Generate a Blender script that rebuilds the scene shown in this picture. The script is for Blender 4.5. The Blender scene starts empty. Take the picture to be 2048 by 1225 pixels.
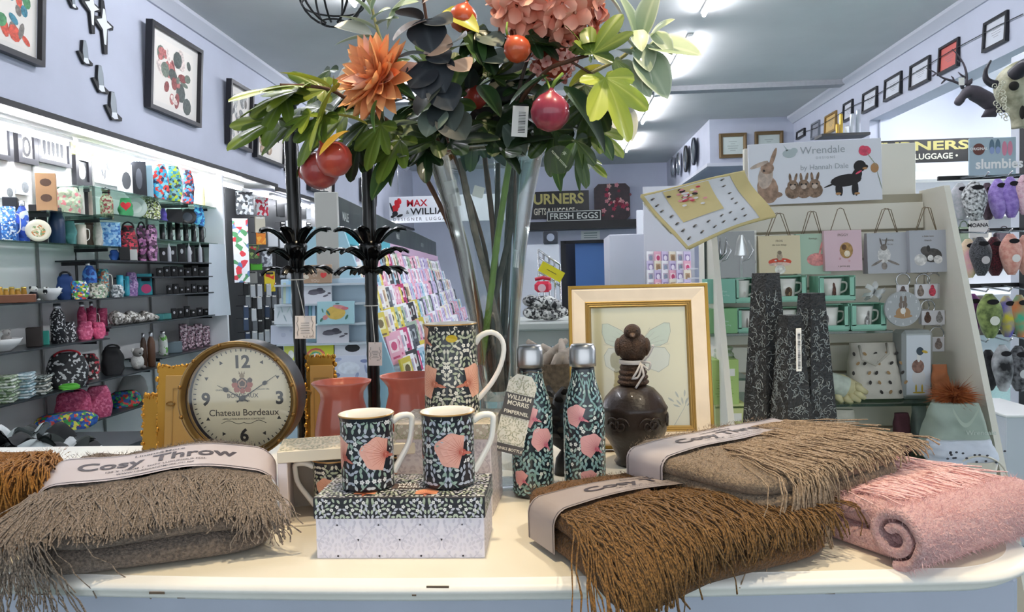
import bpy, bmesh, math, random
from math import sin, cos, pi, radians, sqrt, atan2, floor, exp
from mathutils import Vector, Matrix, noise
random.seed(11)
R_ = random.Random(5)
S = bpy.context.scene
COL = S.collection

# ---------------------------------------------------------------- camera, world, lights, exposure
CAM = Vector((0, 0, 1.23)); FPX = 1500.0
RC = Matrix.Rotation(radians(3.54), 3, 'Z') @ Matrix.Rotation(radians(90 - 2.48), 3, 'X') @ Matrix.Rotation(radians(-1.5), 3, 'Z')
cd = bpy.data.cameras.new('camera'); cd.lens = FPX / 2048 * 36; cd.sensor_width = 36; cd.clip_start = .02; cd.clip_end = 100
cam = bpy.data.objects.new('camera', cd); COL.objects.link(cam)
cam.matrix_world = Matrix.Translation(CAM) @ RC.to_4x4()
S.camera = cam
W = bpy.data.worlds.new('daylight'); S.world = W; W.use_nodes = True
W.node_tree.nodes['Background'].inputs[0].default_value = (.86, .93, 1, 1)
W.node_tree.nodes['Background'].inputs[1].default_value = 1.15
S.view_settings.view_transform = 'Standard'; S.view_settings.look = 'None'
S.view_settings.gamma = 1; S.view_settings.use_curve_mapping = False
S.view_settings.exposure = 0.75
TUBE = 62.0      # strength of the ceiling tubes
def spot(loc, aim, power, col, size, blend=.6, rad=.06):
    l = bpy.data.lights.new('track_spot', 'SPOT'); l.energy = power; l.color = col
    l.spot_size = radians(size); l.spot_blend = blend; l.shadow_soft_size = rad
    o = bpy.data.objects.new('track_spot', l); COL.objects.link(o); o.location = loc
    o.rotation_euler = (Vector(aim) - Vector(loc)).to_track_quat('-Z', 'Y').to_euler()
spot((-.1, 1.0, 3.2), (-.15, 1.25, .85), 85, (1, .80, .52), 50)
spot((.9, .6, 3.2), (.3, 1.3, .9), 60, (1, .86, .64), 46)

# ---------------------------------------------------------------- pixel -> place helpers (2048 x 1225 frame)
def ray(px, py): return RC @ Vector(((px - 1024) / FPX, (612.5 - py) / FPX, -1))
def on(ax, px, py, v):
    d = ray(px, py); return CAM + d * ((v - CAM[ax]) / d[ax])
def onx(px, py, v): return on(0, px, py, v)
def ony(px, py, v): return on(1, px, py, v)
def onz(px, py, v): return on(2, px, py, v)
T = .85           # table top height

# ---------------------------------------------------------------- materials
def lin(h):
    if not isinstance(h, str): return tuple(h) if len(h) == 4 else (*h, 1)
    h = h.lstrip('#'); c = [int(h[i:i + 2], 16) / 255 for i in (0, 2, 4)]
    return tuple((x / 12.92 if x <= .04045 else ((x + .055) / 1.055) ** 2.4) for x in c) + (1,)
_mc = {}
def mat(h, rough=.55, metal=0, var=.0, scale=8, bump=0, bscale=60, coat=0, alpha=1, trans=0, sheen=0, emit=0, h2=None, stretch=None, ior=1.45, attr=None, sss=0):
    k = (h, rough, metal, var, scale, bump, bscale, coat, alpha, trans, sheen, emit, h2, stretch, attr, sss)
    if k in _mc: return _mc[k]
    m = bpy.data.materials.new('m_%03d' % len(_mc)); m.use_nodes = True; nt = m.node_tree; N = nt.nodes; L = nt.links
    b = N['Principled BSDF']; c = lin(h); m.diffuse_color = c
    b.inputs['Base Color'].default_value = c; b.inputs['Roughness'].default_value = rough; b.inputs['Metallic'].default_value = metal
    b.inputs['Coat Weight'].default_value = coat; b.inputs['Alpha'].default_value = alpha; b.inputs['IOR'].default_value = ior
    b.inputs['Transmission Weight'].default_value = trans; b.inputs['Sheen Weight'].default_value = sheen
    b.inputs['Subsurface Weight'].default_value = sss
    if sss: b.inputs['Subsurface Scale'].default_value = .01
    if emit:
        b.inputs['Emission Color'].default_value = c; b.inputs['Emission Strength'].default_value = emit
    tc = None
    def coords():
        nonlocal tc
        if tc is None:
            tc = N.new('ShaderNodeTexCoord'); tc = tc.outputs['Object']
            if stretch:
                mp = N.new('ShaderNodeMapping'); mp.inputs['Scale'].default_value = stretch; L.new(tc, mp.inputs[0]); tc = mp.outputs[0]
        return tc
    if attr:
        a = N.new('ShaderNodeAttribute'); a.attribute_name = 'Col'; L.new(a.outputs['Color'], b.inputs['Base Color'])
    elif var or h2:
        n = N.new('ShaderNodeTexNoise'); n.inputs['Scale'].default_value = scale; n.inputs['Detail'].default_value = 5; L.new(coords(), n.inputs['Vector'])
        r = N.new('ShaderNodeValToRGB'); r.color_ramp.elements[0].position = .35; r.color_ramp.elements[1].position = .65
        c2 = lin(h2) if h2 else tuple(min(1, x * (1 + var)) for x in c[:3]) + (1,)
        c1 = c if h2 else tuple(x * (1 - var) for x in c[:3]) + (1,)
        r.color_ramp.elements[0].color = c1; r.color_ramp.elements[1].color = c2
        L.new(n.outputs['Fac'], r.inputs[0]); L.new(r.outputs[0], b.inputs['Base Color'])
    if bump:
        n = N.new('ShaderNodeTexNoise'); n.inputs['Scale'].default_value = bscale; n.inputs['Detail'].default_value = 4; L.new(coords(), n.inputs['Vector'])
        bp = N.new('ShaderNodeBump'); bp.inputs['Strength'].default_value = min(1, bump); bp.inputs['Distance'].default_value = .002 + .004 * bump
        L.new(n.outputs['Fac'], bp.inputs['Height']); L.new(bp.outputs[0], b.inputs['Normal'])
    _mc[k] = m; return m
def glass(h='ffffff', rough=.0, ior=1.45):
    k = ('glass', h, rough, ior)
    if k in _mc: return _mc[k]
    m = bpy.data.materials.new('m_glass%d' % len(_mc)); m.use_nodes = True; N = m.node_tree.nodes; L = m.node_tree.links
    out = N['Material Output']; N.remove(N['Principled BSDF'])
    t = N.new('ShaderNodeBsdfTransparent'); t.inputs[0].default_value = lin(h)
    g = N.new('ShaderNodeBsdfGlossy'); g.inputs['Roughness'].default_value = .04 + rough; g.inputs[0].default_value = (1, 1, 1, 1)
    f = N.new('ShaderNodeLayerWeight'); f.inputs[0].default_value = .32
    mx = N.new('ShaderNodeMixShader'); mt = N.new('ShaderNodeMath'); mt.operation = 'MULTIPLY_ADD'; mt.inputs[1].default_value = .75; mt.inputs[2].default_value = .03
    L.new(f.outputs['Fresnel'], mt.inputs[0]); L.new(mt.outputs[0], mx.inputs[0]); L.new(t.outputs[0], mx.inputs[1]); L.new(g.outputs[0], mx.inputs[2]); L.new(mx.outputs[0], out.inputs[0])
    m.diffuse_color = lin(h); _mc[k] = m; return m
WHITE = mat('f2f1ee', .5); BLACK = mat('121214', .45); GBLACK = mat('0b0b0d', .22); CHROME = mat('c9c9cc', .22, 1); STEEL = mat('b9b9ba', .3, 1)
PAPER = mat('f1efea', .6); GOLD = mat('b98a3c', .34, .9); DARK = mat('26262a', .6); BRASS = mat('8f6a38', .35, .85)
CLEAR = glass('fdfefd'); SHELFGLASS = glass('c3d6cf')

# ---------------------------------------------------------------- mesh builder
class MB:
    def __init__(s, M=None):
        s.v = []; s.f = []; s.m = []; s.s = []; s.M = M or Matrix(); s.warp = None
    def add(s, vs, fs, m=0, sm=False):
        b = len(s.v); M = s.M
        if s.warp: s.v += [tuple(M @ Vector(s.warp(Vector(p)))) for p in vs]
        else: s.v += [tuple(M @ Vector(p)) for p in vs]
        s.f += [tuple(b + i for i in f) for f in fs]; s.m += [m] * len(fs); s.s += [sm] * len(fs); return s
    def box(s, c, d, m=0, bev=0, rot=None):
        cx, cy, cz = c; hx, hy, hz = d[0] / 2, d[1] / 2, d[2] / 2
        Rm = rot.to_3x3() if rot else None
        def P(x, y, z):
            p = Vector((x, y, z))
            if Rm: p = Rm @ p
            return (cx + p.x, cy + p.y, cz + p.z)
        if not bev:
            vs = [P(x * hx, y * hy, z * hz) for x in (-1, 1) for y in (-1, 1) for z in (-1, 1)]
            return s.add(vs, [(0, 1, 3, 2), (4, 6, 7, 5), (0, 4, 5, 1), (2, 3, 7, 6), (0, 2, 6, 4), (1, 5, 7, 3)], m)
        b = min(bev, hx * .9, hy * .9, hz * .9); vs = []; ix = {}
        for x in (-1, 1):
            for y in (-1, 1):
                for z in (-1, 1):
                    for a in range(3):
                        e = [hx - b, hy - b, hz - b]; e[a] += b
                        ix[(x, y, z, a)] = len(vs); vs.append(P(x * e[0], y * e[1], z * e[2]))
        fs = []
        for g in (-1, 1):
            fs.append(tuple(ix[(g, y, z, 0)] for y, z in ((-1, -1), (1, -1), (1, 1), (-1, 1))))
            fs.append(tuple(ix[(x, g, z, 1)] for x, z in ((-1, -1), (1, -1), (1, 1), (-1, 1))))
            fs.append(tuple(ix[(x, y, g, 2)] for x, y in ((-1, -1), (1, -1), (1, 1), (-1, 1))))
            for h in (-1, 1):
                fs.append((ix[(g, h, -1, 0)], ix[(g, h, 1, 0)], ix[(g, h, 1, 1)], ix[(g, h, -1, 1)]))
                fs.append((ix[(g, -1, h, 0)], ix[(g, 1, h, 0)], ix[(g, 1, h, 2)], ix[(g, -1, h, 2)]))
                fs.append((ix[(-1, g, h, 1)], ix[(1, g, h, 1)], ix[(1, g, h, 2)], ix[(-1, g, h, 2)]))
        for x in (-1, 1):
            for y in (-1, 1):
                for z in (-1, 1): fs.append(tuple(ix[(x, y, z, a)] for a in range(3)))
        return s.add(vs, fs, m)
    def lathe(s, prof, n=32, m=0, sm=True, c=(0, 0, 0), fl=0, fn=6, a0=0, a1=2 * pi, sx=1, sy=1):
        full = abs(a1 - a0 - 2 * pi) < 1e-6; k = n if full else n + 1; vs = []
        for r, z in prof:
            for i in range(k):
                a = a0 + (a1 - a0) * i / n; q = r * (1 + fl * cos(fn * a)); vs.append((c[0] + q * cos(a) * sx, c[1] + q * sin(a) * sy, c[2] + z))
        fs = []
        for j in range(len(prof) - 1):
            for i in range(n):
                i2 = (i + 1) % k
                fs.append((j * k + i, j * k + i2, (j + 1) * k + i2, (j + 1) * k + i))
        return s.add(vs, fs, m, sm)
    def cyl(s, c, r, h, n=20, m=0, r2=None, sm=True):
        r2 = r if r2 is None else r2
        s.lathe([(r, 0), (r2, h)], n, m, sm, c)
        s.lathe([(0.0001, 0), (r, 0)], n, m, False, c); return s.lathe([(r2, h), (0.0001, h)], n, m, False, c)
    def ball(s, c, r, n=16, m=0, sm=True, k=10):
        rx, ry, rz = r if hasattr(r, '__len__') else (r, r, r)
        pr = [(max(.0005, sin(pi * j / k)), -cos(pi * j / k)) for j in range(k + 1)]
        vs = []
        for q, z in pr:
            for i in range(n): a = 2 * pi * i / n; vs.append((c[0] + rx * q * cos(a), c[1] + ry * q * sin(a), c[2] + rz * z))
        fs = [(j * n + i, j * n + (i + 1) % n, (j + 1) * n + (i + 1) % n, (j + 1) * n + i) for j in range(k) for i in range(n)]
        return s.add(vs, fs, m, sm)
    def tube(s, pts, r, n=8, m=0, sm=True, cap=True):
        pts = [Vector(p) for p in pts]; K = len(pts); vs = []; up = None
        for i, p in enumerate(pts):
            t = (pts[min(i + 1, K - 1)] - pts[max(i - 1, 0)])
            t = t.normalized() if t.length > 1e-9 else Vector((0, 0, 1))
            if up is None: up = t.orthogonal().normalized()
            up = (up - t * up.dot(t)); up = up.normalized() if up.length > 1e-6 else t.orthogonal().normalized()
            w = t.cross(up); rr = r[i] if hasattr(r, '__len__') else r
            for j in range(n): a = 2 * pi * j / n; vs.append(p + (up * cos(a) + w * sin(a)) * rr)
        fs = [(i * n + j, i * n + (j + 1) % n, (i + 1) * n + (j + 1) % n, (i + 1) * n + j) for i in range(K - 1) for j in range(n)]
        if cap: fs += [tuple(range(n - 1, -1, -1)), tuple((K - 1) * n + j for j in range(n))]
        return s.add(vs, fs, m, sm)
    def prism(s, poly, t, m=0, M=None, sm=False, ms=None):
        # polygon in local xz-plane, thickness t along y (front at y=-t/2)
        n = len(poly); M = M or Matrix()
        vs = [M @ Vector((x, y, z)) for y in (-t / 2, t / 2) for x, z in poly]
        s.add(vs, [tuple(range(n)), tuple(range(2 * n - 1, n - 1, -1))], m)
        return s.add(vs, [(i, (i + 1) % n, n + (i + 1) % n, n + i) for i in range(n)], m if ms is None else ms, sm)
    def grid(s, fn, nu, nv, m=0, sm=True, closeu=False):
        ku = nu if closeu else nu + 1
        vs = [fn(i / nu, j / nv) for j in range(nv + 1) for i in range(ku)]
        fs = [(j * ku + i, j * ku + (i + 1) % ku, (j + 1) * ku + (i + 1) % ku, (j + 1) * ku + i) for j in range(nv) for i in range(nu)]
        return s.add(vs, fs, m, sm)
    def quad(s, a, b, c, d, m=0): return s.add([a, b, c, d], [(0, 1, 2, 3)], m)
    def mesh(s, name, mats, fix=True):
        me = bpy.data.meshes.new(name); me.from_pydata(s.v, [], s.f)
        for x in (mats if isinstance(mats, (list, tuple)) else [mats]): me.materials.append(x)
        me.polygons.foreach_set('material_index', s.m); me.polygons.foreach_set('use_smooth', s.s)
        if fix:
            b = bmesh.new(); b.from_mesh(me); bmesh.ops.recalc_face_normals(b, faces=b.faces); b.to_mesh(me); b.free()
        me.update(); return me
    def build(s, name, mats, parent=None, fix=True): return obj(name, s.mesh(name, mats, fix), parent)
def obj(name, me, parent=None):
    o = bpy.data.objects.new(name, me); COL.objects.link(o)
    if parent: o.parent = parent
    return o
def tag(o, label=None, cat=None, group=None, kind=None):
    if label: o['label'] = label
    if cat: o['category'] = cat
    if group: o['group'] = group
    if kind: o['kind'] = kind
    return o
def thing(name, label, cat, loc=(0, 0, 0), rz=0, group=None, rx=0, ry=0):
    o = bpy.data.objects.new(name, None); COL.objects.link(o); o.empty_display_size = .05
    o.location = loc; o.rotation_euler = (rx, ry, rz); return tag(o, label, cat, group)
def struct(name, mb, m, label=None, parent=None):
    o = mb.build(name, m, parent)
    if not parent: o['kind'] = 'structure'
    if label: o['label'] = label
    return o
_tx = {}
def textmb(mb, st, size, m=0, M=None, bold=0, sx=1.0, fn=None, align='CENTER', fit=None):
    """flat printed lettering, in the local xz-plane facing -y"""
    k = (st, bold, align)
    if k not in _tx:
        c = bpy.data.curves.new('t', 'FONT'); c.body = st; c.size = 1; c.align_x = align; c.offset = bold; c.resolution_u = 3
        o = bpy.data.objects.new('t', c); me = bpy.data.meshes.new_from_object(o)
        _tx[k] = ([v.co.copy() for v in me.vertices], [tuple(p.vertices) for p in me.polygons])
        bpy.data.objects.remove(o); bpy.data.curves.remove(c); bpy.data.meshes.remove(me)
    vs, fs = _tx[k]; M = M or Matrix()
    if fit: sx = fit / size / (max(v.x for v in vs) - min(v.x for v in vs))
    pts = [(v.x * size * sx, v.y * size) for v in vs]
    if fn: vv = [fn(x, z) for x, z in pts]
    else: vv = [M @ Vector((x, 0, z)) for x, z in pts]
    mb.add(vv, fs, m); return mb
def text(name, st, size, m, parent, M=None, **k):
    mb = MB(); textmb(mb, st, size, 0, M, **k); return mb.build(name, m, parent, fix=False)
def copy_tree(o, parent=None):
    c = o.copy(); COL.objects.link(c); c.parent = parent
    for ch in list(o.children): copy_tree(ch, c)
    return c
def TR(x=0, y=0, z=0): return Matrix.Translation((x, y, z))
def RX(a): return Matrix.Rotation(a, 4, 'X')
def RY(a): return Matrix.Rotation(a, 4, 'Y')
def RZ(a): return Matrix.Rotation(a, 4, 'Z')
def lerp(a, b, t): return a + (b - a) * t
# ================================================================= the room
CE = 3.36; XL = -2.9; XB = -3.25; XR = 3.4; YB = 15.2; ZP = 2.2; ZS = 2.78
wallm = mat('b6bac9', .6, var=.035, scale=3, bump=.05, bscale=90); ceilm = mat('d2d2d2', .7, var=.04, scale=1.5)
shelfback = mat('ececea', .6, var=.03, scale=2); carpet = mat('6f8a88', .95, var=.16, scale=55, bump=.7, bscale=260)
trimw = mat('c3c5cf', .5)
b = MB(); b.box((2.0, 6, -.05), (11, 19.0, .1)); struct('floor', b, carpet)
b = MB(); b.box((0, 6, CE + .05), (6.9, 18.6, .1)); struct('ceiling', b, ceilm)
b = MB(); b.box((XL - .2, 6, (ZP + CE) / 2), (.4, 18.6, CE - ZP)); struct('wall_left', b, wallm)
b = MB(); b.box((XB - .05, 6, ZP / 2), (.1, 18.6, ZP)); struct('wall_left_recess', b, shelfback)
b = MB(); b.box((XR + .1, 2.65, (ZS + CE) / 2), (.2, 11.5, CE - ZS)); b.box((XR + .1, 11.8, CE / 2), (.2, 6.8, CE)); struct('wall_right', b, wallm)
dA, dB, dZ = ony(1122, 520, YB).x, ony(1222, 520, YB).x, ony(1170, 481, YB).z
b = MB(); b.box(((dA - 3.3) / 2, YB + .05, CE / 2), (dA + 3.3, .1, CE)); b.box(((dA + dB) / 2, YB + .05, (CE + dZ) / 2), (dB - dA, .1, CE - dZ)); b.box(((dB + 3.5) / 2, YB + .05, CE / 2), (3.5 - dB, .1, CE)); struct('wall_back', b, mat('c9cde0', .6, var=.03, scale=2))
# office bulkhead at the rear right
b = MB(); b.box(((2.22 + XR) / 2, 13.1, (2.72 + CE) / 2), (XR - 2.22, 4.2, CE - 2.72)); struct('wall_office', b, wallm)
# side room through the opening on the right
b = MB(); b.box((7.05, 2.6, 1.5), (.1, 11.6, 3.2)); struct('wall_sideroom_far', b, mat('eceef2', .6))
b = MB(); b.box((5.3, 8.42, 1.5), (3.6, .1, 3.2)); struct('wall_sideroom_back', b, mat('c6cad8', .6))
b = MB(); b.box((5.3, 2.6, 3.14), (3.6, 11.8, .1)); struct('ceiling_sideroom', b, mat('dcdde0', .7))
# trims
b = MB(); b.box((XL + .002, 2.3, ZP + .006), (.03, 10.8, .036)); struct('trim_1', b, BLACK); b = MB(); b.box((XL - .17, 2.3, ZP - .006), (.3, 10.8, .01)); struct('trim_7', b, WHITE)
b = MB(); b.box((XL + .005, 11.4, ZP - .03), (.05, 7.4, .04)); struct('trim_2', b, BLACK)
for i, (x, s) in enumerate(((XL, 1), (XR, -1))):
    b = MB(); b.prism([(0, 0), (0, -.1), (s * .02, -.1), (s * .09, -.03), (s * .09, 0)], 17, 0, TR(x, 6, CE)); struct('trim_%d' % (3 + i), b, trimw)
b = MB(); b.box((.25, 9.0, CE - .03), (6.2, .16, .06)); b.box((.25, 4.4, CE - .02), (6.2, .05, .03)); struct('trim_5', b, mat('a9a9ae', .6, var=.05, scale=30))
b = MB(); b.box((2.22 - .02, 13.1, 2.71), (.06, 4.3, .05)); b.box((2.8, 10.99, 2.71), (1.2, .06, .05)); struct('trim_6', b, trimw)
# shop front behind the viewer: glazing bars, daylight comes in between them
b = MB()
for x in (-3.2, -1.6, 0, 1.6, 3.2, 6.8): b.box((x, -3.2, 1.6), (.07, .08, 3.3))
b.box((1.8, -3.2, .15), (10.2, .1, .3)); b.box((1.8, -3.2, 3.2), (10.2, .1, .3)); struct('window_1', b, BLACK)
# ceiling tubes
def tube_light(p, L_, label, group=None, st=None, r=.016, fixture=True):
    t = thing('fluorescent_light', label, 'light', p, 0, group)
    if fixture: MB().box((0, 0, .045), (.045, L_ + .06, .03), 0, .006).build('housing', WHITE, t)
    b = MB(); b.tube([(0, -L_ / 2, .012), (0, L_ / 2, .012)], r, 8); b.build('lamp_tube', mat('f6f8ff', .4, emit=st or TUBE), t)
    return t
for y, w in ((3.6, 'nearest the camera'), (5.6, 'the one cut off by the top edge'), (7.75, 'behind the pale green leaves'), (10.1, 'beyond the ceiling batten'), (12.6, 'at the far end')):
    tube_light((1.25, y, CE - .06), 1.5, 'ceiling tube light on the right side, ' + w)
for y, w in ((2.4, 'above the table'), (5.0, 'beside the wire pendant'), (8.4, 'beyond the flowers'), (12.0, 'near the back wall')):
    tube_light((-1.5, y, CE - .06), 1.5, 'ceiling tube light on the left side of the shop, ' + w)
for x, y, w in ((4.6, 4.2, 'nearer the opening'), (4.4, 6.6, 'nearer the black shop sign'), (6.0, 5.2, 'farther inside')):
    tube_light((x, y, 3.02), 1.5, 'tube light on the side room ceiling, ' + w, st=TUBE * 3)
for i, y in enumerate((4.0, 5.3, 6.6, 8.6, 10.2, 11.8)):
    tube_light((XL - .17, y, ZP - .09), 1.2, 'tube light tucked under the black pelmet of the left shelving, %s from the front' % ('first', 'second', 'third', 'fourth', 'fifth', 'sixth')[i], st=TUBE * 1.0, r=.012)
# ================================================================= display table
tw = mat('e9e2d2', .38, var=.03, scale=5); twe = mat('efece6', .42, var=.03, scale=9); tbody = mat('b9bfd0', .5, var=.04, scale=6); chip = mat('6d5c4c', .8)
tb = thing('display_table', 'white painted display table with bowed moulded edge and worn paint, carrying throws and mugs', 'table', (-.22, 1.31, 0))
def table_outline(off=0, n=14):
    x0, x1, y0, y1, r = -1.4 - off, .835 + off, -.385 - off, .385 + off, .13
    pts = []
    for cx, cy, a0 in ((x1 - r, y1 - r, 0), (x0 + r, y1 - r, 90), (x0 + r, y0 + r, 180), (x1 - r, y0 + r, 270)):
        for i in range(n + 1):
            a = radians(a0 + 90 * i / n); pts.append((cx + r * cos(a), cy + r * sin(a)))
    out = []
    for i, (x, y) in enumerate(pts):
        out.append((x, y))
        x2, y2 = pts[(i + 1) % len(pts)]
        if abs(x2 - x) > .3:
            for k in range(1, 24): out.append((lerp(x, x2, k / 24), lerp(y, y2, k / 24)))
    return [(x, y - (.018 * (cos(x * 3.2)) if y < 0 else 0)) for x, y in out]
o0 = table_outline(); n = len(o0)
def ring(mb, specs, m=0):
    vs = []
    for off, z in specs:
        for x, y in table_outline(off): vs.append((x, y, z))
    k = len(specs)
    mb.add(vs, [(j * n + i, j * n + (i + 1) % n, (j + 1) * n + (i + 1) % n, (j + 1) * n + i) for j in range(k - 1) for i in range(n)], m, True)
b = MB(); vs = [(x, y, T) for x, y in table_outline(-.012)]; b.add(vs, [tuple(range(n))]); b.build('table_top', tw, tb)
b = MB(); ring(b, [(-.012, T), (-.011, T - .001), (.002, T - .003), (.008, T - .008), (.008, T - .013), (.001, T - .016), (.001, T - .021), (-.004, T - .026), (-.03, T - .03), (-.3, T - .03)]); b.build('moulded_edge', twe, tb)
b = MB()
for k in range(60):
    i = R_.randrange(n); x, y = table_outline(.0085)[i]
    if y > -.2 or abs(x) > .62: continue
    l = R_.uniform(.004, .03); dz_, of_ = R_.choice(((.0045, .004), (.0135, .0005), (.0235, .0105), (.0255, .0125))); z = T - dz_; b.box((x + R_.uniform(-.02, .02), y + of_, z), (l, .0012, R_.uniform(.0008, .003)))
tag(b.build('paint_chips', chip, tb), kind='stuff')
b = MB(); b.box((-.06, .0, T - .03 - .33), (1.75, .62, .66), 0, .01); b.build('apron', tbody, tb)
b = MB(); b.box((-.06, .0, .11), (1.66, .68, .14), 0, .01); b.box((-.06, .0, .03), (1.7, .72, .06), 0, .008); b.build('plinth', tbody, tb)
b = MB(); b.box((.6, -.2, .4), (.05, .05, .76), 0, .006); b.build('leg', twe, tb)

# ================================================================= willow-bough print
def leafpoly(x, y, a, l, w):
    ca, sa = cos(a), sin(a)
    return [(x + u * ca * l - v * sa * w, y + u * sa * l + v * ca * w) for u, v in ((-.5, 0), (-.25, .36), (.05, .5), (.3, .33), (.5, 0), (.3, -.33), (.05, -.5), (-.25, -.36))]
_tiles = {}
def tile(w, h, seed, sp):
    k = (round(w, 4), round(h, 4), seed, sp)
    if k in _tiles: return _tiles[k]
    q = random.Random(seed); P = []; hw = w / 2; el = []
    def stem(y): return hw * (.5 + .42 * sin(2 * pi * y / (w * 1.25)))
    yy = 0; ss = w / 30
    while yy < h:
        x1, x2 = stem(yy), stem(yy + ss); wd = w * .018
        el.append((0, 3, [(x1 - wd, yy), (x1 + wd, yy), (x2 + wd, yy + ss), (x2 - wd, yy + ss)])); yy += ss
    for tr in range(int(26 * hw * h / sp / sp)):
        x, y = q.uniform(sp * .3, hw - sp * .3), q.uniform(sp * .4, h - sp * .4)
        if any((x - a) ** 2 + (y - c) ** 2 < (sp * .92) ** 2 for a, c in P): continue
        P.append((x, y))
        a = pi / 2 + 1.0 * cos(2 * pi * y / (w * 1.25)) + q.choice((-.55, .55)) + q.uniform(-.2, .2)
        if q.random() < .1:
            for k5 in range(5):
                t = 2 * pi * k5 / 5; el.append((2, 4, leafpoly(x + cos(t) * sp * .3, y + sin(t) * sp * .3, t, sp * .5, sp * .42)))
        else:
            el.append((1, q.choice((0, 0, 1, 1, 2)), leafpoly(x, y, a, sp * 1.32, sp * .66)))
    full = []
    for ly, c, p in el:
        full.append((ly, c, p)); full.append((ly, c, [(-x, y) for x, y in reversed(p)]))
    _tiles[k] = full; return full
def bigflower(x, y, r, a):
    out = []; ca, sa = cos(a), sin(a)
    def tp(u, v): return (x + u * ca - v * sa, y + u * sa + v * ca)
    N_ = 30; th = [-1.5 + 3.0 * i / N_ for i in range(N_ + 1)]
    def er(t): return 1.32 * r * cos(t * .62) * (1 + .05 * cos(8 * t)) * (.93 + .07 * cos(3 * t))
    for i in range(N_):
        p0 = (-.45 * r, 0); a0, a1 = th[i], th[i + 1]; q0, q1 = er(a0), er(a1)
        for u0, u1 in ((.02, .3), (.3, .55), (.55, .78), (.78, 1)): out.append((3, 5, [tp(p0[0] + q0 * u0 * cos(a0), q0 * u0 * sin(a0)), tp(p0[0] + q0 * u1 * cos(a0), q0 * u1 * sin(a0)), tp(p0[0] + q1 * u1 * cos(a1), q1 * u1 * sin(a1)), tp(p0[0] + q1 * u0 * cos(a1), q1 * u0 * sin(a1))]))
    for i in range(15):
        d = -1.35 + 2.7 * i / 14; e = er(d) * (.86 if i % 2 else .7); p0 = (-.45 * r, 0); p1 = (p0[0] + e * cos(d), e * sin(d)); m_ = (p0[0] + e * .45 * cos(d), e * .45 * sin(d)); nx, ny = -sin(d) * r * .016, cos(d) * r * .016
        for j in range(5):
            u0, u1 = .1 + .18 * j, .1 + .18 * (j + 1); k0, k1 = 1.2 - u0, 1.2 - u1; x0_, z0_, x1_, z1_ = p0[0] + e * u0 * cos(d), e * u0 * sin(d), p0[0] + e * u1 * cos(d), e * u1 * sin(d)
            out.append((4, 7, [tp(x0_ + nx * k0, z0_ + ny * k0), tp(x1_ + nx * k1, z1_ + ny * k1), tp(x1_ - nx * k1, z1_ - ny * k1), tp(x0_ - nx * k0, z0_ - ny * k0)]))
    out.append((4, 6, [tp(-.45 * r + .2 * r * cos(t), .16 * r * sin(t)) for t in [2 * pi * k / 12 for k in range(12)]]))
    out.append((5, 7, leafpoly(*tp(-.75 * r, 0), a, r * .6, r * .16)))
    return out
def pattern(mb, Wd, H, fn, tw_=.059, seed=1, sp=.0066, flowers=(), crop=True):
    nt = max(1, round(Wd / tw_)); tw2 = Wd / nt; q = []
    fl = [(fx, fy, fr) for fx, fy, fr, fa in flowers]
    for k in range(nt):
        cx = -Wd / 2 + (k + .5) * tw2
        for ly, c, p in tile(tw2, H, seed, sp):
            mx = sum(a for a, _ in p) / len(p) + cx; my = sum(a for _, a in p) / len(p)
            if any((mx - fx) ** 2 + (my - fy) ** 2 < (fr * .72) ** 2 for fx, fy, fr in fl): continue
            q.append((ly, c, [(a + cx, d) for a, d in p]))
    for f in flowers: q += bigflower(*f)
    for ly, c, p in q:
        pts = [fn(x, min(max(y, 0), H), .00012 + .00012 * ly) for x, y in p]
        mb.add(pts, [tuple(range(len(pts)))], c)
def pal(*h): return [mat(x, .35, coat=.3) for x in h]
MUGPAL = pal('b7bcc8', '9db3a3', 'cdd2d0', '86a094', 'ece9e6', 'eeae9c', 'c05a50', 'cc7868')
JUGPAL = pal('d8d2c0', 'b6bb9c', 'e6e0cd', '9ca58a', 'f6efdf', 'f2b294', 'c46a4c', 'cf8064')
BOTPAL = pal('93b9bb', '7fa39b', 'b9cfc6', '86aaa3', 'eef2ea', 'f2b2b0', 'd0607a', 'd88a90')
PALEPAL = pal('d3cfdd', 'd0cddb', 'd7d4e1', 'cbc8d8', 'e9e6ef', 'd6d2df', 'ccc8d8', 'cdc9d9')
LIDPAL = pal('cfcfd9', 'bfc9b4', 'dedde0', 'a4b093', 'f4f1ec', 'ef9f78', 'c06040', 'b96a4c')
TAGPAL = pal('b7b397', 'c9c3ab', 'a8a78c', '9b9b80', 'f0ecdd', 'e7b8a6', 'c99', 'b98') if False else pal('b7b397', 'c9c3ab', 'a8a78c', '9b9b80', 'f0ecdd', 'e7b8a6', 'cc9988', 'bb9988')
NAVY = mat('20222b', .3, coat=.4); NAVYG = mat('23262a', .3, coat=.4); CERAM = mat('f4efe6', .2, coat=.5, sss=.0)
GILT = mat('b98f58', .3, .6)
def handle(pts, w=.0048, d=.0032, n=22):
    b = MB(); P = [Vector(p) for p in pts]
    def cr(t):
        t *= len(P) - 1; i = min(int(t), len(P) - 2); f = t - i
        p0, p1, p2, p3 = P[max(i - 1, 0)], P[i], P[i + 1], P[min(i + 2, len(P) - 1)]
        return .5 * ((2 * p1) + (p2 - p0) * f + (2 * p0 - 5 * p1 + 4 * p2 - p3) * f * f + (3 * p1 - p0 - 3 * p2 + p3) * f ** 3)
    b.tube([cr(i / n) for i in range(n + 1)], [w * (1.15 - .3 * sin(pi * i / n)) for i in range(n + 1)], 10); return b
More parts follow.
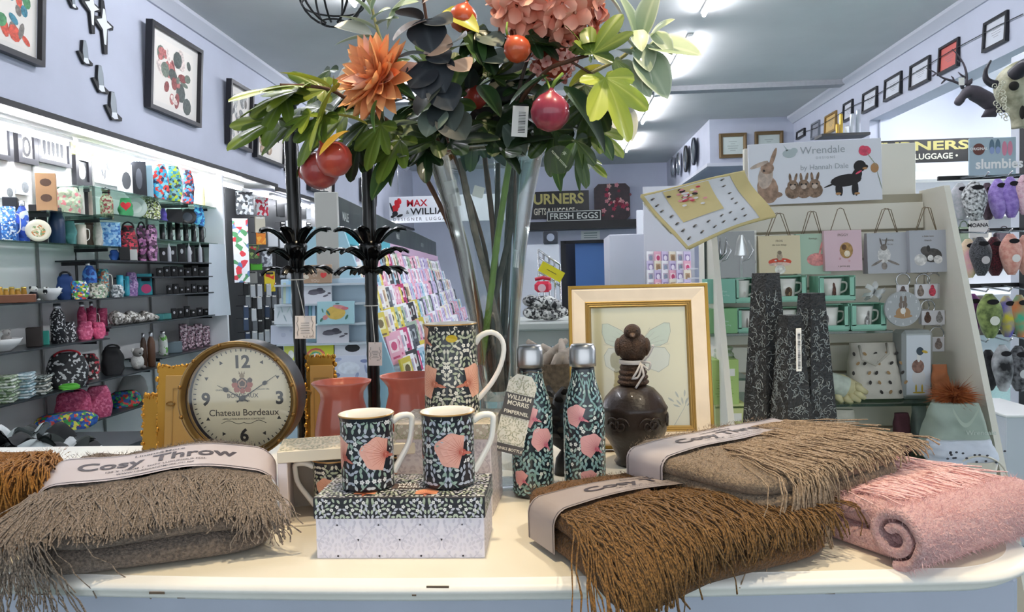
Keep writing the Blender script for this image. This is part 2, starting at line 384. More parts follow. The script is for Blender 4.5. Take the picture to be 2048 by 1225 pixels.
def mug(label, p, rz, r=.0365, h=.103, flowers=((.0, .045, .024, 2.6),), palm=None, base=None, hand=True, group=None, name='patterned_mug', pts=None, taper=0, sticker=False, seed=1, cat='mug'):
    t = thing(name, label, cat, p, rz, group); R0 = r * (1 + taper)
    def rad(z): return lerp(R0, r, z / h) + (.0025 * max(0, (z / h - .9) / .1) ** 2)
    b = MB(); zs = [0, .002] + [h * i / 12 for i in range(1, 13)]
    b.lathe([(.0005, 0), (R0 - .003, 0)] + [(rad(z), z if z else .0015) for z in zs[1:]], 48, 0); b.build('body', base or NAVY, t)
    b = MB(); b.lathe([(rad(h), h), (rad(h) - .0012, h + .0012), (rad(h) - .003, h), (r - .003, h * .9), (r - .0035, h * .4), (r - .006, .006), (.0005, .005)], 48); b.build('inside', CERAM, t)
    b = MB(); b.lathe([(rad(h) + .0001, h - .0012), (rad(h) + .0004, h), (rad(h) - .0003, h + .0011)], 48); b.build('gilt_rim', GILT, t)
    b = MB(); pattern(b, 2 * pi * r, h - .004, lambda x, y, o: ((rad(y + .002) + o) * cos(x / r - pi / 2), (rad(y + .002) + o) * sin(x / r - pi / 2), y + .002), flowers=flowers, seed=seed)
    pr = b.build('print', palm or MUGPAL, t, fix=False)
    if hand:
        pts = pts or [(r - .001, h * .86), (r + .012, h * .93), (r + .0265, h * .92), (r + .0275, h * .8), (r + .024, h * .58), (r + .012, h * .36), (r + .003, h * .22), (r - .001, h * .16)]
        handle([(x, 0, z) for x, z in pts]).build('handle', CERAM, t)
    if sticker:
        b = MB(); a = .012
        b.add([((rad(h * .86) + .0012) * cos((a * cos(q) * .75) / r - 1.35), (rad(h * .86) + .0012) * sin((a * cos(q) * .75) / r - 1.35), h * .86 + a * .5 * sin(q)) for q in [2 * pi * k / 16 for k in range(16)]], [tuple(range(16))])
        b.build('price_sticker', mat('c9ab22', .35), t)
    return t
# gift box in front, lid patterned, base pale
bx0, by0 = -.337, .982; BW, BD, BH = .233, .118, .084
g = thing('mug_gift_box', 'long mug box with dark patterned lid and pale lilac sides, under the two mugs', 'box', (bx0 + BW / 2, by0 + BD / 2, T))
MB().box((0, 0, .029), (BW - .004, BD - .004, .058), 0, .001).build('box_base', mat('e6e2ee', .5), g)
MB().box((0, 0, BH - .0145), (BW, BD, .029), 0, .001).build('lid', mat('2b2c33', .45), g)
b = MB(); pattern(b, BW - .006, .054, lambda x, y, o: (x, -(BD - .004) / 2 - o, y + .001), tw_=.058, seed=4, sp=.0056)
pattern(b, BD - .006, .054, lambda x, y, o: ((BW - .004) / 2 + o, x, y + .001), tw_=.058, seed=4, sp=.0056)
b.build('base_print', PALEPAL, g, fix=False)
b = MB(); pattern(b, BW - .002, .028, lambda x, y, o: (x, -BD / 2 - o, BH - .0288 + y), tw_=.078, seed=6, sp=.0052)
pattern(b, BD - .002, .028, lambda x, y, o: (BW / 2 + o, x, BH - .0288 + y), tw_=.06, seed=6, sp=.0052)
pattern(b, BW - .002, BD - .002, lambda x, y, o: (x, y - BD / 2 + .001, BH + o), tw_=.078, seed=7, sp=.0052, flowers=((-.05, .022, .02, 1.57), (.035, .02, .02, 1.57)))
b.build('lid_print', LIDPAL, g, fix=False)
b = MB(); b.box((.013, -.008, BH + .0006), (.062, .024, .0008)); b.build('title_panel', mat('5d4e4a', .5), g)
b = MB(); MT = TR(.013, -.007, BH + .0013) @ RX(-pi / 2); textmb(b, 'WILLIAM', .013, 0, MT @ TR(0, 0, .001), bold=.02); textmb(b, 'MORRIS', .013, 0, MT @ TR(0, 0, -.011), bold=.02); b.build('title_lettering', WHITE, g, fix=False)
p = onz(733, 978, T + BH); mug('patterned mug with pink flower, standing left on the mug box', (p.x, p.y + .012, T + BH + .0012), radians(20), flowers=((.012, .05, .029, 2.9), (-.05, .05, .028, 2.7), (.085, .05, .027, 2.8)))
p = onz(896, 974, T + BH); mug('patterned mug with pink flower, standing right on the mug box', (p.x, p.y + .014, T + BH + .0012), radians(6), flowers=((.009, .052, .03, 2.9), (-.065, .05, .027, 2.7), (.085, .05, .027, 2.8)), seed=2)
# tall box with jug on it
p0 = onz(1000, 1035, T); jd = .13; jw = .155; jh = .148; ja = radians(-3)
J = Vector((p0.x - jw / 2 - .006, p0.y + jd / 2 + .002, T))
g = thing('jug_gift_box', 'tall pale pink patterned gift box behind the mugs, jug standing on it', 'box', J, ja)
MB().box((0, 0, (jh - .02) / 2), (jw - .004, jd - .004, jh - .02), 0, .001).build('box_base', mat('e9dedd', .5), g)
MB().box((0, 0, jh - .0125), (jw, jd, .025), 0, .001).build('lid', mat('cfc2b2', .5), g)
b = MB(); pattern(b, jw - .006, jh - .03, lambda x, y, o: (x, -(jd - .004) / 2 - o, y + .001), seed=4, sp=.006); pattern(b, jd - .006, jh - .03, lambda x, y, o: ((jw - .004) / 2 + o, x, y + .001), seed=4, sp=.006)
b.build('base_print', pal('d8cbcb', 'd4c7c9', 'ddd2d0', 'cfc1c2', 'efe6e4', 'dcc9c6', 'cfb9b6', 'cdb9b8'), g, fix=False)
b = MB(); pattern(b, jw - .002, .024, lambda x, y, o: (x, -jd / 2 - o, jh - .0245 + y), seed=6, sp=.0052); pattern(b, jd - .002, .024, lambda x, y, o: (jw / 2 + o, x, jh - .0245 + y), seed=6, sp=.0052)
pattern(b, jw - .002, jd - .002, lambda x, y, o: (x, y - jd / 2 + .001, jh + o), seed=7, sp=.0055); b.build('lid_print', TAGPAL, g, fix=False)
pj = ony(903, 745, J.y - .01); r = .041; h = .152
mug('tall patterned jug with white handle, yellow sticker near its rim', (pj.x, J.y - .01, T + jh + .0012), radians(-2), r=r, h=h, palm=JUGPAL, base=NAVYG, name='patterned_jug', cat='jug', taper=.1, sticker=True, seed=3,
    flowers=((-.034, .06, .033, 2.9), (.046, .06, .033, .25), (-.05, .13, .028, 2.7), (.1, .06, .025, 0), (-.1, .06, .025, 0)),
    pts=[(r - .001, h * .78), (r + .008, h * .86), (r + .026, h * .9), (r + .041, h * .84), (r + .046, h * .72), (r + .04, h * .54), (r + .026, h * .37), (r + .012, h * .26), (r + .003, h * .2), (r - .001, h * .2)])
# window gift box with two mugs
q0 = onz(560, 1058, T); ga = radians(15)
g = thing('window_gift_box', 'open fronted cream gift box holding two mugs, behind the patterned box', 'box', (q0.x, q0.y, T), ga)
cream = mat('e6d9c4', .55); gw, gd, gh = .275, .095, .118
def gpart(nm, c, d, m): MB().box(c, d, 0, .001).build(nm, m, g)
pinkout = mat('ecdfe0', .5)
gpart('bottom_panel', (gw / 2, gd / 2, .002), (gw, gd, .004), cream); gpart('top_panel', (gw / 2, gd / 2, gh - .009), (gw, gd, .018), cream); gpart('back_panel', (gw / 2, gd - .002, gh / 2 - .007), (gw - .001, .004, gh - .023), mat('b7aa9a', .6))
gpart('side_panel', (.007, gd / 2, gh / 2 - .007), (.014, gd - .001, gh - .023), pinkout); gpart('side_panel', (gw - .007, gd / 2, gh / 2 - .007), (.014, gd - .001, gh - .023), pinkout); gpart('divider', (gw / 2, gd / 2 + .01, gh / 2 - .007), (.03, gd - .03, gh - .023), cream)
b = MB(); pattern(b, gw - .002, gd - .002, lambda x, y, o: (x + gw / 2, y + .001, gh + o), seed=7, sp=.006); b.build('top_print', TAGPAL, g, fix=False)
GM = TR(*q0.to_tuple()[:2], T) @ RZ(ga)
p = GM @ Vector((.083, .048, .0045)); mug('patterned mug lying in left bay of the open gift box, handle left', p, ga + pi, r=.034, h=.088, flowers=((.092, .045, .02, 2.9), (.0, .045, .02, 2.9)), palm=JUGPAL, seed=2)
p = GM @ Vector((.19, .05, .0045)); mug('patterned mug in right bay of the open gift box, mostly hidden', p, ga, r=.034, h=.088, flowers=((.0, .05, .022, 2.9),), palm=JUGPAL)

# ================================================================= drinks bottles
def bottle(label, px, cx, tagged, seed):
    Yb = 1.275; c = ony(px, 980, Yb)
    t = thing('drinks_bottle', label, 'bottle', (c.x, Yb, T + .0012), radians(cx)); r = .0352; H = .215
    def rad(z):
        if z < .135: return r
        k = (z - .135) / .08; return lerp(r, .0195, k * k * (3 - 2 * k))
    b = MB(); b.lathe([(.0005, 0), (r - .004, 0), (r - .001, .002)] + [(rad(H * i / 26), max(.004, H * i / 26)) for i in range(27)], 40); b.build('body', mat('1f2a33', .25, coat=.5), t)
    b = MB(); pattern(b, 2 * pi * r, H - .006, lambda x, y, o: ((rad(y + .004) + o) * cos(x / r - pi / 2), (rad(y + .004) + o) * sin(x / r - pi / 2), y + .004), tw_=.11, seed=seed, sp=.0068,
        flowers=((.006, .085, .025, 2.5), (-.02, .135, .023, 2.7), (.0, .03, .018, 2.5), (.075, .11, .021, 2.5), (-.08, .07, .021, 2.5)) if not tagged else ((.02, .095, .025, 2.2), (-.002, .135, .022, 2.7), (-.02, .03, .017, 2.5), (.08, .11, .021, 2.5), (-.08, .07, .021, 2.5)))
    b.build('print', BOTPAL, t, fix=False)
    b = MB(); b.lathe([(.0195, H), (.0185, H + .002), (.019, H + .003)], 32); b.build('neck_seal', BLACK, t)
    b = MB(); b.lathe([(.019, H + .003), (.0225, H + .004), (.0228, H + .01), (.0226, H + .033), (.02, H + .039), (.0185, H + .041), (.0005, H + .0412)], 40); b.build('steel_cap', STEEL, t)
    if tagged:
        M = TR(-.022, -.0405, .155) @ RY(radians(14)) @ RX(radians(-8))
        b = MB(); b.prism([(-.024, -.075), (.024, -.075), (.024, .042), (.012, .056), (-.012, .056), (-.024, .042)], .0008, 0, M); tg = b.build('swing_tag', mat('ece6d6', .6), t)
        b = MB(); pattern(b, .046, .112, lambda x, y, o: M @ Vector((x, -.0004 - o, y - .062)), tw_=.046, seed=8, sp=.0038); b.build('tag_print', TAGPAL, tg, fix=False)
        for z_, h_ in ((.004, .038), (-.068, .014)): b = MB(M); b.box((0, -.0014, z_), (.049, .0004, h_)); b.build('tag_panel', mat('55504e', .5), tg)
        for st, z, sz in (('WILLIAM', .0135, .0105), ('MORRIS', .0035, .0105), ('PIMPERNEL', -.0105, .0085), ('DRINKS BOTTLE', -.071, .0065)): b = MB(); textmb(b, st, sz, 0, M @ TR(0, -.0018, z), bold=.018); b.build('tag_lettering', mat('f2ead8', .5), tg, fix=False)
        b = MB(); b.tube([(.0215 * cos(a), .0215 * sin(a), H - .004 + .002 * sin(3 * a)) for a in [2 * pi * i / 24 for i in range(25)]], .0006, 5); b.tube([(-.004, -.0212, H - .004), (-.01, -.03, H - .006), (-.012, -.039, .203)], .0006, 5); b.build('tag_string', mat('8a7d6a', .8), t)
bottle('patterned steel bottle with cardboard swing tag, left of the two bottles', 1067, 0, True, 3)
bottle('patterned steel bottle without tag, right of the two bottles', 1171, 10, False, 3)

# ================================================================= clock
CY = 1.30; cc = ony(488, 797, CY); cr = .1045
g = thing('table_clock', 'round bronze table clock with cream face on a gold turned foot', 'clock', (cc.x, CY, T + .001), radians(3)); cz = cc.z - T
M0 = TR(0, 0, cz)
def fr(r, a): return (r * sin(a), r * cos(a))
RL = RX(pi / 2)
bronze = mat('8a6c3e', .36, .75, var=.3, scale=14)
b = MB(M0 @ RL); b.lathe([(cr * .86, .02), (cr * .9, .022), (cr * .93, .034), (cr * .965, .037), (cr, .033), (cr * 1.0, .024), (cr * .985, .02)], 64); b.build('bezel', bronze, g)
b = MB(M0 @ RL); b.lathe([(cr * .985, .022), (cr * .985, -.028), (cr * .95, -.034), (.0005, -.034)], 64); b.build('drum', mat('4d4a48', .35, .8), g)
b = MB(M0 @ RL); b.lathe([(cr * .9, .024), (cr * .885, .01), (cr * .87, .004)], 64); b.build('inner_ring', mat('2c2c46', .4, .5), g)
b = MB(M0 @ RL); b.lathe([(.0004, .0055), (cr * .88, .0055)], 64, sm=False); face = b.build('face', mat('efe1c2', .5, var=.03, scale=30), g)
for i in range(12):
    a = 2 * pi * (i + .5) / 12; x, z = fr(cr * .965, a); MB(M0).ball((x, -.037, z), .0038, 10, 0, True, 6).build('rivet', BRASS, g)
ink = mat('3a3634', .6); b = MB(M0)
for i in range(60):
    a = 2 * pi * i / 60; r1, r2 = cr * .8, cr * .845
    w = .0008 if i % 5 else .0013; x1, z1 = fr(r1, a); x2, z2 = fr(r2, a); nx, nz = cos(a) * w, -sin(a) * w
    b.add([(x1 - nx, -.0058, z1 - nz), (x1 + nx, -.0058, z1 + nz), (x2 + nx, -.0058, z2 + nz), (x2 - nx, -.0058, z2 - nz)], [(0, 1, 2, 3)])
    if i % 5 == 0 and i % 15:
        x, z = fr(cr * .7, a); b.add([(x + .0042 * sin(a + k), -.0059, z + .0042 * cos(a + k)) for k in (0, 2.1, 4.2)], [(0, 1, 2)])
b.build('minute_marks', ink, face, fix=False)
b = MB(M0)
for st, a, w in (('12', 0, .0), ('3', pi / 2, 0), ('6', pi, 0), ('9', 1.5 * pi, 0)):
    x, z = fr(cr * .63, a); textmb(b, st, .031, 0, TR(x, -.006, z - .011), bold=.035)
b.build('numerals', ink, face, fix=False)
b = MB(M0); textmb(b, 'BORDEAUX', .0105, 0, TR(0, -.006, .001), bold=.01); textmb(b, 'Chateau Bordeaux', .0165, 0, TR(.001, -.006, -.031), bold=.006); textmb(b, 'APPELLATION BORDEAUX CONTROLEE', .0042, 0, TR(0, -.006, -.0385)); textmb(b, 'GRAND VIN', .004, 0, TR(-.037, -.006, .014)); textmb(b, 'GRAND VIN', .004, 0, TR(.037, -.006, .014)); textmb(b, 'Mis en bouteille', .004, 0, TR(0, -.006, -.006)); 
for s in (-1, 1): b.tube([(s * .04 * u, -.006, -.043 - .003 * sin(u * 7)) for u in [i / 14 for i in range(15)]], .0005, 4)
b.build('face_lettering', mat('4a4038', .6), face, fix=False)
b = MB(M0); cm = 0
for x, z, rr, m in ((0, .026, .0105, 0), (0, .026, .0075, 1), (0, .026, .0052, 0), (-.0135, .024, .0055, 2), (.0135, .024, .0055, 2), (-.014, .032, .0045, 0), (.014, .032, .0045, 0), (0, .04, .0045, 3), (-.01, .0155, .0055, 2), (.01, .0155, .0055, 2), (0, .013, .005, 2)):
    cm += 1; b.add([(x + rr * cos(t), -.0058 - cm * .00003, z + rr * (1 + .2 * sin(5 * t)) * sin(t)) for t in [2 * pi * k / 14 for k in range(14)]], [tuple(range(14))], m)
for s in (-1, 0, 1): b.add([(s * .004 - .0015, -.0062, .043), (s * .004 + .0015, -.0062, .043), (s * .005, -.0062, .049)], [(0, 1, 2)], 3)
b.build('crest', [mat('5a4a45', .6), mat('c9a48c', .6), mat('b4685a', .6), mat('a08a6c', .6)], face, fix=False)
for nm, a, L_, w in (('hour_hand', radians(299), .05, .0055), ('minute_hand', radians(57), .074, .0046)):
    b = MB(M0); d = Vector((sin(a), 0, cos(a))); nrm = Vector((cos(a), 0, -sin(a))); y = Vector((0, -.0085, 0))
    b.add([y - d * .012 - nrm * .0012, y - d * .012 + nrm * .0012, y + d * L_ + nrm * .0004, y + d * L_ - nrm * .0004], [(0, 1, 2, 3)])
    e = y + d * L_ * .66 + Vector((0, -.0002, 0)); b.add([e + nrm * w * .8 * cos(t) + d * w * sin(t) for t in [2 * pi * k / 12 for k in range(12)]], [tuple(range(12))]); b.build(nm, BLACK, g, fix=False)
MB(M0 @ RL).cyl((0, 0, .0056), .005, .006, 16).build('hub', BLACK, g)
b = MB(M0 @ RL); b.lathe([(.0004, .0215), (cr * .89, .0215)], 48, sm=False); b.build('glass_front', CLEAR, g)
hb = cz - cr + .002
b = MB(); b.lathe([(.0005, 0), (.036, 0), (.038, .004), (.034, .008), (.022, .013), (.018, .02), (.022, .026), (.024, .031), (.021, .036), (.014, .042), (.013, hb - .006), (.017, hb - .002), (.02, hb + .003)], 36); b.build('foot', mat('a97a2e', .25, .95), g)

# gilt photo frames seen from behind
def gilt_frame(label, x0, y0, x1, y1, Y, tilt, rz, seed=1, back=True):
    a, c = ony(x0, y0, Y), ony(x1, y0, Y); w = c.x - a.x; h = a.z - T - .002; q = random.Random(seed)
    g = thing('gilt_photo_frame', label, 'photo frame', ((a.x + c.x) / 2, Y, T + .002), rz, rx=-tilt)
    b = MB(); n = 26
    for sx_ in (-1, 1):
        for i in range(n): b.ball((sx_ * (w / 2 - .003 + q.uniform(-.003, .003)), q.uniform(-.004, .004), h * (i + .5) / n), (q.uniform(.003, .006), .005, h / n * .7), 6, 0, True, 4)
    for i in range(n): b.ball((-w / 2 + w * (i + .5) / n, q.uniform(-.004, .004), h - .004 + q.uniform(-.003, .003)), (w / n * .7, .005, q.uniform(.003, .006)), 6, 0, True, 4)
    b.box((0, 0, h / 2), (w - .008, .008, h - .008)); b.build('ornate_border', GOLD, g)
    if back:
        MB().box((w * .08, -.008, h * .47), (w * .78, .006, h * .86), 0, .001).build('backing_board', mat('b08c50', .6), g)
        b = MB()
        for c_, d_ in (((w * .08, -.0115, h * .78), (w * .5, .001, .002)), ((w * .08 - w * .25, -.0115, h * .45), (.002, .001, h * .66)), ((w * .08 + w * .25, -.0115, h * .45), (.002, .001, h * .66))): b.box(c_, d_)
        b.build('easel_strut', mat('9a7a46', .6), g)
        b = MB(); b.tube([(-.025 + .009 * cos(t), -.0125, h * .64 + .004 * sin(t)) for t in [2 * pi * k / 12 for k in range(13)]], .0012, 5); b.build('hanging_ring', BRASS, g)
gilt_frame('gold frame turned backwards behind the clock, larger with beige backing board', 298, 732, 420, 880, 1.42, .12, radians(-4), 2)
gilt_frame('narrow gold frame edge peeping out left of the larger backward frame', 274, 790, 316, 880, 1.47, .12, radians(-8), 3, False)
gilt_frame('gold frame with toothed corner between the clock and the left coral vase', 606, 712, 664, 860, 1.53, .1, radians(4), 4)

# ================================================================= coral vases
coral = mat('dd7a66', .32, trans=.25, var=.06, scale=12, coat=.3)
def coral_vase(label, px, py, Y, s):
    c = ony(px, py, Y); H = c.z - T
    b = MB(); k = H / .19
    pr = [(.0005, .004), (.03, 0), (.042, .004), (.05, .02), (.053, .06), (.052, .095), (.046, .13), (.04, .155), (.041, .168), (.049, .18), (.0555, .187), (.056, .19)]
    b.lathe([(r * s, z * k) for r, z in pr] + [(r * s * .95, z * k) for r, z in reversed(pr[2:])] + [(.0005, .008)], 72, 0, fl=.012, fn=14)
    o = b.build('coral_vase', coral); o.location = (c.x, Y, T + .001); return tag(o, label, 'vase', 'coral glass vases')
coral_vase('frosted coral glass vase with ribbed sides, beside the clock', 683, 764, 1.40, 1.0)
coral_vase('frosted coral glass vase with ribbed sides, half behind the jug', 818, 751, 1.42, 1.0)

# ================================================================= palm candlesticks
def frond_mesh():
    b = MB()
    def f(u, v):
        r = .014 + v * .058; z = .028 * sin(v * 1.9) - .012 * v * v + .006 * v; w = .0105 * (.55 + .75 * sin(min(1, v * .93) * pi)) * (u - .5) * 2
        return (r, w, z - abs(u - .5) * .008)
    b.grid(f, 4, 9); b.v += [(x, y, z - .0022) for x, y, z in b.v]; n_ = len(b.f); k = len(b.v) // 2
    b.f += [tuple(i + k for i in reversed(q)) for q in b.f]; b.m += b.m; b.s += b.s
    return b.mesh('frond', GBLACK)
FR = frond_mesh()
def palm(label, x0, y0, x1, y1, fy, Y, tg, ttext):
    top, bot, cen = ony(x0, y0, Y), ony(x1, y1, Y), ony((x0 + x1) / 2, fy, Y); H = top.z - T; hz = cen.z - T
    lean = atan2(top.x - bot.x, top.z - bot.z)
    bx = bot.x + (T - bot.z) * math.tan(lean)
    g = thing('palm_candlestick', label, 'candlestick', (bx, Y, T + .001), 0, ry=lean)
    pr = [(.0005, 0), (.05, 0), (.05, .006), (.04, .012), (.016, .022)]; n = 40
    for i in range(1, n + 1):
        z = .022 + (H - .03) * i / n; r = (.0125 if z < hz else .0142) + (.0009 if i % 2 else 0); pr.append((r, z))
    pr += [(.02, H - .004), (.02, H), (.0005, H)]
    b = MB(); b.lathe(pr, 20); b.build('trunk', GBLACK, g)
    b = MB(); b.lathe([(.0125, hz - .04), (.017, hz - .02), (.024, hz + .01), (.022, hz + .022), (.014, hz + .024)], 20); b.build('collar', GBLACK, g)
    for tier, (dz, sc, tl) in enumerate(((.014, 1.12, -.16), (-.012, 1.12, .1), (-.034, 1.08, .4))):
        for i in range(8):
            o = obj('frond', FR, g); o.location = (0, 0, hz + dz); o.rotation_euler = (0, tl, 2 * pi * (i + .5 * (tier % 2)) / 8); o.scale = (sc, .85, 1.1)
    if tg:
        a = ony(tg[0], tg[1], Y - .03); c = ony(tg[2], tg[3], Y - .03); Mi = (TR(bx, Y, T + .001) @ RY(lean)).inverted()
        q = [Mi @ Vector(v) for v in (a, ony(tg[2], tg[1], Y - .03), c, ony(tg[0], tg[3], Y - .03))]
        b = MB(); b.add(q + [v + Vector((0, .001, 0)) for v in q], [(0, 1, 2, 3), (7, 6, 5, 4), (0, 4, 5, 1), (1, 5, 6, 2), (2, 6, 7, 3), (3, 7, 4, 0)]); t = b.build('price_tag', mat('efe4dc', .6), g)
        ce = sum(q, Vector()) / 4; wq = (q[1] - q[0]).length
        b = MB(); MT = TR(ce.x, ce.y - .0008, ce.z)
        for k in range(5): b.box(tuple(MT @ Vector((0, 0, wq * (.2 - .12 * k)))), (wq * R_.uniform(.3, .55), .0003, .0009))
        textmb(b, ttext, wq * .14, 0, MT @ TR(.006, 0, -wq * .5)); 
        for sx_ in (-1, 1): b.tube([MT @ Vector((sx_ * wq * .36, 0, wq * (-.4 + .9 * k / 6) + 0)) + Vector((sx_ * .002 * sin(k * 2), 0, 0)) for k in range(7)], .0005, 4)
        b.build('tag_print', mat('77706a', .6), t, fix=False)
        b = MB(); tz = q[0].z
        b.tube([(0.016 * cos(t), .016 * sin(t), tz + .075) for t in [2 * pi * i / 14 for i in range(15)]], .0011, 5)
        b.tube([(.004, -.017, tz + .075), ((ce.x) * .6, -.02, tz + .03), (ce.x, ce.y - .001, tz - .004)], .0009, 5); b.build('tag_string', mat('d9d5cd', .8), g)
palm('black metal palm tree candlestick, left one, square price tag on its trunk', 579, 205, 609, 900, 505, 1.56, (590, 632, 631, 678), 'N.Z. $49')
palm('black metal palm tree candlestick, right one, white tag hanging on string', 733, 215, 751, 900, 505, 1.56, (737, 685, 764, 732), '$49')

# ================================================================= bird topped jar
JY = 1.47; c = ony(1267, 800, JY); jz = lambda py: ony(1267, py, JY).z - T
g = thing('bird_jar', 'dark carved wooden jar with brown bird on its lid and grey ribbon bow', 'jar', (c.x, JY, T + .001), radians(-5))
dw = mat('2a1d16', .38, var=.3, scale=20, bump=.3, bscale=120, coat=.2); dw2 = mat('3f2a1c', .6, var=.35, scale=60, bump=.8, bscale=300)
zt, zb = jz(772), jz(872)
b = MB(); b.lathe([(.0005, 0), (.036, 0), (.04, .006), (.034, .014), (.05, zb - .01), (.058, zb), (.063, zb + .012), (.0645, zb + .03), (.064, zb + .05), (.066, zb + .056), (.062, zb + .062), (.055, zb + .076), (.04, zt - .006), (.027, zt), (.024, zt + .002)], 48); b.build('pot', dw, g)
b = MB()
for k in range(6):
    a0 = 2 * pi * k / 6
    for s in (-1, 1):
        pts = []
        for i in range(22):
            t = i / 21; rr = .016 * (1 - t * .85); an = t * 9
            u = s * (.016 + rr * cos(an) - .016); w = rr * sin(an)
            aa = a0 + (u + s * .008) / .064; pts.append((.0648 * cos(aa), .0648 * sin(aa), zb + .03 + w))
        b.tube(pts, .0022, 5)
b.build('carved_scrolls', dw, g)
za = zt + .002; H2 = jz(722) - za; pr = [(.026, za)]
for i in range(5):
    z = za + H2 * i / 5; pr += [(.029 - .0016 * i, z + .002), (.0305 - .0017 * i, z + H2 / 10), (.029 - .0016 * i, z + H2 / 5 - .001), (.026 - .0012 * i, z + H2 / 5)]
pr.append((.0005, za + H2)); b = MB(); b.lathe(pr, 28, fl=.02, fn=12); b.build('lid', dw2, g)
zz = za + H2; b = MB(); b.ball((0, 0, zz + .026), (.031, .03, .031), 20, 0, True, 14); b.ball((0, -.012, zz + .0565), (.0165, .017, .0155), 16, 0, True, 10); b.ball((0, .034, zz + .02), (.012, .022, .008), 10, 0, True, 8)
b.ball((-.027, .004, zz + .026), (.008, .022, .018), 12, 0, True, 8); b.ball((.027, .004, zz + .026), (.008, .022, .018), 12, 0, True, 8); bd = b.build('bird', dw2, g)
MB(TR(0, -.027, zz + .051) @ RX(radians(100))).lathe([(.006, 0), (.004, .005), (.0005, .011)], 10, 0, True).build('beak', mat('5b4535', .5), bd)
b = MB(); b.ball((-.009, -.0255, zz + .06), .0016, 8, 0, True, 6); b.ball((.009, -.0255, zz + .06), .0016, 8, 0, True, 6); b.build('eyes', BLACK, bd)
rb = mat('b7b3b2', .4, sheen=.3); b = MB(); b.lathe([(.0265, zz - .006), (.0272, zz - .002), (.0262, zz + .002)], 28)
for pts in ([(.016, -.022, zz - .002), (.03, -.03, zz + .012), (.04, -.03, zz + .033), (.036, -.03, zz + .03)], [(.016, -.022, zz - .002), (.006, -.034, zz - .02), (-.002, -.034, zz - .032), (.01, -.032, zz - .03), (.018, -.026, zz - .006)], [(.016, -.024, zz - .004), (.02, -.033, zz - .025), (.004, -.034, zz - .05)], [(.018, -.024, zz), (.034, -.03, zz - .002), (.03, -.03, zz - .016), (.018, -.026, zz - .006)]):
    P = [Vector(v) for v in pts]; b.tube([P[min(int(t), len(P) - 2)].lerp(P[min(int(t), len(P) - 2) + 1], t - min(int(t), len(P) - 2)) for t in [i * (len(P) - 1) / 10 for i in range(11)]], .0022, 6)
b.build('ribbon_bow', rb, g)
# pine cone ornament behind the bottles
p = ony(1126, 800, 1.40); g = thing('pine_cone_ornament', 'dark pine cone ornament peeping out between the bottles', 'ornament', (p.x, 1.40, T + .001))
b = MB(); b.lathe([(.0005, 0), (.02, 0), (.016, .03), (.006, .045), (.026, .06), (.03, .1), (.016, .15), (.0005, .165)], 14); b.build('core', BLACK, g)
b = MB(); b.grid(lambda u, v: (.004 + v * .016, (u - .5) * .016 * sin(.4 + v * 2.2), .006 * v * v), 3, 4); SC = b.mesh('scale', mat('1d1a18', .5, var=.3, scale=60))
for k in range(60):
    z = .056 + .1 * k / 60; r = .028 * sin(min(1, (z - .045) / .12) * pi * .88) ** .6; o = obj('scale', SC, g); a = k * 2.4; o.location = (r * cos(a), r * sin(a), z); o.rotation_euler = (0, -.5, a)

# ================================================================= butterfly picture
def ring_frame(b, w, h, prof, m=0, M=None):
    """mitred frame: prof = list of (inset, depth y) ; local xz-plane"""
    M = M or Matrix(); vs = []
    for ins, y in prof:
        for sx_, sz_ in ((-1, -1), (1, -1), (1, 1), (-1, 1)): vs.append(M @ Vector((sx_ * (w / 2 - ins), y, sz_ * (h / 2 - ins))))
    k = len(prof); b.add(vs, [(j * 4 + i, j * 4 + (i + 1) % 4, (j + 1) * 4 + (i + 1) % 4, (j + 1) * 4 + i) for j in range(k - 1) for i in range(4)], m)
Yf = 1.575; a, c = ony(1130, 575, Yf + .06), ony(1409, 568, Yf + .06); fw = c.x - a.x; fh = (a.z + c.z) / 2 - T + .004
g = thing('butterfly_picture', 'cream framed butterfly picture with gold edging leaning at the back of table', 'picture', ((a.x + c.x) / 2 + .004, Yf, T + .004), radians(-2), rx=-radians(12))
M = TR(0, 0, fh / 2); Mi = M
b = MB(); ring_frame(b, fw, fh, [(.0, .012), (0, -.01), (.002, -.014), (.007, -.014), (.008, -.012)], 0, M); b.build('gold_edge', mat('a9873f', .35, .8), g)
b = MB(); ring_frame(b, fw, fh, [(.008, -.012), (.012, -.013), (.03, -.009), (.036, -.008)], 0, M); b.build('frame', mat('e4d6c4', .5, var=.05, scale=18), g)
b = MB(); ring_frame(b, fw, fh, [(.036, -.008), (.038, -.0095), (.04, -.007), (.042, -.0085), (.044, -.006), (.046, -.007), (.049, -.002), (.049, 0)], 0, M); b.build('gilt_lines', mat('b59a63', .4, .6), g)
b = MB(); b.box((0, .003, fh / 2), (fw - .09, .004, fh - .09)); art = b.build('artwork', mat('f3e6be', .6, var=.02, scale=6), g)
MB().box((0, .0085, fh / 2), (fw - .004, .003, fh - .004)).build('backing', mat('7a6248', .7), g)
def wing(b, pts, cx, cz, m, mo, y):
    n = len(pts); P = [(cx + x, y, cz + z) for x, z in pts]; b.add(P, [tuple(range(n))], m)
    for s in range(n): b.tube([Vector(P[s]), Vector(P[(s + 1) % n])], .0006, 4, mo)
b = MB(); cx, cz_ = -.005, fh * .62
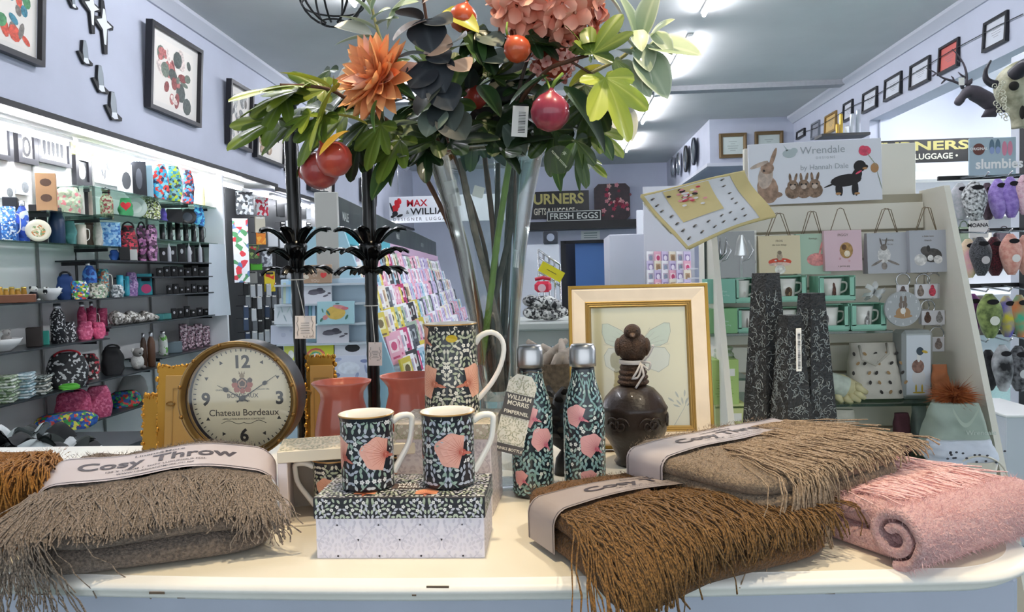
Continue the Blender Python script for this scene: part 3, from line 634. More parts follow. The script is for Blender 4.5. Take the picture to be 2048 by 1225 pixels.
for s in (-1, 1):
    wing(b, [(s * .004, .0), (s * .03, .034), (s * .06, .05), (s * .072, .049), (s * .073, .03), (s * .066, .008), (s * .05, .0), (s * .02, -.004)], cx, cz_, 0, 2, .0006)
    wing(b, [(s * .004, -.004), (s * .03, -.002), (s * .06, -.004), (s * .07, -.02), (s * .066, -.042), (s * .045, -.056), (s * .02, -.046), (s * .006, -.02)], cx, cz_, 1, 2, .0007)
    for k in range(5): b.tube([(cx + s * .006, .0003, cz_), (cx + s * (.03 + .01 * k), .0003, cz_ + .04 - .009 * k)], .0003, 3, 2)
    b.tube([(cx, .0003, cz_ + .02), (cx + s * .01, .0003, cz_ + .04)], .0005, 3, 2)
b.ball((cx, .0005, cz_ - .005), (.004, .001, .03), 8, 2)
for k in range(9):
    a_ = radians(40 + 15 * k); x0_, z0_ = fw * .3, fh * .24; b.add([(x0_ + q_[0], .0005, z0_ + q_[1]) for q_ in leafpoly(.016 * cos(a_) * (1 + k % 2), .016 * sin(a_) * (1 + k % 2), a_, .016, .004)], [tuple(range(8))], 2)
b.tube([(fw * .3 - .03, .0004, fh * .24 - .05), (fw * .3, .0004, fh * .24), (fw * .3 + .014, .0004, fh * .24 + .03)], .0005, 3, 2)
b.build('butterfly_print', [mat('d6dcc4', .6), mat('e6e2cf', .6), mat('b7b29a', .6)], art, fix=False)
b = MB(); b.box((0, -.001, fh / 2), (fw - .098, .0012, fh - .098)); b.build('glass', CLEAR, g)

# ================================================================= black carved pillar candles
cm_ = mat('23262a', .6, var=.35, scale=40, bump=.9, bscale=160); cl = mat('858f93', .7); ct = mat('33373b', .5)
def pillar(label, x0, x1, y1, Y, wb, rz, tagp=None):
    a, c = ony(x0, y1, Y), ony(x1, y1, Y); w1 = (c.x - a.x) / 1.25; H = a.z - T; g = thing('pillar_candle', label, 'candle', ((a.x + c.x) / 2, Y, T + .001), rz)
    def wd(z): return lerp(wb, w1, z / H)
    b = MB()
    for z0, z1, m in ((0, H * .93, 0), (H * .93, H, 0)):
        vs = []
        for z in (z0, z1):
            k = wd(z) / 2
            for sx_, sy_ in ((-1, -1), (1, -1), (1, 1), (-1, 1)): vs.append((sx_ * k, sy_ * k, z))
        b.add(vs, [(0, 1, 5, 4), (1, 2, 6, 5), (2, 3, 7, 6), (3, 0, 4, 7), (4, 5, 6, 7), (3, 2, 1, 0)], m)
    b.build('body', cm_, g); q = random.Random(int(x0)); b = MB()
    for k in range(640):
        f = q.randrange(4); z = q.uniform(.005, H * .9); x = q.uniform(-.45, .45); l = q.uniform(.006, .014); t0 = q.uniform(0, 6.3); cv = q.uniform(-2.5, 2.5); pts = []
        for i in range(5):
            u = i / 4; aa = t0 + cv * u; zz_ = min(max(z + l * (u - .5) * sin(aa) * 1.4, .003), H * .92); kx = wd(zz_); xx = min(max(x * kx + l * (u - .5) * cos(aa) * 1.4, -kx / 2), kx / 2)
            v = Vector((xx, -kx / 2 - .0002, zz_)); pts.append(RZ(f * pi / 2) @ v)
        b.tube(pts, .0006, 3, 0, False, False)
    b.build('carved_fern_lines', cl, g, fix=False)
    if tagp: 
        b = MB(); k = wd(H * .8) / 2; b.box((.002, -k - .004, H * .76), (.012, .002, H * .3), 0, .0005); t = b.build('barcode_label', PAPER, g)
        b = MB()
        for i in range(26): b.box((.002, -k - .0052, H * .63 + i * .0028), (.006, .0003, R_.choice((.0006, .0012, .0018))))
        b.build('barcode', DARK, t)
pillar('tallest black carved tapering pillar candle, leftmost of three', 1508, 1555, 548, 1.585, .075, radians(28))
pillar('shortest black carved tapering pillar candle, centre, white barcode label', 1560, 1600, 632, 1.52, .066, radians(20), True)
pillar('middle height black carved tapering pillar candle, rightmost of three', 1600, 1645, 588, 1.60, .075, radians(24))
# ================================================================= woollen throws
def slab_mesh(b, a, d, t, zm, rc, amp, seed, m=0, nu=112):
    """a folded layer: rounded rectangle footprint 2a x 2d, half thickness t at height zm"""
    def foot(u, ins):
        ang = 2 * pi * u; A, D = a - ins, d - ins; r = max(rc - ins, .004)
        c, s = cos(ang), sin(ang); e = .38
        return (A * math.copysign(abs(c) ** e, c), D * math.copysign(abs(s) ** e, s))
    rows = [(t * (1 - cos(v)), t * sin(v)) for v in [radians(-90 + 22.5 * k) for k in range(9)]]
    rows += [(t + (min(a, d) - t) * k / 9, t) for k in range(1, 9)]
    off = Vector((seed * 7.3, seed * 3.1, seed))
    def f(u, v):
        j = v * (len(rows) - 1); ins, z = rows[int(round(j))]
        x, y = foot(u, ins); p = Vector((x, y, zm + z))
        nz = noise.noise(p * 28 + off) * amp + noise.noise(p * 90 + off) * amp * .35
        return (x + nz * .6 * (1 if ins < t else 0) * cos(2 * pi * u), y + nz * .6 * sin(2 * pi * u) * (1 if ins < t else 0), zm + z + nz * (1 if z > 0 else .15))
    b.grid(f, nu, len(rows) - 1, m, True, True)
def wool(h, h2): return mat(h, .95, h2=h2, scale=260, bump=1, bscale=330, sheen=.12)
def throw(name, label, c, rz, a, d, layers, col, warp, fringe, band=None, seed=1, tiltx=0, tilty=0, fuzz=9000, root=None):
    """layers: list of half thickness; local x = width, front is -y"""
    g = thing(name, label, 'throw', c, rz, rx=tiltx, ry=tilty); H = 2 * sum(layers); z = 0; q = random.Random(seed)
    m = wool(*col[:2]); mfr = mat(col[2], .9, h2=col[3], scale=420, sheen=.1)
    for k, t in enumerate(layers):
        b = MB(); b.warp = warp; slab_mesh(b, a - q.uniform(0, .006), d - q.uniform(0, .006), t * 1.06, z + t, .05, .004, seed + k); b.build('fold', m, g, fix=False); z += 2 * t
    TT = H / 2
    rb = layers[-1] * 1.06
    def path(y0, s):          # follow the top, then round the front edge and down
        L1 = y0 - (-d + rb)
        if s < L1: return (y0 - s, H, 0)
        an = (s - L1) / rb
        if an < pi * .5: return (-d + rb - rb * sin(an), H - rb + rb * cos(an), an)
        return (-d - .002, H - rb - (an - pi / 2) * rb, pi / 2)
    b = MB(); b.warp = warp
    for (x0, x1, y0, Ls, drift, cnt, lift) in fringe:
        for i in range(cnt):
            x = lerp(x0, x1, (i + q.random()) / cnt); yy = y0 + q.uniform(-.006, .006); L_ = Ls * q.uniform(.75, 1.12); dr = drift + q.gauss(0, .22); ph = q.uniform(0, 6.3); lf = q.uniform(.002, lift); pts = []; wv = q.uniform(.001, .0045)
            nseg = 11
            for k in range(nseg + 1):
                s = L_ * k / nseg; y, zz, an = path(yy, s); o = lf * min(1, k / 3) * (1 - .25 * k / nseg)
                pts.append((x + dr * s + wv * sin(ph + s * 110), y - sin(an) * o + .3 * wv * cos(ph + s * 90), max(zz + cos(an) * o, .001 - 9 * (warp is not None))))
            r0 = q.uniform(.0008, .0014); b.tube(pts, [r0 * (1 + .25 * sin(k * 2.1 + ph)) for k in range(nseg + 1)], 4, 0, True, False)
    if b.v: tag(b.build('fringe', mfr, g, fix=False), kind='stuff')
    b = MB(); b.warp = warp
    for k in range(fuzz):
        w = q.random()
        if w < .55: x, y, zz, nx, ny, nz = q.uniform(-1, 1) * (a - rb), q.uniform(-1, 1) * (d - rb), H + .002, q.gauss(0, .5), q.gauss(0, .5), .8
        else:
            an = q.uniform(0, 1.57); dn = q.random() * (H - rb) if q.random() < .6 else 0
            if dn: an = 1.57
            e = q.choice((0, 0, 1, 2)); of_ = rb + .001
            if e == 0: x = q.uniform(-1, 1) * (a - rb); y, zz = -d + rb - of_ * sin(an), H - rb + of_ * cos(an) - dn; nx, ny, nz = q.gauss(0, .5), -sin(an), cos(an)
            else:
                s_ = -1 if e == 1 else 1; y = q.uniform(-1, 1) * (d - rb); x, zz = s_ * (a - rb + of_ * sin(an)), H - rb + of_ * cos(an) - dn; nx, ny, nz = s_ * sin(an), q.gauss(0, .5), cos(an)
        if (abs(x) / a) ** 5 + (abs(y) / d) ** 5 > 1.02 or (band and band[0] - .006 < y < band[1] + .006): continue
        l = q.uniform(.003, .007); tx, ty, tz = q.gauss(0, 1), q.gauss(0, 1), q.gauss(0, 1); e_ = .0003
        b.add([(x - tx * e_, y - ty * e_, zz - tz * e_), (x + tx * e_, y + ty * e_, zz + tz * e_), (x + nx * l + tx * .002, y + ny * l + ty * .002, zz + nz * l)], [(0, 1, 2)])
    if fuzz: tag(b.build('fuzz', mfr, g, fix=False), kind='stuff')
    if band:
        y0, y1, bm, tm, txt, ts, tx0 = band; b = MB(); b.warp = warp
        def bp(s, y, o=.0052):      # s: signed distance along x over the top
            aa = a - rb; oo = rb + o
            if abs(s) <= aa: return (s, y, H + o)
            an = (abs(s) - aa) / rb; sg = 1 if s > 0 else -1
            if an < pi / 2: return (sg * (aa + oo * sin(an)), y, H - rb + oo * cos(an))
            return (sg * (a + o), y, H - rb - (an - pi / 2) * rb)
        Lb = a - rb + rb * 1.57 + H - rb - .006
        b.grid(lambda u, v: bp(lerp(-Lb, Lb, u), lerp(y0, y1, v)), 90, 4); bo = b.build('paper_band', bm, g, fix=False)
        b = MB(); b.warp = warp
        for yy in (y0 + .004, y1 - .004): b.grid(lambda u, v: bp(lerp(-Lb, Lb, u), yy + (v - .5) * .0014, .0058), 60, 1)
        b.build('band_rule', tm, bo, fix=False)
        b = MB(); b.warp = warp; mid = (y0 + y1) / 2
        for st, sz, dy, bo_, sx_ in txt: textmb(b, st, sz, 0, fn=lambda x, zz, dy=dy: bp(tx0 + x, mid + dy + zz, .006), bold=bo_, sx=sx_)
        b.build('band_lettering', tm, bo, fix=False)
    return g
TXT = lambda k: [('Linens&More', .0095 * k, .0215 * k, .015, 1.35), ('Cosy Throw', .032 * k, -.007 * k, .024, 1.3), ('130 X 170CM  |  SOFT LUXURIOUS FEEL', .0062 * k, -.0195 * k, .01, 1.25), ('WWW.LINENSANDMORE.CO.NZ', .0055 * k, -.0285 * k, .01, 1.25)]
silver = mat('bdb4b8', .38, var=.02, scale=4); silverink = mat('474148', .5)
# grey-brown throw, front left
def w1(p):
    x, y, z = p; bl = .026 * max(0, 1 - (x / .16) ** 2) * max(0, 1 - (y / .12) ** 2); f = z / .1
    k = max(0, (y + .115) / .23)
    zz = z * (.6 + .56 * k) + bl * f * .5 + .004 * sin(x * 30) * f
    if x < -.13 and y < -.16: zz -= 0
    return Vector((x * (1 + .02 * f), y, zz))
throw('grey_throw', 'folded grey brown woollen throw with fringe, paper band reading Cosy Throw, at table left', (-.588, 1.052, T + .002), radians(21), .155, .12, [.025, .026], ('8d7d70', '5f544c', '9d8c7d', '524942'), w1,
      [(-.15, .15, -.02, .1, .0, 420, .006), (-.15, .15, -.03, .092, -.06, 260, .009), (-.158, -.135, -.02, .26, -.08, 80, .006), (.12, .15, -.02, .15, .06, 60, .008), (-.12, .12, -.045, .07, .25, 140, .01)],
      (-.012, .068, silver, silverink, TXT(1.0), 1, -.005), seed=3)
def w2(p): return Vector((p.x, p.y, p.z * (1 + .25 * noise.noise(p * 9))))
throw('ochre_throw', 'ochre woollen throw at the far left edge, partly behind the grey throw', (-.905, 1.07, T + .002), radians(25), .13, .13, [.026, .028], ('a5702c', '7a4c17', 'b07a34', '6d4516'), w2,
      [(-.1, .12, .05, .17, 0, 220, .01), (-.1, .12, -.02, .13, .05, 150, .014)], None, seed=5)
# ochre throw, centre right, hanging over the front edge
A = Vector((-.066, 1.108)); B = Vector((.055, .822)); C = Vector((.362, .985)); D_ = A + C - B; cen = (A + C) / 2; rot = atan2((C - B).y, (C - B).x)
def w3(p):
    x, y, z = p; f = z / .06
    zz = z * (1.0 + .12 * noise.noise(Vector((x * 6, y * 6, 2)))) + .010 * max(0, 1 - (x / .18) ** 2) * max(0, 1 - (y / .16) ** 2) * f
    g_ = max(0, (-x - y * .9) - .18); zz -= 2.2 * g_ * g_ + .12 * g_
    return Vector((x, y, zz))
throw('ochre_throw', 'folded ochre brown throw with fringe lying across the table front, under the taupe throw', (cen.x, cen.y, T + .003), rot, .172, .155, [.0145, .0145], ('80562a', '573a18', '8c6534', '432e16'), w3,
      [(-.17, .17, .003, .17, .0, 420, .006), (-.165, .12, -.03, .14, .05, 260, .01), (-.17, -.1, -.03, .17, -.05, 70, .009), (.03, .07, .13, .06, .8, 30, .012)],
      (.008, .088, mat('a39794', .42, var=.02, scale=4), silverink, TXT(1.0), 1, .0), seed=7)

# taupe throw on top
A = Vector((.080, 1.205)); B = Vector((.250, .932)); C = Vector((.535, 1.135)); cen = (A + C) / 2; rot = atan2((C - B).y, (C - B).x)
def w4(p):
    x, y, z = p; f = z / .042
    return Vector((x, y, z * (1 + .15 * noise.noise(Vector((x * 7, y * 7, 5)))) + .003 * f * max(0, 1 - (x / .18) ** 2) + .004 * max(0, x / .17) ** 2))
throw('taupe_throw', 'folded beige taupe throw with fringe, lying on top of the ochre throw', (cen.x, cen.y, T + .06), rot, .172, .15, [.0105, .0105], ('a28c74', '7d6c5b', 'b49c82', '74614e'), w4,
      [(-.07, .165, .024, .165, .05, 440, .007), (-.075, .165, -.025, .12, .12, 260, .011), (-.09, -.05, -.01, .22, -.03, 90, .008), (.07, .165, .1, .11, .3, 130, .009), (.03, .165, .05, .12, .25, 160, .009)],
      (.03, .11, mat('b3aaad', .4, var=.02, scale=4), silverink, TXT(1.0), 1, .0), seed=9)
# pink rolled throw at the right
def w5(p): return Vector((p.x, p.y, p.z * (1 + .12 * noise.noise(p * 11))))
e0 = onz(1783, 1136, T); ang = radians(31); cen = Vector((e0.x, e0.y)) + Vector((cos(ang), sin(ang))) * .135 + Vector((-sin(ang), cos(ang))) * .075
g = throw('pink_throw', 'pale pink mohair throw rolled up with spiral end, at the right end of the table', (cen.x, cen.y, T + .002), ang, .125, .112, [.0155, .017], ('e8bfbd', 'd6a3a3', 'f3d2cf', 'dcaaaa'), w5,
      [(-.09, .12, .06, .12, .1, 260, .008), (-.1, .12, .02, .09, .15, 180, .012), (-.1, .12, .1, .1, .1, 130, .008)], None, seed=13, fuzz=14000)
b = MB(); pts = []
for i in range(60):
    t = i / 59; an = -pi / 2 - t * 2 * pi * 1.65; r = lerp(.0365, .0085, t); pts.append((-.078 + r * 1.12 * cos(an), .0385 + r * sin(an)))
def sp_(u, v):
    j = u * 59; i = min(int(j), 58); f = j - i; y, z = lerp(pts[i][0], pts[i + 1][0], f), lerp(pts[i][1], pts[i + 1][1], f); return y, z
def sh(o):
    def f(u, v):
        y, z = sp_(u, 0); y2, z2 = sp_(min(u + .01, 1), 0); y1, z1 = sp_(max(u - .01, 0), 0); ty, tz = y2 - y1, z2 - z1; l = sqrt(ty * ty + tz * tz) + 1e-9
        x = lerp(-.135, .128, v); n_ = .0022 * noise.noise(Vector((x * 30, y * 40, z * 40)))
        return (x + n_, y - tz / l * (o + n_), z + ty / l * (o + n_))
    return f
b.grid(sh(.0062), 90, 26); b.grid(sh(-.0062), 90, 26); b.grid(lambda u, v: Vector(sh(.0062)(u, 0)).lerp(Vector(sh(-.0062)(u, 0)), v) + Vector((-.003 * sin(pi * v), 0, 0)), 90, 3)
b.build('rolled_fold', wool('e8bfbd', 'd6a3a3'), g, fix=False)
b = MB(); q = random.Random(44); so_ = sh(.0066)
for k in range(7000):
    u, v = q.random() * (.62 if k % 4 else .98), q.random(); p0 = Vector(so_(u, v)); n_ = (p0 - Vector((p0.x, -.078, .0385))).normalized(); l = q.uniform(.003, .009); t_ = Vector((q.gauss(0, 1), q.gauss(0, 1), q.gauss(0, 1))); b.add([p0 - t_ * .0003, p0 + t_ * .0003, p0 + n_ * l + t_ * .002], [(0, 1, 2)])
tag(b.build('roll_fuzz', mat('f3d2cf', .9, h2='dcaaaa', scale=420, sheen=.1), g, fix=False), kind='stuff')
# ================================================================= tall glass vase and the flowers in it
VY = 1.33; vt = ony(966, 312, VY); vb = ony(1003, 985, VY); H = vt.z - T; lean = atan2(vt.x - vb.x, vt.z - vb.z)
g = thing('glass_vase', 'tall clear glass trumpet vase holding the artificial flowers', 'vase', (vb.x + .004, VY, T + .001), 0, ry=lean)
prof = [(.044, 0), (.052, .003), (.053, .012), (.04, .02), (.03, .03), (.0275, .05), (.034, .062), (.0275, .075), (.034, .09), (.028, .104), (.037, .12), (.034, .135), (.033, .15), (.036, .2), (.041, .26), (.05, .33), (.064, .42), (.082, .51), (.1, H - .01), (.107, H)]
b = MB(); b.lathe([(.0005, 0)] + prof + [(r - .003, z) for r, z in reversed(prof[13:])] + [(.028, .155), (.0005, .15)], 64); b.build('vase_body', glass('fbfdfc'), g)
b = MB(); b.lathe([(.1065, H - .002), (.1078, H + .0008), (.1045, H)], 64); b.build('rim', mat('dfe9e6', .1, alpha=.55), g)
VB = Vector((vb.x + .004, VY, T + .2)); VM = TR(vb.x + .004, VY, T + .001) @ RY(lean)
def vin(a, r, z): return VM @ Vector((r * cos(a), r * sin(a), z))
# ---- leaf meshes (base at origin, tip along +x, face +z), vein colour in a vertex attribute
def colmesh(mb, name, m, cols):
    me = mb.mesh(name, m, fix=False); at = me.color_attributes.new('Col', 'FLOAT_COLOR', 'POINT'); at.data.foreach_set('color', [c for k in cols for c in k]); return me
LEAFM = mat('ffffff', .42, attr=1, coat=.15)
LEAFT = LEAFM
def mixc(a, c, t): return tuple(lerp(a[i], c[i], t) for i in range(3)) + (1,)
def fig_leaf(seed, c1, c2, cv, nl=5):
    q = random.Random(seed); lobes = [(0, 1.0, .21)] + [(s * (.78 + q.uniform(-.08, .08)), .82 + q.uniform(-.08, .06), .2) for s in (-1, 1)] + ([(s * (1.55 + q.uniform(-.1, .1)), .52 + q.uniform(-.06, .06), .22) for s in (-1, 1)] if nl == 5 else [])
    A = [-2.3 + 4.6 * i / 92 for i in range(93)]; NR = 7; vs = []; cols = []; fl = q.uniform(-.25, .25)
    for a in A:
        r = .34 * max(.3, cos(a * .5)); vein = 0
        for t, L_, w in lobes:
            d = abs(a - t); ww = w * 2.5; r = max(r, L_ * (1 - (d / ww) ** 1.5) ** .55 if d < ww else 0)
            vein = max(vein, exp(-(d / .035) ** 2))
        r *= 1 + .02 * q.uniform(-1, 1)
        for j in range(NR + 1):
            u = j / NR; rr = r * u; x, y = rr * cos(a), rr * sin(a)
            z = -.16 * rr * rr + .10 * abs(y) ** 1.2 + fl * x * y + .03 * sin(a * 6 + seed) * u - .02 * vein * u
            vs.append((x, y, z)); e = mixc(lin(c1), lin(c2), min(1, max(0, .5 + .5 * sin(a * 1.7 + seed) * u + q.uniform(-.08, .08)))); cols.append(mixc(e, lin(cv), vein * .55 * (1 - .4 * u)))
    b = MB(); k = NR + 1; b.add(vs, [(i * k + j, (i + 1) * k + j, (i + 1) * k + j + 1, i * k + j + 1) for i in range(len(A) - 1) for j in range(NR)], 0, True)
    return colmesh(b, 'leaf', LEAFM, cols)
def oval_leaf(seed, c1, c2, cv, wd=.42, edge=None, blunt=.8, cup=.12, rough=.45):
    q = random.Random(seed); vs = []; cols = []; NU, NV = 10, 14; tw = q.uniform(-.4, .4)
    for j in range(NV + 1):
        v = j / NV; w = wd * sin(pi * min(1, v ** blunt)) ** .7 if 0 < v < 1 else .004
        for i in range(NU + 1):
            u = i / NU * 2 - 1; y = w * .5 * u; z = cup * abs(u) ** 1.6 * w - .22 * v * v + tw * y * v
            vs.append((v, y, z)); e = mixc(lin(c1), lin(c2), min(1, max(0, .4 + .4 * sin(v * 3 + seed + u) + q.uniform(-.05, .05)))); e = mixc(e, lin(cv), .5 * exp(-(u / .09) ** 2))
            if edge and (abs(u) > .9 or v > .96): e = mixc(e, lin(edge), .8)
            cols.append(e)
    b = MB(); k = NU + 1; b.add(vs, [(j * k + i, j * k + i + 1, (j + 1) * k + i + 1, (j + 1) * k + i) for j in range(NV) for i in range(NU)], 0, True)
    return colmesh(b, 'leaf', LEAFM, cols)
FIG = [fig_leaf(i, c1, c2, cv, nl) for i, (c1, c2, cv, nl) in enumerate((('4f6a24', '8a9a34', 'b0b75c', 5), ('38501c', '667c2a', '8fa04a', 5), ('213316', '3f5822', '6c823c', 5), ('7c9234', 'b0b842', 'ced078', 5), ('12220f', '243f1d', '46643a', 3), ('5e7c5a', '86a07a', 'b9c9a0', 5)))]
OV = {'dark': oval_leaf(1, '1a2e16', '2f4d26', '587440', .56), 'mid': oval_leaf(2, '38592a', '5c7c38', '8fa658', .52), 'yellow': oval_leaf(3, 'a7a83a', 'c9c052', 'dfd98c', .62), 'olive': oval_leaf(4, 'b18a2c', 'c7a83e', 'd8c878', .6),
      'lamb': oval_leaf(5, '8fa488', 'b4c2a2', 'd6dfc4', .66, 'e6ecda', .75), 'lamblight': oval_leaf(6, 'a9b98e', 'c9d3ac', 'e4ead0', .6, 'f0f4e4', .75), 'pale': oval_leaf(7, 'd8d9cc', 'e6e4dc', 'f2f1ea', .66, 'f4f4ee')}
EUC = [oval_leaf(20 + i, c1, c2, cv, .95, None, .92, .05) for i, (c1, c2, cv) in enumerate((('2a2f35', '3b4147', '4a5055'), ('31343a', '4a4d52', '555a5e'), ('a58c7c', 'c2a392', 'cdb4a4'), ('232a2b', '36403c', '44504a'), ('54635a', '6d7a70', '87948a')))]
stemb = mat('5c3d2c', .6, var=.25, scale=40); stemg = mat('6f8a34', .5, var=.15, scale=30); stemd = mat('4a4038', .65, var=.3, scale=50); stems_p = mat('8b8a5c', .6)
def place(me, parent, base, tip, roll=0, k=1.0, wk=1.0, up=(0, -.55, .85), name='leaf'):
    """leaf from base to tip; its face turned towards 'up' (default: towards the viewer and the ceiling), then rolled"""
    x = (tip - base); L_ = x.length; x.normalize(); u = Vector(up).normalized(); z = (u - x * u.dot(x)); z = z.normalized() if z.length > .05 else x.orthogonal().normalized()
    z = Matrix.Rotation(roll, 3, x) @ z; y = z.cross(x)
    o = obj(name, me, parent); M = Matrix(((x.x, y.x, z.x, 0), (x.y, y.y, z.y, 0), (x.z, y.z, z.z, 0), (0, 0, 0, 1)))
    o.matrix_local = TR(*base) @ M @ Matrix.Diagonal((L_ * k, L_ * k * wk, L_ * k, 1)); return o
def curve(pts, n=14):
    P = [Vector(p) for p in pts]; out = []
    for i in range(len(P) - 1):
        p0, p1, p2, p3 = P[max(i - 1, 0)], P[i], P[i + 1], P[min(i + 2, len(P) - 1)]
        for k in range(n): f = k / n; out.append(.5 * ((2 * p1) + (p2 - p0) * f + (2 * p0 - 5 * p1 + 4 * p2 - p3) * f * f + (3 * p1 - p0 - 3 * p2 + p3) * f ** 3))
    return out + [P[-1]]
def stem(parent, pts, r0, r1, m, name='stem'):
    c = curve(pts); n_ = len(c); MB().tube(c, [lerp(r0, r1, i / (n_ - 1)) * (1 + .12 * (i % 7 == 0)) for i in range(n_)], 8).build(name, m, parent)
def P(px, py, dy=0): return ony(px, py, VY + dy)
def branch(name, label, cat='branch'): return thing(name, label, cat, (0, 0, 0))
figm = mat('8a2f38', .32, h2='c24a34', scale=22, coat=.5, stretch=(1, 1, .35)); figr = mat('b8402a', .3, h2='d86a34', scale=20, coat=.5, stretch=(1, 1, .35)); figp = mat('6d1f33', .32, h2='a83a4e', scale=40, coat=.5, stretch=(1, 1, .12))
def fig(parent, px, py, r, dy, m, tilt=(.3, 0)):
    c = P(px, py, dy); R = r / FPX * (VY + dy)
    b = MB(TR(*c) @ RX(tilt[0]) @ RY(tilt[1])); b.lathe([(.001, -R * 1.0), (R * .16, -R * .97), (R * .6, -R * .82), (R * .93, -R * .4), (R, 0), (R * .9, R * .42), (R * .6, R * .78), (R * .26, R * .97), (R * .12, R * 1.08), (R * .09, R * 1.2)], 28, 0, fl=.015, fn=9)
    o = b.build('fig', m, parent); MB(TR(*c) @ RX(tilt[0]) @ RY(tilt[1])).tube([(0, 0, R * 1.15), (R * .15, 0, R * 1.5), (R * .5, .01, R * 1.9)], [R * .1, R * .09, R * .08], 7).build('fig_stalk', stemg, o)
# left fig branch
g = branch('fig_branch', 'artificial fig branch reaching out to the left with lobed leaves and red figs')
stem(g, [vin(2.6, .012, .17), vin(2.8, .06, .42), P(800, 270, -.03), P(715, 215, -.1), P(655, 178, -.13), P(560, 170, -.15)], .005, .0025, stemb)
for me, b_, t_, rl, k, wk, dy1, dy2 in ((FIG[3], (606, 172), (452, 178), .35, 1, .75, -.15, -.2), (FIG[1], (556, 238), (448, 286), -.1, 1, .72, -.12, -.18), (FIG[1], (600, 230), (512, 300), .25, 1, .7, -.1, -.13), (FIG[3], (668, 172), (600, 292), .9, 1, .42, -.2, -.22),
        (OV['yellow'], (735, 250), (668, 215), .6, 1.0, .9, -.2, -.2), (OV['olive'], (700, 262), (630, 296), .3, 1, .8, -.22, -.24), (OV['yellow'], (662, 176), (568, 128), .9, 1, .3, -.14, -.16), (FIG[0], (650, 180), (500, 168), -.55, .9, .5, -.1, -.12), (FIG[2], (700, 180), (610, 240), .2, 1, .8, -.05, -.08), (FIG[2], (690, 200), (570, 255), -.2, .9, .8, -.02, -.05),
        (FIG[0], (600, 180), (470, 215), .1, 1, .8, -.13, -.16), (FIG[1], (570, 190), (520, 262), .0, 1.1, .8, -.12, -.15), (FIG[2], (640, 215), (545, 268), .1, 1.1, .85, -.06, -.1), (FIG[1], (690, 225), (618, 290), .1, 1.0, .85, -.1, -.13), (FIG[2], (740, 240), (660, 330), .2, 1.0, .8, -.08, -.1), (FIG[2], (775, 255), (722, 330), .0, 1.1, .85, -.1, -.12), (FIG[4], (740, 190), (650, 200), .1, 1, .9, -.03, -.05), (FIG[1], (800, 280), (748, 360), .1, 1.0, .8, -.13, -.16), (FIG[2], (780, 285), (700, 300), .1, 1.0, .9, -.1, -.12),
        (FIG[1], (650, 232), (590, 318), .1, 1.1, .8, -.19, -.2), (FIG[0], (620, 228), (562, 272), .1, 1.1, .8, -.17, -.19), (FIG[1], (762, 250), (728, 330), .1, 1.1, .8, -.17, -.18),
        (OV['mid'], (640, 290), (580, 345), .3, 1, .75, -.16, -.16), (FIG[4], (720, 285), (690, 358), .1, 1, .9, -.12, -.13), (FIG[2], (660, 140), (620, 200), .3, 1, .8, 0, -.02), (OV['mid'], (755, 200), (735, 262), 1.2, 1, .5, -.2, -.22)):
    place(me, g, P(*b_, dy1), P(*t_, dy2), rl, k, wk)
fig(g, 640, 340, 39, -.17, figm, (.5, .5)); fig(g, 668, 318, 37, -.2, figm, (.2, -.6)); fig(g, 617, 342, 22, -.15, figm, (.2, .4))
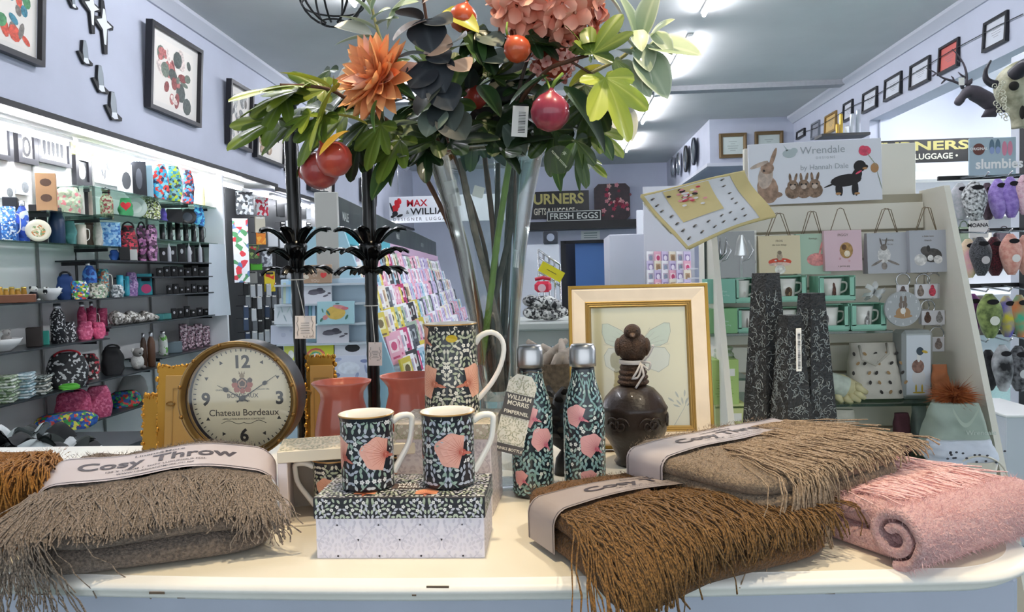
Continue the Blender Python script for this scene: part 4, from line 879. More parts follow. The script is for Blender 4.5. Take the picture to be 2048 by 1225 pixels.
# right fig branch
g = branch('fig_branch', 'artificial fig branch on the right with big purple fig hanging in front')
stem(g, [vin(.4, .012, .17), vin(.6, .05, .4), P(1030, 250, -.03), P(1085, 150, -.12), P(1140, 122, -.16), P(1180, 110, -.17)], .005, .0025, stemb)
stem(g, [P(1085, 150, -.12), P(1095, 165, -.17), P(1102, 185, -.19)], .002, .0018, stemg, 'twig'); stem(g, [P(1140, 122, -.16), P(1170, 140, -.16), P(1190, 152, -.16)], .002, .0018, stemb, 'twig')
for me, b_, t_, rl, k, wk, dy1, dy2 in ((FIG[1], (1185, 108), (1232, 30), .1, 1.15, 1.05, -.2, -.2), (FIG[0], (1180, 112), (1140, 42), .2, 1, .8, -.17, -.19), (FIG[2], (1120, 95), (1065, 75), .3, 1.1, .8, -.13, -.16), (FIG[3], (1210, 155), (1262, 262), -.1, 1.1, .95, -.2, -.22), (OV['dark'], (1128, 172), (1228, 282), -.2, 1, .8, -.17, -.2), (OV['dark'], (1100, 150), (1010, 190), .4, 1, .95, -.17, -.17),
        (FIG[2], (1170, 170), (1235, 215), .1, 1.1, .9, -.12, -.14), (FIG[2], (1080, 110), (1010, 60), .2, 1.0, .9, -.08, -.1), (FIG[1], (1150, 90), (1215, 65), .0, 1.1, .9, -.16, -.18), (FIG[4], (1150, 200), (1215, 250), .1, 1.1, 1, -.06, -.08), (FIG[4], (1080, 230), (1150, 290), .1, 1.1, 1, -.08, -.1), (FIG[2], (1110, 260), (1100, 340), .1, 1.1, .8, -.1, -.12), (FIG[1], (1190, 260), (1240, 300), .1, 1.2, .9, -.1, -.12), (FIG[4], (1050, 200), (1000, 260), .1, 1.2, 1, -.06, -.08),
        (OV['yellow'], (1205, 130), (1132, 160), .2, 1, .8, -.15, -.16), (FIG[2], (1230, 120), (1262, 155), -.3, 1.2, .9, -.14, -.15), (FIG[4], (1060, 70), (1120, 110), .5, 1.1, .9, -.14, -.13), (OV['dark'], (1130, 160), (1060, 190), .2, 1, .9, -.13, -.14), (FIG[2], (1190, 200), (1160, 300), .1, 1, .9, -.1, -.12),
        (OV['mid'], (1200, 270), (1225, 312), .3, 1.1, .9, -.12, -.13), (OV['mid'], (1150, 285), (1120, 345), .2, 1.05, .95, -.16, -.18), (OV['mid'], (1165, 300), (1150, 380), .4, 1, .6, -.13, -.14), (FIG[2], (1150, 280), (1180, 372), -.2, 1, .7, -.14, -.15), (OV['mid'], (1110, 310), (1120, 384), .3, 1, .6, -.12, -.12), (FIG[0], (1160, 310), (1225, 350), -.2, .9, .8, -.1, -.12), (OV['dark'], (1100, 290), (1050, 240), .3, 1, .9, -.06, -.08), (FIG[4], (1120, 240), (1190, 270), .2, 1, .9, -.05, -.06)):
    place(me, g, P(*b_, dy1), P(*t_, dy2), rl, k, wk)
fig(g, 1100, 224, 39, -.2, figp, (.25, .1)); fig(g, 1034, 98, 27, -.18, figr, (.3, -.6))
b = MB(TR(*P(1117, 320, -.2)) @ RY(.3)); b.lathe([(.0005, 0), (.02, 0)], 24, sm=False); b.v = [(x, y, z) for x, y, z in b.v]
c0 = P(1117, 320, -.21); b = MB(TR(*c0) @ RX(pi / 2 - .2)); b.cyl((0, 0, 0), .022, .0006, 28); so = b.build('round_sticker', glass('cfd6b0'), g)
b = MB(TR(c0.x, c0.y - .002, c0.z) @ RX(-.2) @ RY(.9)); textmb(b, 'FLOWER SYSTEMS', .0042, 0); textmb(b, '*', .014, 0, TR(-.002, 0, .006)); b.build('sticker_lettering', mat('d5d9bb', .5), so, fix=False)
c0 = P(1040, 243, -.14); b = MB(TR(*c0) @ RY(radians(5))); b.box((0, 0, 0), (.025, .0006, .048)); tg = b.build('barcode_tag', PAPER, g)
b = MB(TR(c0.x, c0.y - .0006, c0.z) @ RY(radians(5)))
for i in range(14): b.box((.003, 0, -.017 + i * .0024), (.011, .0003, R_.choice((.0006, .0012))))
b.build('barcode', DARK, tg)
# middle filling branches
g = branch('leafy_branch', 'dark leafy fig branch filling the middle of the arrangement above the vase mouth')
stem(g, [vin(1.6, .012, .17), vin(1.4, .03, .42), P(960, 240, .02), P(945, 120, .0), P(930, 30, -.02)], .006, .003, stemb)
q = random.Random(77)
for k in range(34):
    a = q.uniform(0, 2 * pi); rr = q.uniform(.02, .1); bx_, by_ = 955 + 70 * cos(a), 210 + 60 * sin(a)
    tx_, ty_ = bx_ + 75 * cos(a), by_ + 62 * sin(a) + 12; dd = q.uniform(-.12, .1); place((FIG[4], FIG[2], OV['dark'], EUC[3], EUC[4])[k % 5], g, P(bx_, by_, dd), P(tx_, ty_, dd + q.uniform(-.04, .03)), q.uniform(-.5, .5), 1.0, .85)
for b_, t_, me in (((850, 285), (770, 318), FIG[2]), ((870, 280), (735, 275), FIG[2]), ((800, 300), (772, 358), OV['mid']), ((790, 310), (742, 384), OV['mid']), ((850, 300), (848, 352), FIG[4]), ((760, 290), (720, 330), FIG[4]), ((900, 285), (985, 265), FIG[4]), ((930, 110), (900, 180), OV['mid']), ((950, 60), (985, 130), FIG[4]), ((930, 60), (970, 110), OV['mid']), ((960, 70), (1000, 75), EUC[4]), ((965, 110), (1010, 108), EUC[4]), ((890, 20), (950, 45), OV['yellow']), ((890, 110), (930, 75), OV['mid']), ((1000, 300), (1090, 262), FIG[4]), ((990, 280), (1040, 330), FIG[4]), ((960, 170), (1000, 215), OV['dark']), ((870, 250), (800, 235), FIG[4]), ((900, 200), (930, 250), FIG[2])):
    place(me, g, P(*b_, -.1), P(*t_, -.14), q.uniform(-.3, .4), 1.05, .85)
for k in range(60):
    a = q.uniform(0, 6.28); r1 = q.uniform(.2, 1); bx_, by_ = 935 + 130 * r1 * cos(a), 205 + 75 * r1 * sin(a); a2 = a + q.uniform(-.7, .7); dd = q.uniform(-.06, .1); ln = q.uniform(60, 100)
    place((FIG[4], FIG[2], OV['dark'], EUC[3], OV['dark'])[k % 5], g, P(bx_, by_, dd), P(bx_ + ln * cos(a2), by_ + ln * .8 * sin(a2) + 6, dd - q.uniform(0, .04)), q.uniform(-.5, .5), 1.0, .95)
fig(g, 926, 36, 28, -.1, figr, (.2, .3)); fig(g, 950, 195, 24, -.02, figm, (.2, .2))
# bare stems in the vase
for i, (a, r0, a2, r2, m, lb) in enumerate(((.3, .012, 2.4, .07, stemd, 'brown twig stem crossing inside the vase, leaning left'), (2.9, .014, .5, .07, stemd, 'brown twig stem crossing inside the vase, leaning right'), (4.2, .012, 1.2, .05, stemd, 'grey brown stem standing at the back inside the vase'), (5.2, .014, 4.0, .06, mat('77695c', .6, var=.3, scale=50), 'pale brown stem at the front inside the vase'))):
    t = branch('dried_twig', lb, 'twig'); stem(t, [vin(a, r0, .17), vin(a, r0 * .4, .3), vin(a2, r2 * .6, .46), vin(a2, r2, .58)], .0065, .0045, m)
t = branch('bamboo_cane', 'bright green bamboo like cane inside the glass vase', 'cane'); stem(t, [ony(962, 730, VY - .01), ony(975, 640, VY - .012), ony(992, 500, VY - .015), ony(1010, 380, VY - .03), ony(1030, 255, VY - .05)], .0062, .0052, stemg)
# dahlia
petal = []
for i, (c1, c2) in enumerate((('f0955e', 'fbc48a'), ('e9804f', 'f6b07c'), ('e9a487', 'f8cfba'))):
    vs = []; cols = []; NU, NV = 4, 7
    for j in range(NV + 1):
        v = j / NV; w = .34 * sin(pi * (.12 + .88 * v) ** 1.0) ** .8 if v < 1 else .01
        for k in range(NU + 1):
            u = k / NU * 2 - 1; vs.append((v, u * w * .5, .25 * v * v - .12 * v + .3 * w * u * u)); cols.append(mixc(lin(c1), lin(c2), v * .9))
    b = MB(); b.add(vs, [(j * 5 + i2, j * 5 + i2 + 1, (j + 1) * 5 + i2 + 1, (j + 1) * 5 + i2) for j in range(NV) for i2 in range(NU)], 0, True); petal.append(colmesh(b, 'petal', mat('ffffff', .6, attr=1), cols))
def basis(n):
    n = n.normalized(); x = n.orthogonal().normalized(); y = n.cross(x); return Matrix(((x.x, y.x, n.x, 0), (x.y, y.y, n.y, 0), (x.z, y.z, n.z, 0), (0, 0, 0, 1)))
def dahlia(label, px, py, dy, R, nrm):
    g = thing('dahlia', label, 'flower', (0, 0, 0)); c = P(px, py, dy); hd = bpy.data.objects.new('flower_head', None); 
    stem(g, [vin(3.0, .012, .2), vin(3.0, .05, .45), P(860, 240, -.03), c - Vector(nrm).normalized() * .01], .0035, .003, stemb)
    b = MB(TR(*c) @ basis(Vector(nrm))); b.ball((0, 0, -.004), (R * .4, R * .4, R * .3), 12); head = b.build('flower_head', mat('d9713e', .6), g)
    q = random.Random(4); MBs = TR(*c) @ basis(Vector(nrm))
    for t, (cnt, el, L_) in enumerate(((9, 1.32, .45), (11, 1.1, .62), (13, .86, .8), (15, .6, .95), (16, .32, 1.05), (16, .05, 1.1), (14, -.25, 1.05))):
        for i in range(cnt):
            a = 2 * pi * (i + .5 * (t % 2)) / cnt + q.uniform(-.1, .1); o = obj('petal', petal[2 if q.random() < .12 else (1 if t < 3 else q.choice((0, 0, 1)))], head); l = R * L_ * q.uniform(.9, 1.1)
            o.matrix_local = MBs @ RZ(a) @ RY(-el + q.uniform(-.15, .15)) @ RX(q.uniform(-.3, .3)) @ Matrix.Diagonal((l, l * 1.05, l, 1))
    for i in range(4):
        a = 2 * pi * i / 4 + .5; place(OV['mid'], g, c, c + (MBs.to_3x3() @ Vector((cos(a), sin(a), -.5))) * R * .9, 0, 1, .5, name='sepal')
dahlia('large orange dahlia flower on the left of the arrangement', 758, 158, -.17, .066, (-.55, -.75, .25))
# hydrangeas
vs = []; cols = []
b = MB()
for k4 in range(4):
    M = RZ(k4 * pi / 2); k = len(vs)
    for j in range(5):
        v = j / 4; w = .62 * sin(pi * (.15 + .75 * v)) ** .8
        for i in range(5): u = i / 4 * 2 - 1; vs.append(M @ Vector((.06 + v * .55, u * w * .5, .16 * v * v - .14 * u * u * w))); cols.append(v)
fcs = [(k4 * 25 + j * 5 + i, k4 * 25 + j * 5 + i + 1, k4 * 25 + (j + 1) * 5 + i + 1, k4 * 25 + (j + 1) * 5 + i) for k4 in range(4) for j in range(4) for i in range(4)]
flor = []
for c1, c2 in (('d9735a', 'f4b29c'), ('e28a70', 'f7c4b0'), ('cf7a72', 'efc0b4')):
    b = MB(); b.add(vs, fcs, 0, True); flor.append(colmesh(b, 'floret', mat('ffffff', .65, attr=1), [mixc(lin(c1), lin(c2), v) for v in cols]))
def hydrangea(label, px, py, dy, R, cnt, pal_, sq=.8, vr=0):
    g = thing('hydrangea', label, 'flower', (0, 0, 0)); c = P(px, py, dy); stem(g, [vin(vr, .012, .2), vin(vr, .04, .45), P((px + 970) / 2, 200, dy / 2), c], .0035, .003, stemd)
    head = MB().ball(c, (R * .72, R * .72, R * .72 * sq), 16).build('flower_head', mat('b9553f', .7), g); q = random.Random(px)
    for i in range(cnt):
        z = 1 - 2 * (i + .5) / cnt; a = i * 2.39996; r = sqrt(1 - z * z); n_ = Vector((r * cos(a), r * sin(a), z)); o = obj('floret', flor[pal_ if q.random() < .7 else q.randrange(3)], head); l = R * q.uniform(.36, .48)
        o.matrix_local = TR(*(c + Vector((n_.x, n_.y, n_.z * sq)) * R * q.uniform(.8, .98))) @ basis(n_ + Vector((q.gauss(0, .3), q.gauss(0, .3), q.gauss(0, .3)))) @ RZ(q.uniform(0, 6)) @ Matrix.Diagonal((l, l, l, 1))
hydrangea('big coral hydrangea head at the top edge of the photo', 1098, 8, -.1, .092, 110, 0, .72, .5)
hydrangea('small dusty pink hydrangea head below the coral one, behind leaves', 1108, 122, -.08, .042, 44, 2, .9, .8)
# eucalyptus with round dark leaves
g = branch('eucalyptus_branch', 'dark eucalyptus branch with large round slate leaves left of centre')
stem(g, [vin(2.0, .012, .17), vin(1.9, .04, .42), P(880, 230, -.06), P(862, 110, -.14), P(850, 20, -.16), P(840, -40, -.16)], .004, .002, stemb)
for me, b_, t_, rl in ((2, (845, 8), (790, -30), 0), (2, (845, 8), (880, -45), .2), (2, (850, 40), (785, 62), .1), (0, (845, 40), (798, 10), .3), (0, (850, 42), (898, 30), 0), (1, (845, 38), (862, 92), .2), (0, (858, 108), (800, 102), 0), (2, (850, 100), (895, 78), .3), (0, (862, 108), (893, 112), 0), (1, (860, 120), (840, 182), 0), (0, (862, 118), (885, 170), .3), (1, (868, 130), (820, 160), -.2), (0, (872, 165), (905, 205), 0), (3, (872, 170), (830, 215), .2), (3, (878, 200), (905, 250), .1), (4, (880, 215), (850, 260), 0), (3, (885, 225), (930, 262), 0), (2, (905, 122), (935, 128), 0), (0, (900, 90), (925, 62), .1)):
    bb, tt = P(*b_, -.17), P(*t_, -.2); place(EUC[me], g, bb, tt, rl, 1.05, 1.0)
# lamb's ear branches
for lb, st, L_ in (("pale silver green lamb's ear branch at the upper right of the arrangement", [vin(1.0, .012, .17), vin(1.0, .06, .45), P(1130, 200, .0), P(1250, 110, -.02), P(1290, 60, -.02), P(1300, -20, -.02)],
        (('lamb', (1295, 92), (1398, 88), .1, .9), ('lamb', (1278, 105), (1338, 178), .2, .75), ('lamblight', (1300, 75), (1338, 32), .2, .65), ('lamblight', (1305, 65), (1345, 95), .1, .7), ('lamb', (1270, 75), (1250, -20), .1, .6), ('lamb', (1285, 75), (1305, -30), -.1, .6), ('lamb', (1270, 100), (1225, 40), 0, .6), ('lamb', (1280, 90), (1300, 130), .1, .8), ('lamb', (1262, 110), (1235, 90), .2, .8), ('lamb', (1255, 130), (1300, 180), .3, .7), ('lamb', (1240, 120), (1280, 200), .3, .5), ('lamblight', (1275, 60), (1285, 90), 0, .8), ('pale', (1235, 215), (1262, 270), .3, .8), ('pale', (1060, 270), (1130, 255), .0, 1.0), ('lamb', (1245, 40), (1215, -30), 0, .7))),
        ("pale silver green lamb's ear branch above the dahlia at the upper left", [vin(2.5, .012, .17), vin(2.4, .07, .45), P(830, 220, .02), P(770, 100, -.02), P(745, 20, -.02), P(735, -50, -.02)],
        (('lamb', (752, 60), (690, 20), .2, .75), ('lamb', (750, 75), (672, 72), .2, .5), ('pale', (745, 70), (678, 40), -.2, .8), ('lamb', (745, 40), (772, 8), .1, .6), ('lamb', (755, 50), (790, 25), -.1, .6), ('lamb', (740, 30), (708, -15), .1, .6), ('lamb', (745, 20), (760, -40), 0, .5), ('lamblight', (740, 15), (715, -40), 0, .6), ('pale', (740, 120), (668, 170), .1, .8), ('pale', (745, 100), (690, 135), .1, .6), ('lamb', (775, 60), (800, -10), .2, .5), ('lamb', (730, 0), (690, -10), .2, .5), ('lamb', (785, 20), (830, -10), .2, .7), ('pale', (735, 130), (700, 165), .4, .8)))):
    g = branch('lambs_ear_branch', lb); stem(g, st, .004, .0022, stems_p)
    for kk, b_, t_, rl, wk in L_: place(OV[kk], g, P(*b_, -.06), P(*t_, -.09), rl, 1.05, wk * 1.35)
# white price tags inside the vase mouth
for i, (px, py, w, h, a, lb) in enumerate(((903, 375, 24, 26, -.2, 'small price tag with barcode seen through the left of the glass vase'), (912, 395, 16, 36, -.15, 'blank white swing tag inside the left of the glass vase'), (1033, 518, 9, 36, .05, 'narrow white tag hanging low inside the glass vase'), (957, 384, 22, 22, .3, 'small square tag on a stem in the middle of the glass vase'))):
    c = ony(px, py, VY - .03); k = (VY - .03) / FPX; b = MB(TR(*c) @ RY(a)); b.box((0, 0, 0), (w * k, .0008, h * k), 0); o = b.build('paper_tag', PAPER); tag(o, lb, 'tag')
# ================================================================= gift stand on the right
def rect(x0, y0, x1, y1, Y):
    a, c = ony(x0, (y0 + y1) / 2, Y), ony(x1, (y0 + y1) / 2, Y); d, e = ony((x0 + x1) / 2, y0, Y), ony((x0 + x1) / 2, y1, Y)
    return (a.x + c.x) / 2, (d.z + e.z) / 2, c.x - a.x, d.z - e.z
def blob(mb, poly, m, M, y=-.0006):
    mb.add([M @ Vector((x, y, z)) for x, z in poly], [tuple(range(len(poly)))], m)
def ell(cx, cz, rx, rz, n=14, a=0): return [(cx + rx * cos(t) * cos(a) - rz * sin(t) * sin(a), cz + rx * cos(t) * sin(a) + rz * sin(t) * cos(a)) for t in [2 * pi * k / n for k in range(n)]]
SY = 2.56; cream2 = mat('efe9da', .5, var=.02, scale=4); slat = mat('f0eadb', .5); groove = mat('b3aa94', .6)
sx0, sx1 = ony(1402, 500, SY).x, ony(1893, 500, SY - .1).x
g = thing('gift_display_stand', 'cream slatwall gift stand with sloping side panels behind the throws', 'display stand', ((sx0 + sx1) / 2, SY, 0)); hw = (sx1 - sx0) / 2
MB().box((0, .03, .74), (2 * hw - .04, .02, 1.44)).build('backboard', groove, g)
zt = 1.44; k = 0; z = .12
while z < zt - .02:
    MB().box((0, .012, z + .046), (2 * hw - .04, .016, .086), 0, .002).build('slat', slat, g); z += .094
for s in (-1, 1):
    b = MB(); b.prism([(.04, .0), (.04, 1.47), (-.12, 1.47), (-.66, .0)], .018, 0, TR(s * (hw - .009), 0, 0) @ RZ(pi / 2) @ Matrix.Diagonal((1, 1, 1, 1)));
    b.build('side_panel', cream2, g)
MB().box((.06, .04, 1.53), (hw * 1.5, .02, .2), 0, .002).build('header_board', cream2, g)
MB().box((0, -.3, .1), (2 * hw - .04, .62, .03)).build('base_shelf', cream2, g)
def shelfz(py): return ony(1640, py, SY - .2).z
Z2 = shelfz(664); Z1 = shelfz(803)
Z0 = ony(1745, 905, SY - .2).z
for nm, zz, x0, x1, dp in (('shelf', Z0, 1640, 1850, .26), ('shelf', ony(1930, 1010, 2.12).z, 1860, 1990, .52), ('shelf', Z2, 1412, 1786, .2), ('shelf', Z1, 1420, 1880, .26), ('shelf', Z2 - .14, 1412, 1500, .2)):
    a, c = ony(x0, 640, SY - .2).x, ony(x1, 640, SY - .2).x; MB().box(((a + c) / 2 - (sx0 + sx1) / 2, -dp / 2, zz - .004), (c - a, dp, .008), 0, .001).build(nm, SHELFGLASS, g)
# sign board
cx, cz, w, h = rect(1498, 283, 1764, 406, SY - .02)
g = thing('wildlife_sign', 'white sign board with painted hare, bunnies, dachshund and poppy on the gift stand', 'sign', (cx, SY - .02, cz - h / 2), 0, ry=radians(-1))
MB().box((0, 0, h / 2), (w, .008, h), 0, .001).build('board', mat('e9e9f0', .5), g); M = TR(0, -.0045, 0)
b = MB(); textmb(b, 'Wrendale', .034, 0, M @ TR(w * .06, -.0008, h * .8), sx=1.05); textmb(b, 'D E S I G N S', .011, 0, M @ TR(w * .08, -.0008, h * .71)); textmb(b, 'by Hannah Dale', .024, 0, M @ TR(w * .07, -.0008, h * .54))
b.build('lettering', mat('a6abb0', .6), g, fix=False)
b = MB(); blob(b, ell(-w * .19, h * .82, .022, .014), 0, M); blob(b, ell(-w * .155, h * .86, .012, .01), 0, M, -.0007); blob(b, [(-w * .21, h * .86), (-w * .235, h * .97), (-w * .2, h * .88)], 0, M); b.build('wren_emblem', mat('b9c4c6', .6), g, fix=False)
hare = mat('a88a76', .7, var=.3, scale=60); harel = mat('cbb7a8', .7, var=.2, scale=60); bunm = mat('8c7360', .7, var=.45, scale=90); dogm = mat('241f20', .6); redm = mat('e0506a', .6, var=.2, scale=80); tanm = mat('b98a5c', .6)
b = MB()
for p_, m in ((ell(-w * .36, h * .26, .034, .048, a=.2), 0), (ell(-w * .375, h * .46, .024, .04, a=-.2), 1), (ell(-w * .36, h * .6, .022, .02), 0), (ell(-w * .315, h * .76, .007, .036, a=-.35), 0), (ell(-w * .42, h * .66, .032, .007, a=.35), 1), (ell(-w * .33, h * .16, .035, .012), 0), (ell(-w * .385, h * .56, .0035, .0035), 2)): blob(b, p_, m, M, -.0006 - .00005 * len(b.f))
b.build('hare_picture', [hare, harel, dogm], g, fix=False)
b = MB()
for k in range(3):
    ox = -w * (.17 - .082 * k)
    for p_, m in ((ell(ox, h * .2, .026, .024), 0), (ell(ox, h * .3, .018, .017), 0), (ell(ox - .008, h * .42, .0045, .016, a=.1), 0), (ell(ox + .01, h * .42, .0045, .016, a=-.25), 0), (ell(ox, h * .27, .009, .008), 2), (ell(ox - .007, h * .31, .003, .003), 1), (ell(ox + .007, h * .31, .003, .003), 1)): blob(b, p_, m, M, -.0006 - .00004 * len(b.f))
b.build('bunnies_picture', [bunm, dogm, harel], g, fix=False)
b = MB()
for p_, m in ((ell(w * .23, h * .34, .05, .02, a=.1), 0), (ell(w * .31, h * .41, .016, .024, a=-.4), 0), (ell(w * .335, h * .56, .02, .019), 0), (ell(w * .365, h * .54, .014, .008, a=.2), 0), (ell(w * .315, h * .52, .009, .02, a=.2), 0), (ell(w * .165, h * .2, .007, .02), 0), (ell(w * .19, h * .18, .006, .018), 0), (ell(w * .305, h * .2, .007, .024), 0), (ell(w * .285, h * .19, .006, .02), 0), (ell(w * .12, h * .28, .026, .003, a=.35), 0), (ell(w * .17, h * .13, .009, .004), 1), (ell(w * .31, h * .12, .009, .004), 1), (ell(w * .372, h * .52, .008, .004), 1), (ell(w * .325, h * .46, .012, .003, a=.5), 2)): blob(b, p_, m, M, -.0006 - .00004 * len(b.f))
b.build('dachshund_picture', [dogm, tanm, redm], g, fix=False)
b = MB()
for p_, m in ((ell(w * .375, h * .8, .02, .016), 0), (ell(w * .36, h * .83, .012, .012), 0), (ell(w * .385, h * .83, .012, .01), 0), (ell(w * .445, h * .52, .013, .016), 1), (ell(w * .425, h * .66, .0012, .03, a=.6), 2), (ell(w * .48, h * .32, .0012, .032, a=.25), 2)): blob(b, p_, m, M, -.0006 - .00004 * len(b.f))
b.build('poppy_picture', [redm, tanm, mat('9aa28c', .7)], g, fix=False)
# folded baby blanket hanging from the top corner
Q = [ony(px, py, Y) for px, py, Y in ((1283, 392, 2.36), (1490, 343, 2.42), (1548, 432, 2.34), (1376, 497, 2.26))]
g = thing('baby_blanket', 'white baby blanket printed with tiny animals and a yellow pocket, draped at stand corner', 'blanket', (0, 0, 0))
def blk(u, v, o=0):
    p = Q[0].lerp(Q[1], u).lerp(Q[3].lerp(Q[2], u), v); wv = .018 * sin(u * 7 + v * 3) + .012 * sin(v * 6); return p + Vector((0, wv - o, -.0 + .012 * sin(u * pi) * v))
b = MB(); b.grid(lambda u, v: blk(u, v, .004), 24, 20); b.grid(lambda u, v: blk(u, v, -.004), 24, 20); b.build('blanket_cloth', mat('e2e2e6', .85, var=.02, scale=30), g, fix=False)
ylw = mat('d9c68e', .8); b = MB()
b.grid(lambda u, v: blk(.2 + .42 * u - .06 * v, .02 + .6 * v, .007), 12, 12); b.build('yellow_pocket', ylw, g, fix=False)
b = MB(); b.grid(lambda u, v: blk(.84 + .16 * u, v, .0065), 4, 20); b.tube([blk(u, 1, 0) for u in [i / 20 for i in range(21)]], .006, 6); b.tube([blk(0, u, 0) for u in [i / 20 for i in range(21)]], .006, 6); b.tube([blk(u, 0, 0) for u in [i / 20 for i in range(21)]], .005, 6); b.build('yellow_binding', ylw, g, fix=False)
b = MB(); b.grid(lambda u, v: blk(-.02 + .2 * u * (1 - .7 * v), .1 + .62 * v, -.03 - .02 * sin(pi * u)), 8, 10); b.build('striped_lining', mat('cfc9b4', .85, h2='e5e1d2', scale=40, stretch=(.2, .2, 4)), g, fix=False)
b = MB(); q = random.Random(8)
for i in range(7):
    for j in range(7):
        u, v = .08 + i * .13 + q.uniform(-.02, .02), .08 + j * .13 + q.uniform(-.02, .02)
        if (.14 < u < .62 and v < .66) or u > .83: continue
        for kk in range(3): b.add([blk(u + du_ + .012 * cos(t), v + dv_ + .012 * sin(t), .0075 + .0004 * kk) for t in [2 * pi * k / 8 for k in range(8)] for du_, dv_ in (((0, 0), (.014, -.008), (-.012, .008))[kk],)], [tuple(range(8))], kk % 2)
b.build('animal_print', [mat('55524f', .8), mat('9c8f84', .8)], g, fix=False)
b = MB()
for k in range(34): 
    u, v = q.gauss(.36, .055), q.gauss(.2, .09); b.add([blk(u + .022 * cos(t), max(.03, v + .02 * sin(t)), .0085 + .0002 * k) for t in [2 * pi * kk / 8 for kk in range(8)]], [tuple(range(8))], k % 4)
b.build('dog_embroidery', [mat('3b3230', .8), mat('e9e4e4', .8), mat('c94a5a', .8), mat('e49aa0', .8)], g, fix=False)
# paper gift bags
def gift_bag(label, x0, y0, x1, y1, Y, colr, hy, pics, txt=(), ncord=2, dark='7d6f60'):
    cx, cz, w, h = rect(x0, y0, x1, y1, Y); g = thing('gift_bag', label, 'gift bag', (cx, Y, cz - h / 2), 0, 'paper gift bags on the slatwall'); m = mat(colr, .55, var=.015, scale=8)
    b = MB(); d = .02; b.add([(-w / 2, -d, 0), (w / 2, -d, 0), (w / 2, -d * .5, h), (-w / 2, -d * .5, h), (-w / 2, d, 0), (w / 2, d, 0), (w / 2, d * .5, h), (-w / 2, d * .5, h)], [(0, 1, 2, 3), (5, 4, 7, 6), (0, 3, 7, 4), (1, 5, 6, 2), (0, 4, 5, 1)])
    b.add([(w / 2 + .0002, -d, 0), (w / 2 - .004, 0, h * .06), (w / 2 - .004, 0, h)], [(0, 1, 2)]); b.build('bag', m, g)
    hz = ony(x0, hy, Y).z - (cz - h / 2)
    for c in range(ncord):
        o = (c - .5) * .012; b = MB(); b.tube([(-w * .27 + o, -.011 + c * .02, h), (-w * .06 + o, -.004 + c * .01, hz), (w * .02 + o, -.003 + c * .01, hz + .004), (w * .1 + o, -.004 + c * .01, hz), (w * .27 + o, -.011 + c * .02, h)], .0014, 5); b.build('cord_handle', mat('8c7a62', .8), g)
    b = MB(); mats = []; S_ = Matrix(((1, 0, 0, 0), (0, 1, 0, 0), (0, 0, 1, 0), (0, 0, 0, 1)))
    for k, (c_, poly) in enumerate(pics):
        mm = mat(c_, .6, var=.25, scale=90)
        if mm not in mats: mats.append(mm)
        pp = [(x * w, z * h) for x, z in poly]; b.add([(x, -lerp(d, d * .5, z / h) - .0007 - .00004 * k, z) for x, z in pp], [tuple(range(len(pp)))], mats.index(mm))
    b.build('picture', mats, g, fix=False)
    if txt:
        for st, z, s in txt: b = MB(); textmb(b, st, s * h, 0, TR(0, -lerp(d, d * .5, z) - .0012, z * h)); b.build('lettering', mat(dark, .6), g, fix=False)
E_ = lambda cx, cz, rx, rz, a=0: ell(cx, cz, rx, rz, 14, a)
gift_bag('cream gift bag printed with a frog on a red toadstool', 1515, 472, 1598, 549, 2.44, 'e6d6b2', 430, [('d8543a', E_(0, .32, .28, .1)), ('e8c8b8', E_(0, .26, .27, .05)), ('efe6dc', E_(0, .12, .13, .12)), ('b9a48c', E_(0, .46, .07, .1)), ('8a7a66', E_(0, .56, .05, .05)), ('f4ece4', E_(-.1, .36, .03, .02)), ('f4ece4', E_(.12, .35, .03, .02))], (('FROG', .84, .07), ('the little things', .74, .06)))
gift_bag('mint green gift bag printed with a pink flamingo, tucked behind the cream bag', 1590, 468, 1657, 549, 2.48, 'b4ceb8', 426, [('e79a96', E_(.1, .36, .3, .16)), ('e79a96', E_(.22, .62, .03, .2, -.3)), ('e79a96', E_(.3, .74, .07, .04)), ('2b2b2b', E_(.3, .7, .03, .03))], (('flamingo', .86, .06),))
gift_bag('pink gift bag printed with a guinea pig', 1646, 461, 1720, 542, 2.46, 'e4c2ca', 420, [('b48a52', E_(.08, .5, .18, .2)), ('6b4a30', E_(.02, .58, .07, .07)), ('e8d8c0', E_(.1, .42, .08, .08)), ('d9a8b0', E_(-.1, .3, .03, .03)), ('d9a8b0', E_(.15, .24, .03, .03))], (('PIGGY', .85, .09), ('a guinea pig', .1, .06)), 1)
gift_bag('grey gift bag printed with a leaping hare', 1731, 466, 1813, 547, 2.46, 'b9b9bd', 421, [('d8d4d0', E_(-.1, .45, .16, .2)), ('7a716a', E_(-.1, .64, .08, .08)), ('6b625c', E_(-.17, .78, .02, .1, .2)), ('6b625c', E_(-.04, .78, .02, .1, -.25)), ('8a8078', E_(-.28, .26, .16, .03, .5)), ('8a8078', E_(.12, .26, .16, .03, -.4)), ('8a8078', E_(-.1, .18, .07, .09))], (('hop along', .8, .07), ('jump for joy', .7, .05)))
gift_bag('grey gift bag printed with spaniel puppies, rightmost of the row', 1815, 461, 1889, 545, 2.44, 'b4b5bb', 418, [('4a4643', E_(.1, .4, .26, .17)), ('dcd8d4', E_(-.22, .3, .17, .14)), ('55504c', E_(-.08, .52, .13, .1)), ('dcd8d4', E_(.25, .3, .12, .1)), ('3a3634', E_(.0, .56, .05, .08)), ('e6e2de', E_(.05, .34, .08, .07))], (('a little love', .84, .06), ('friends', .74, .06)))
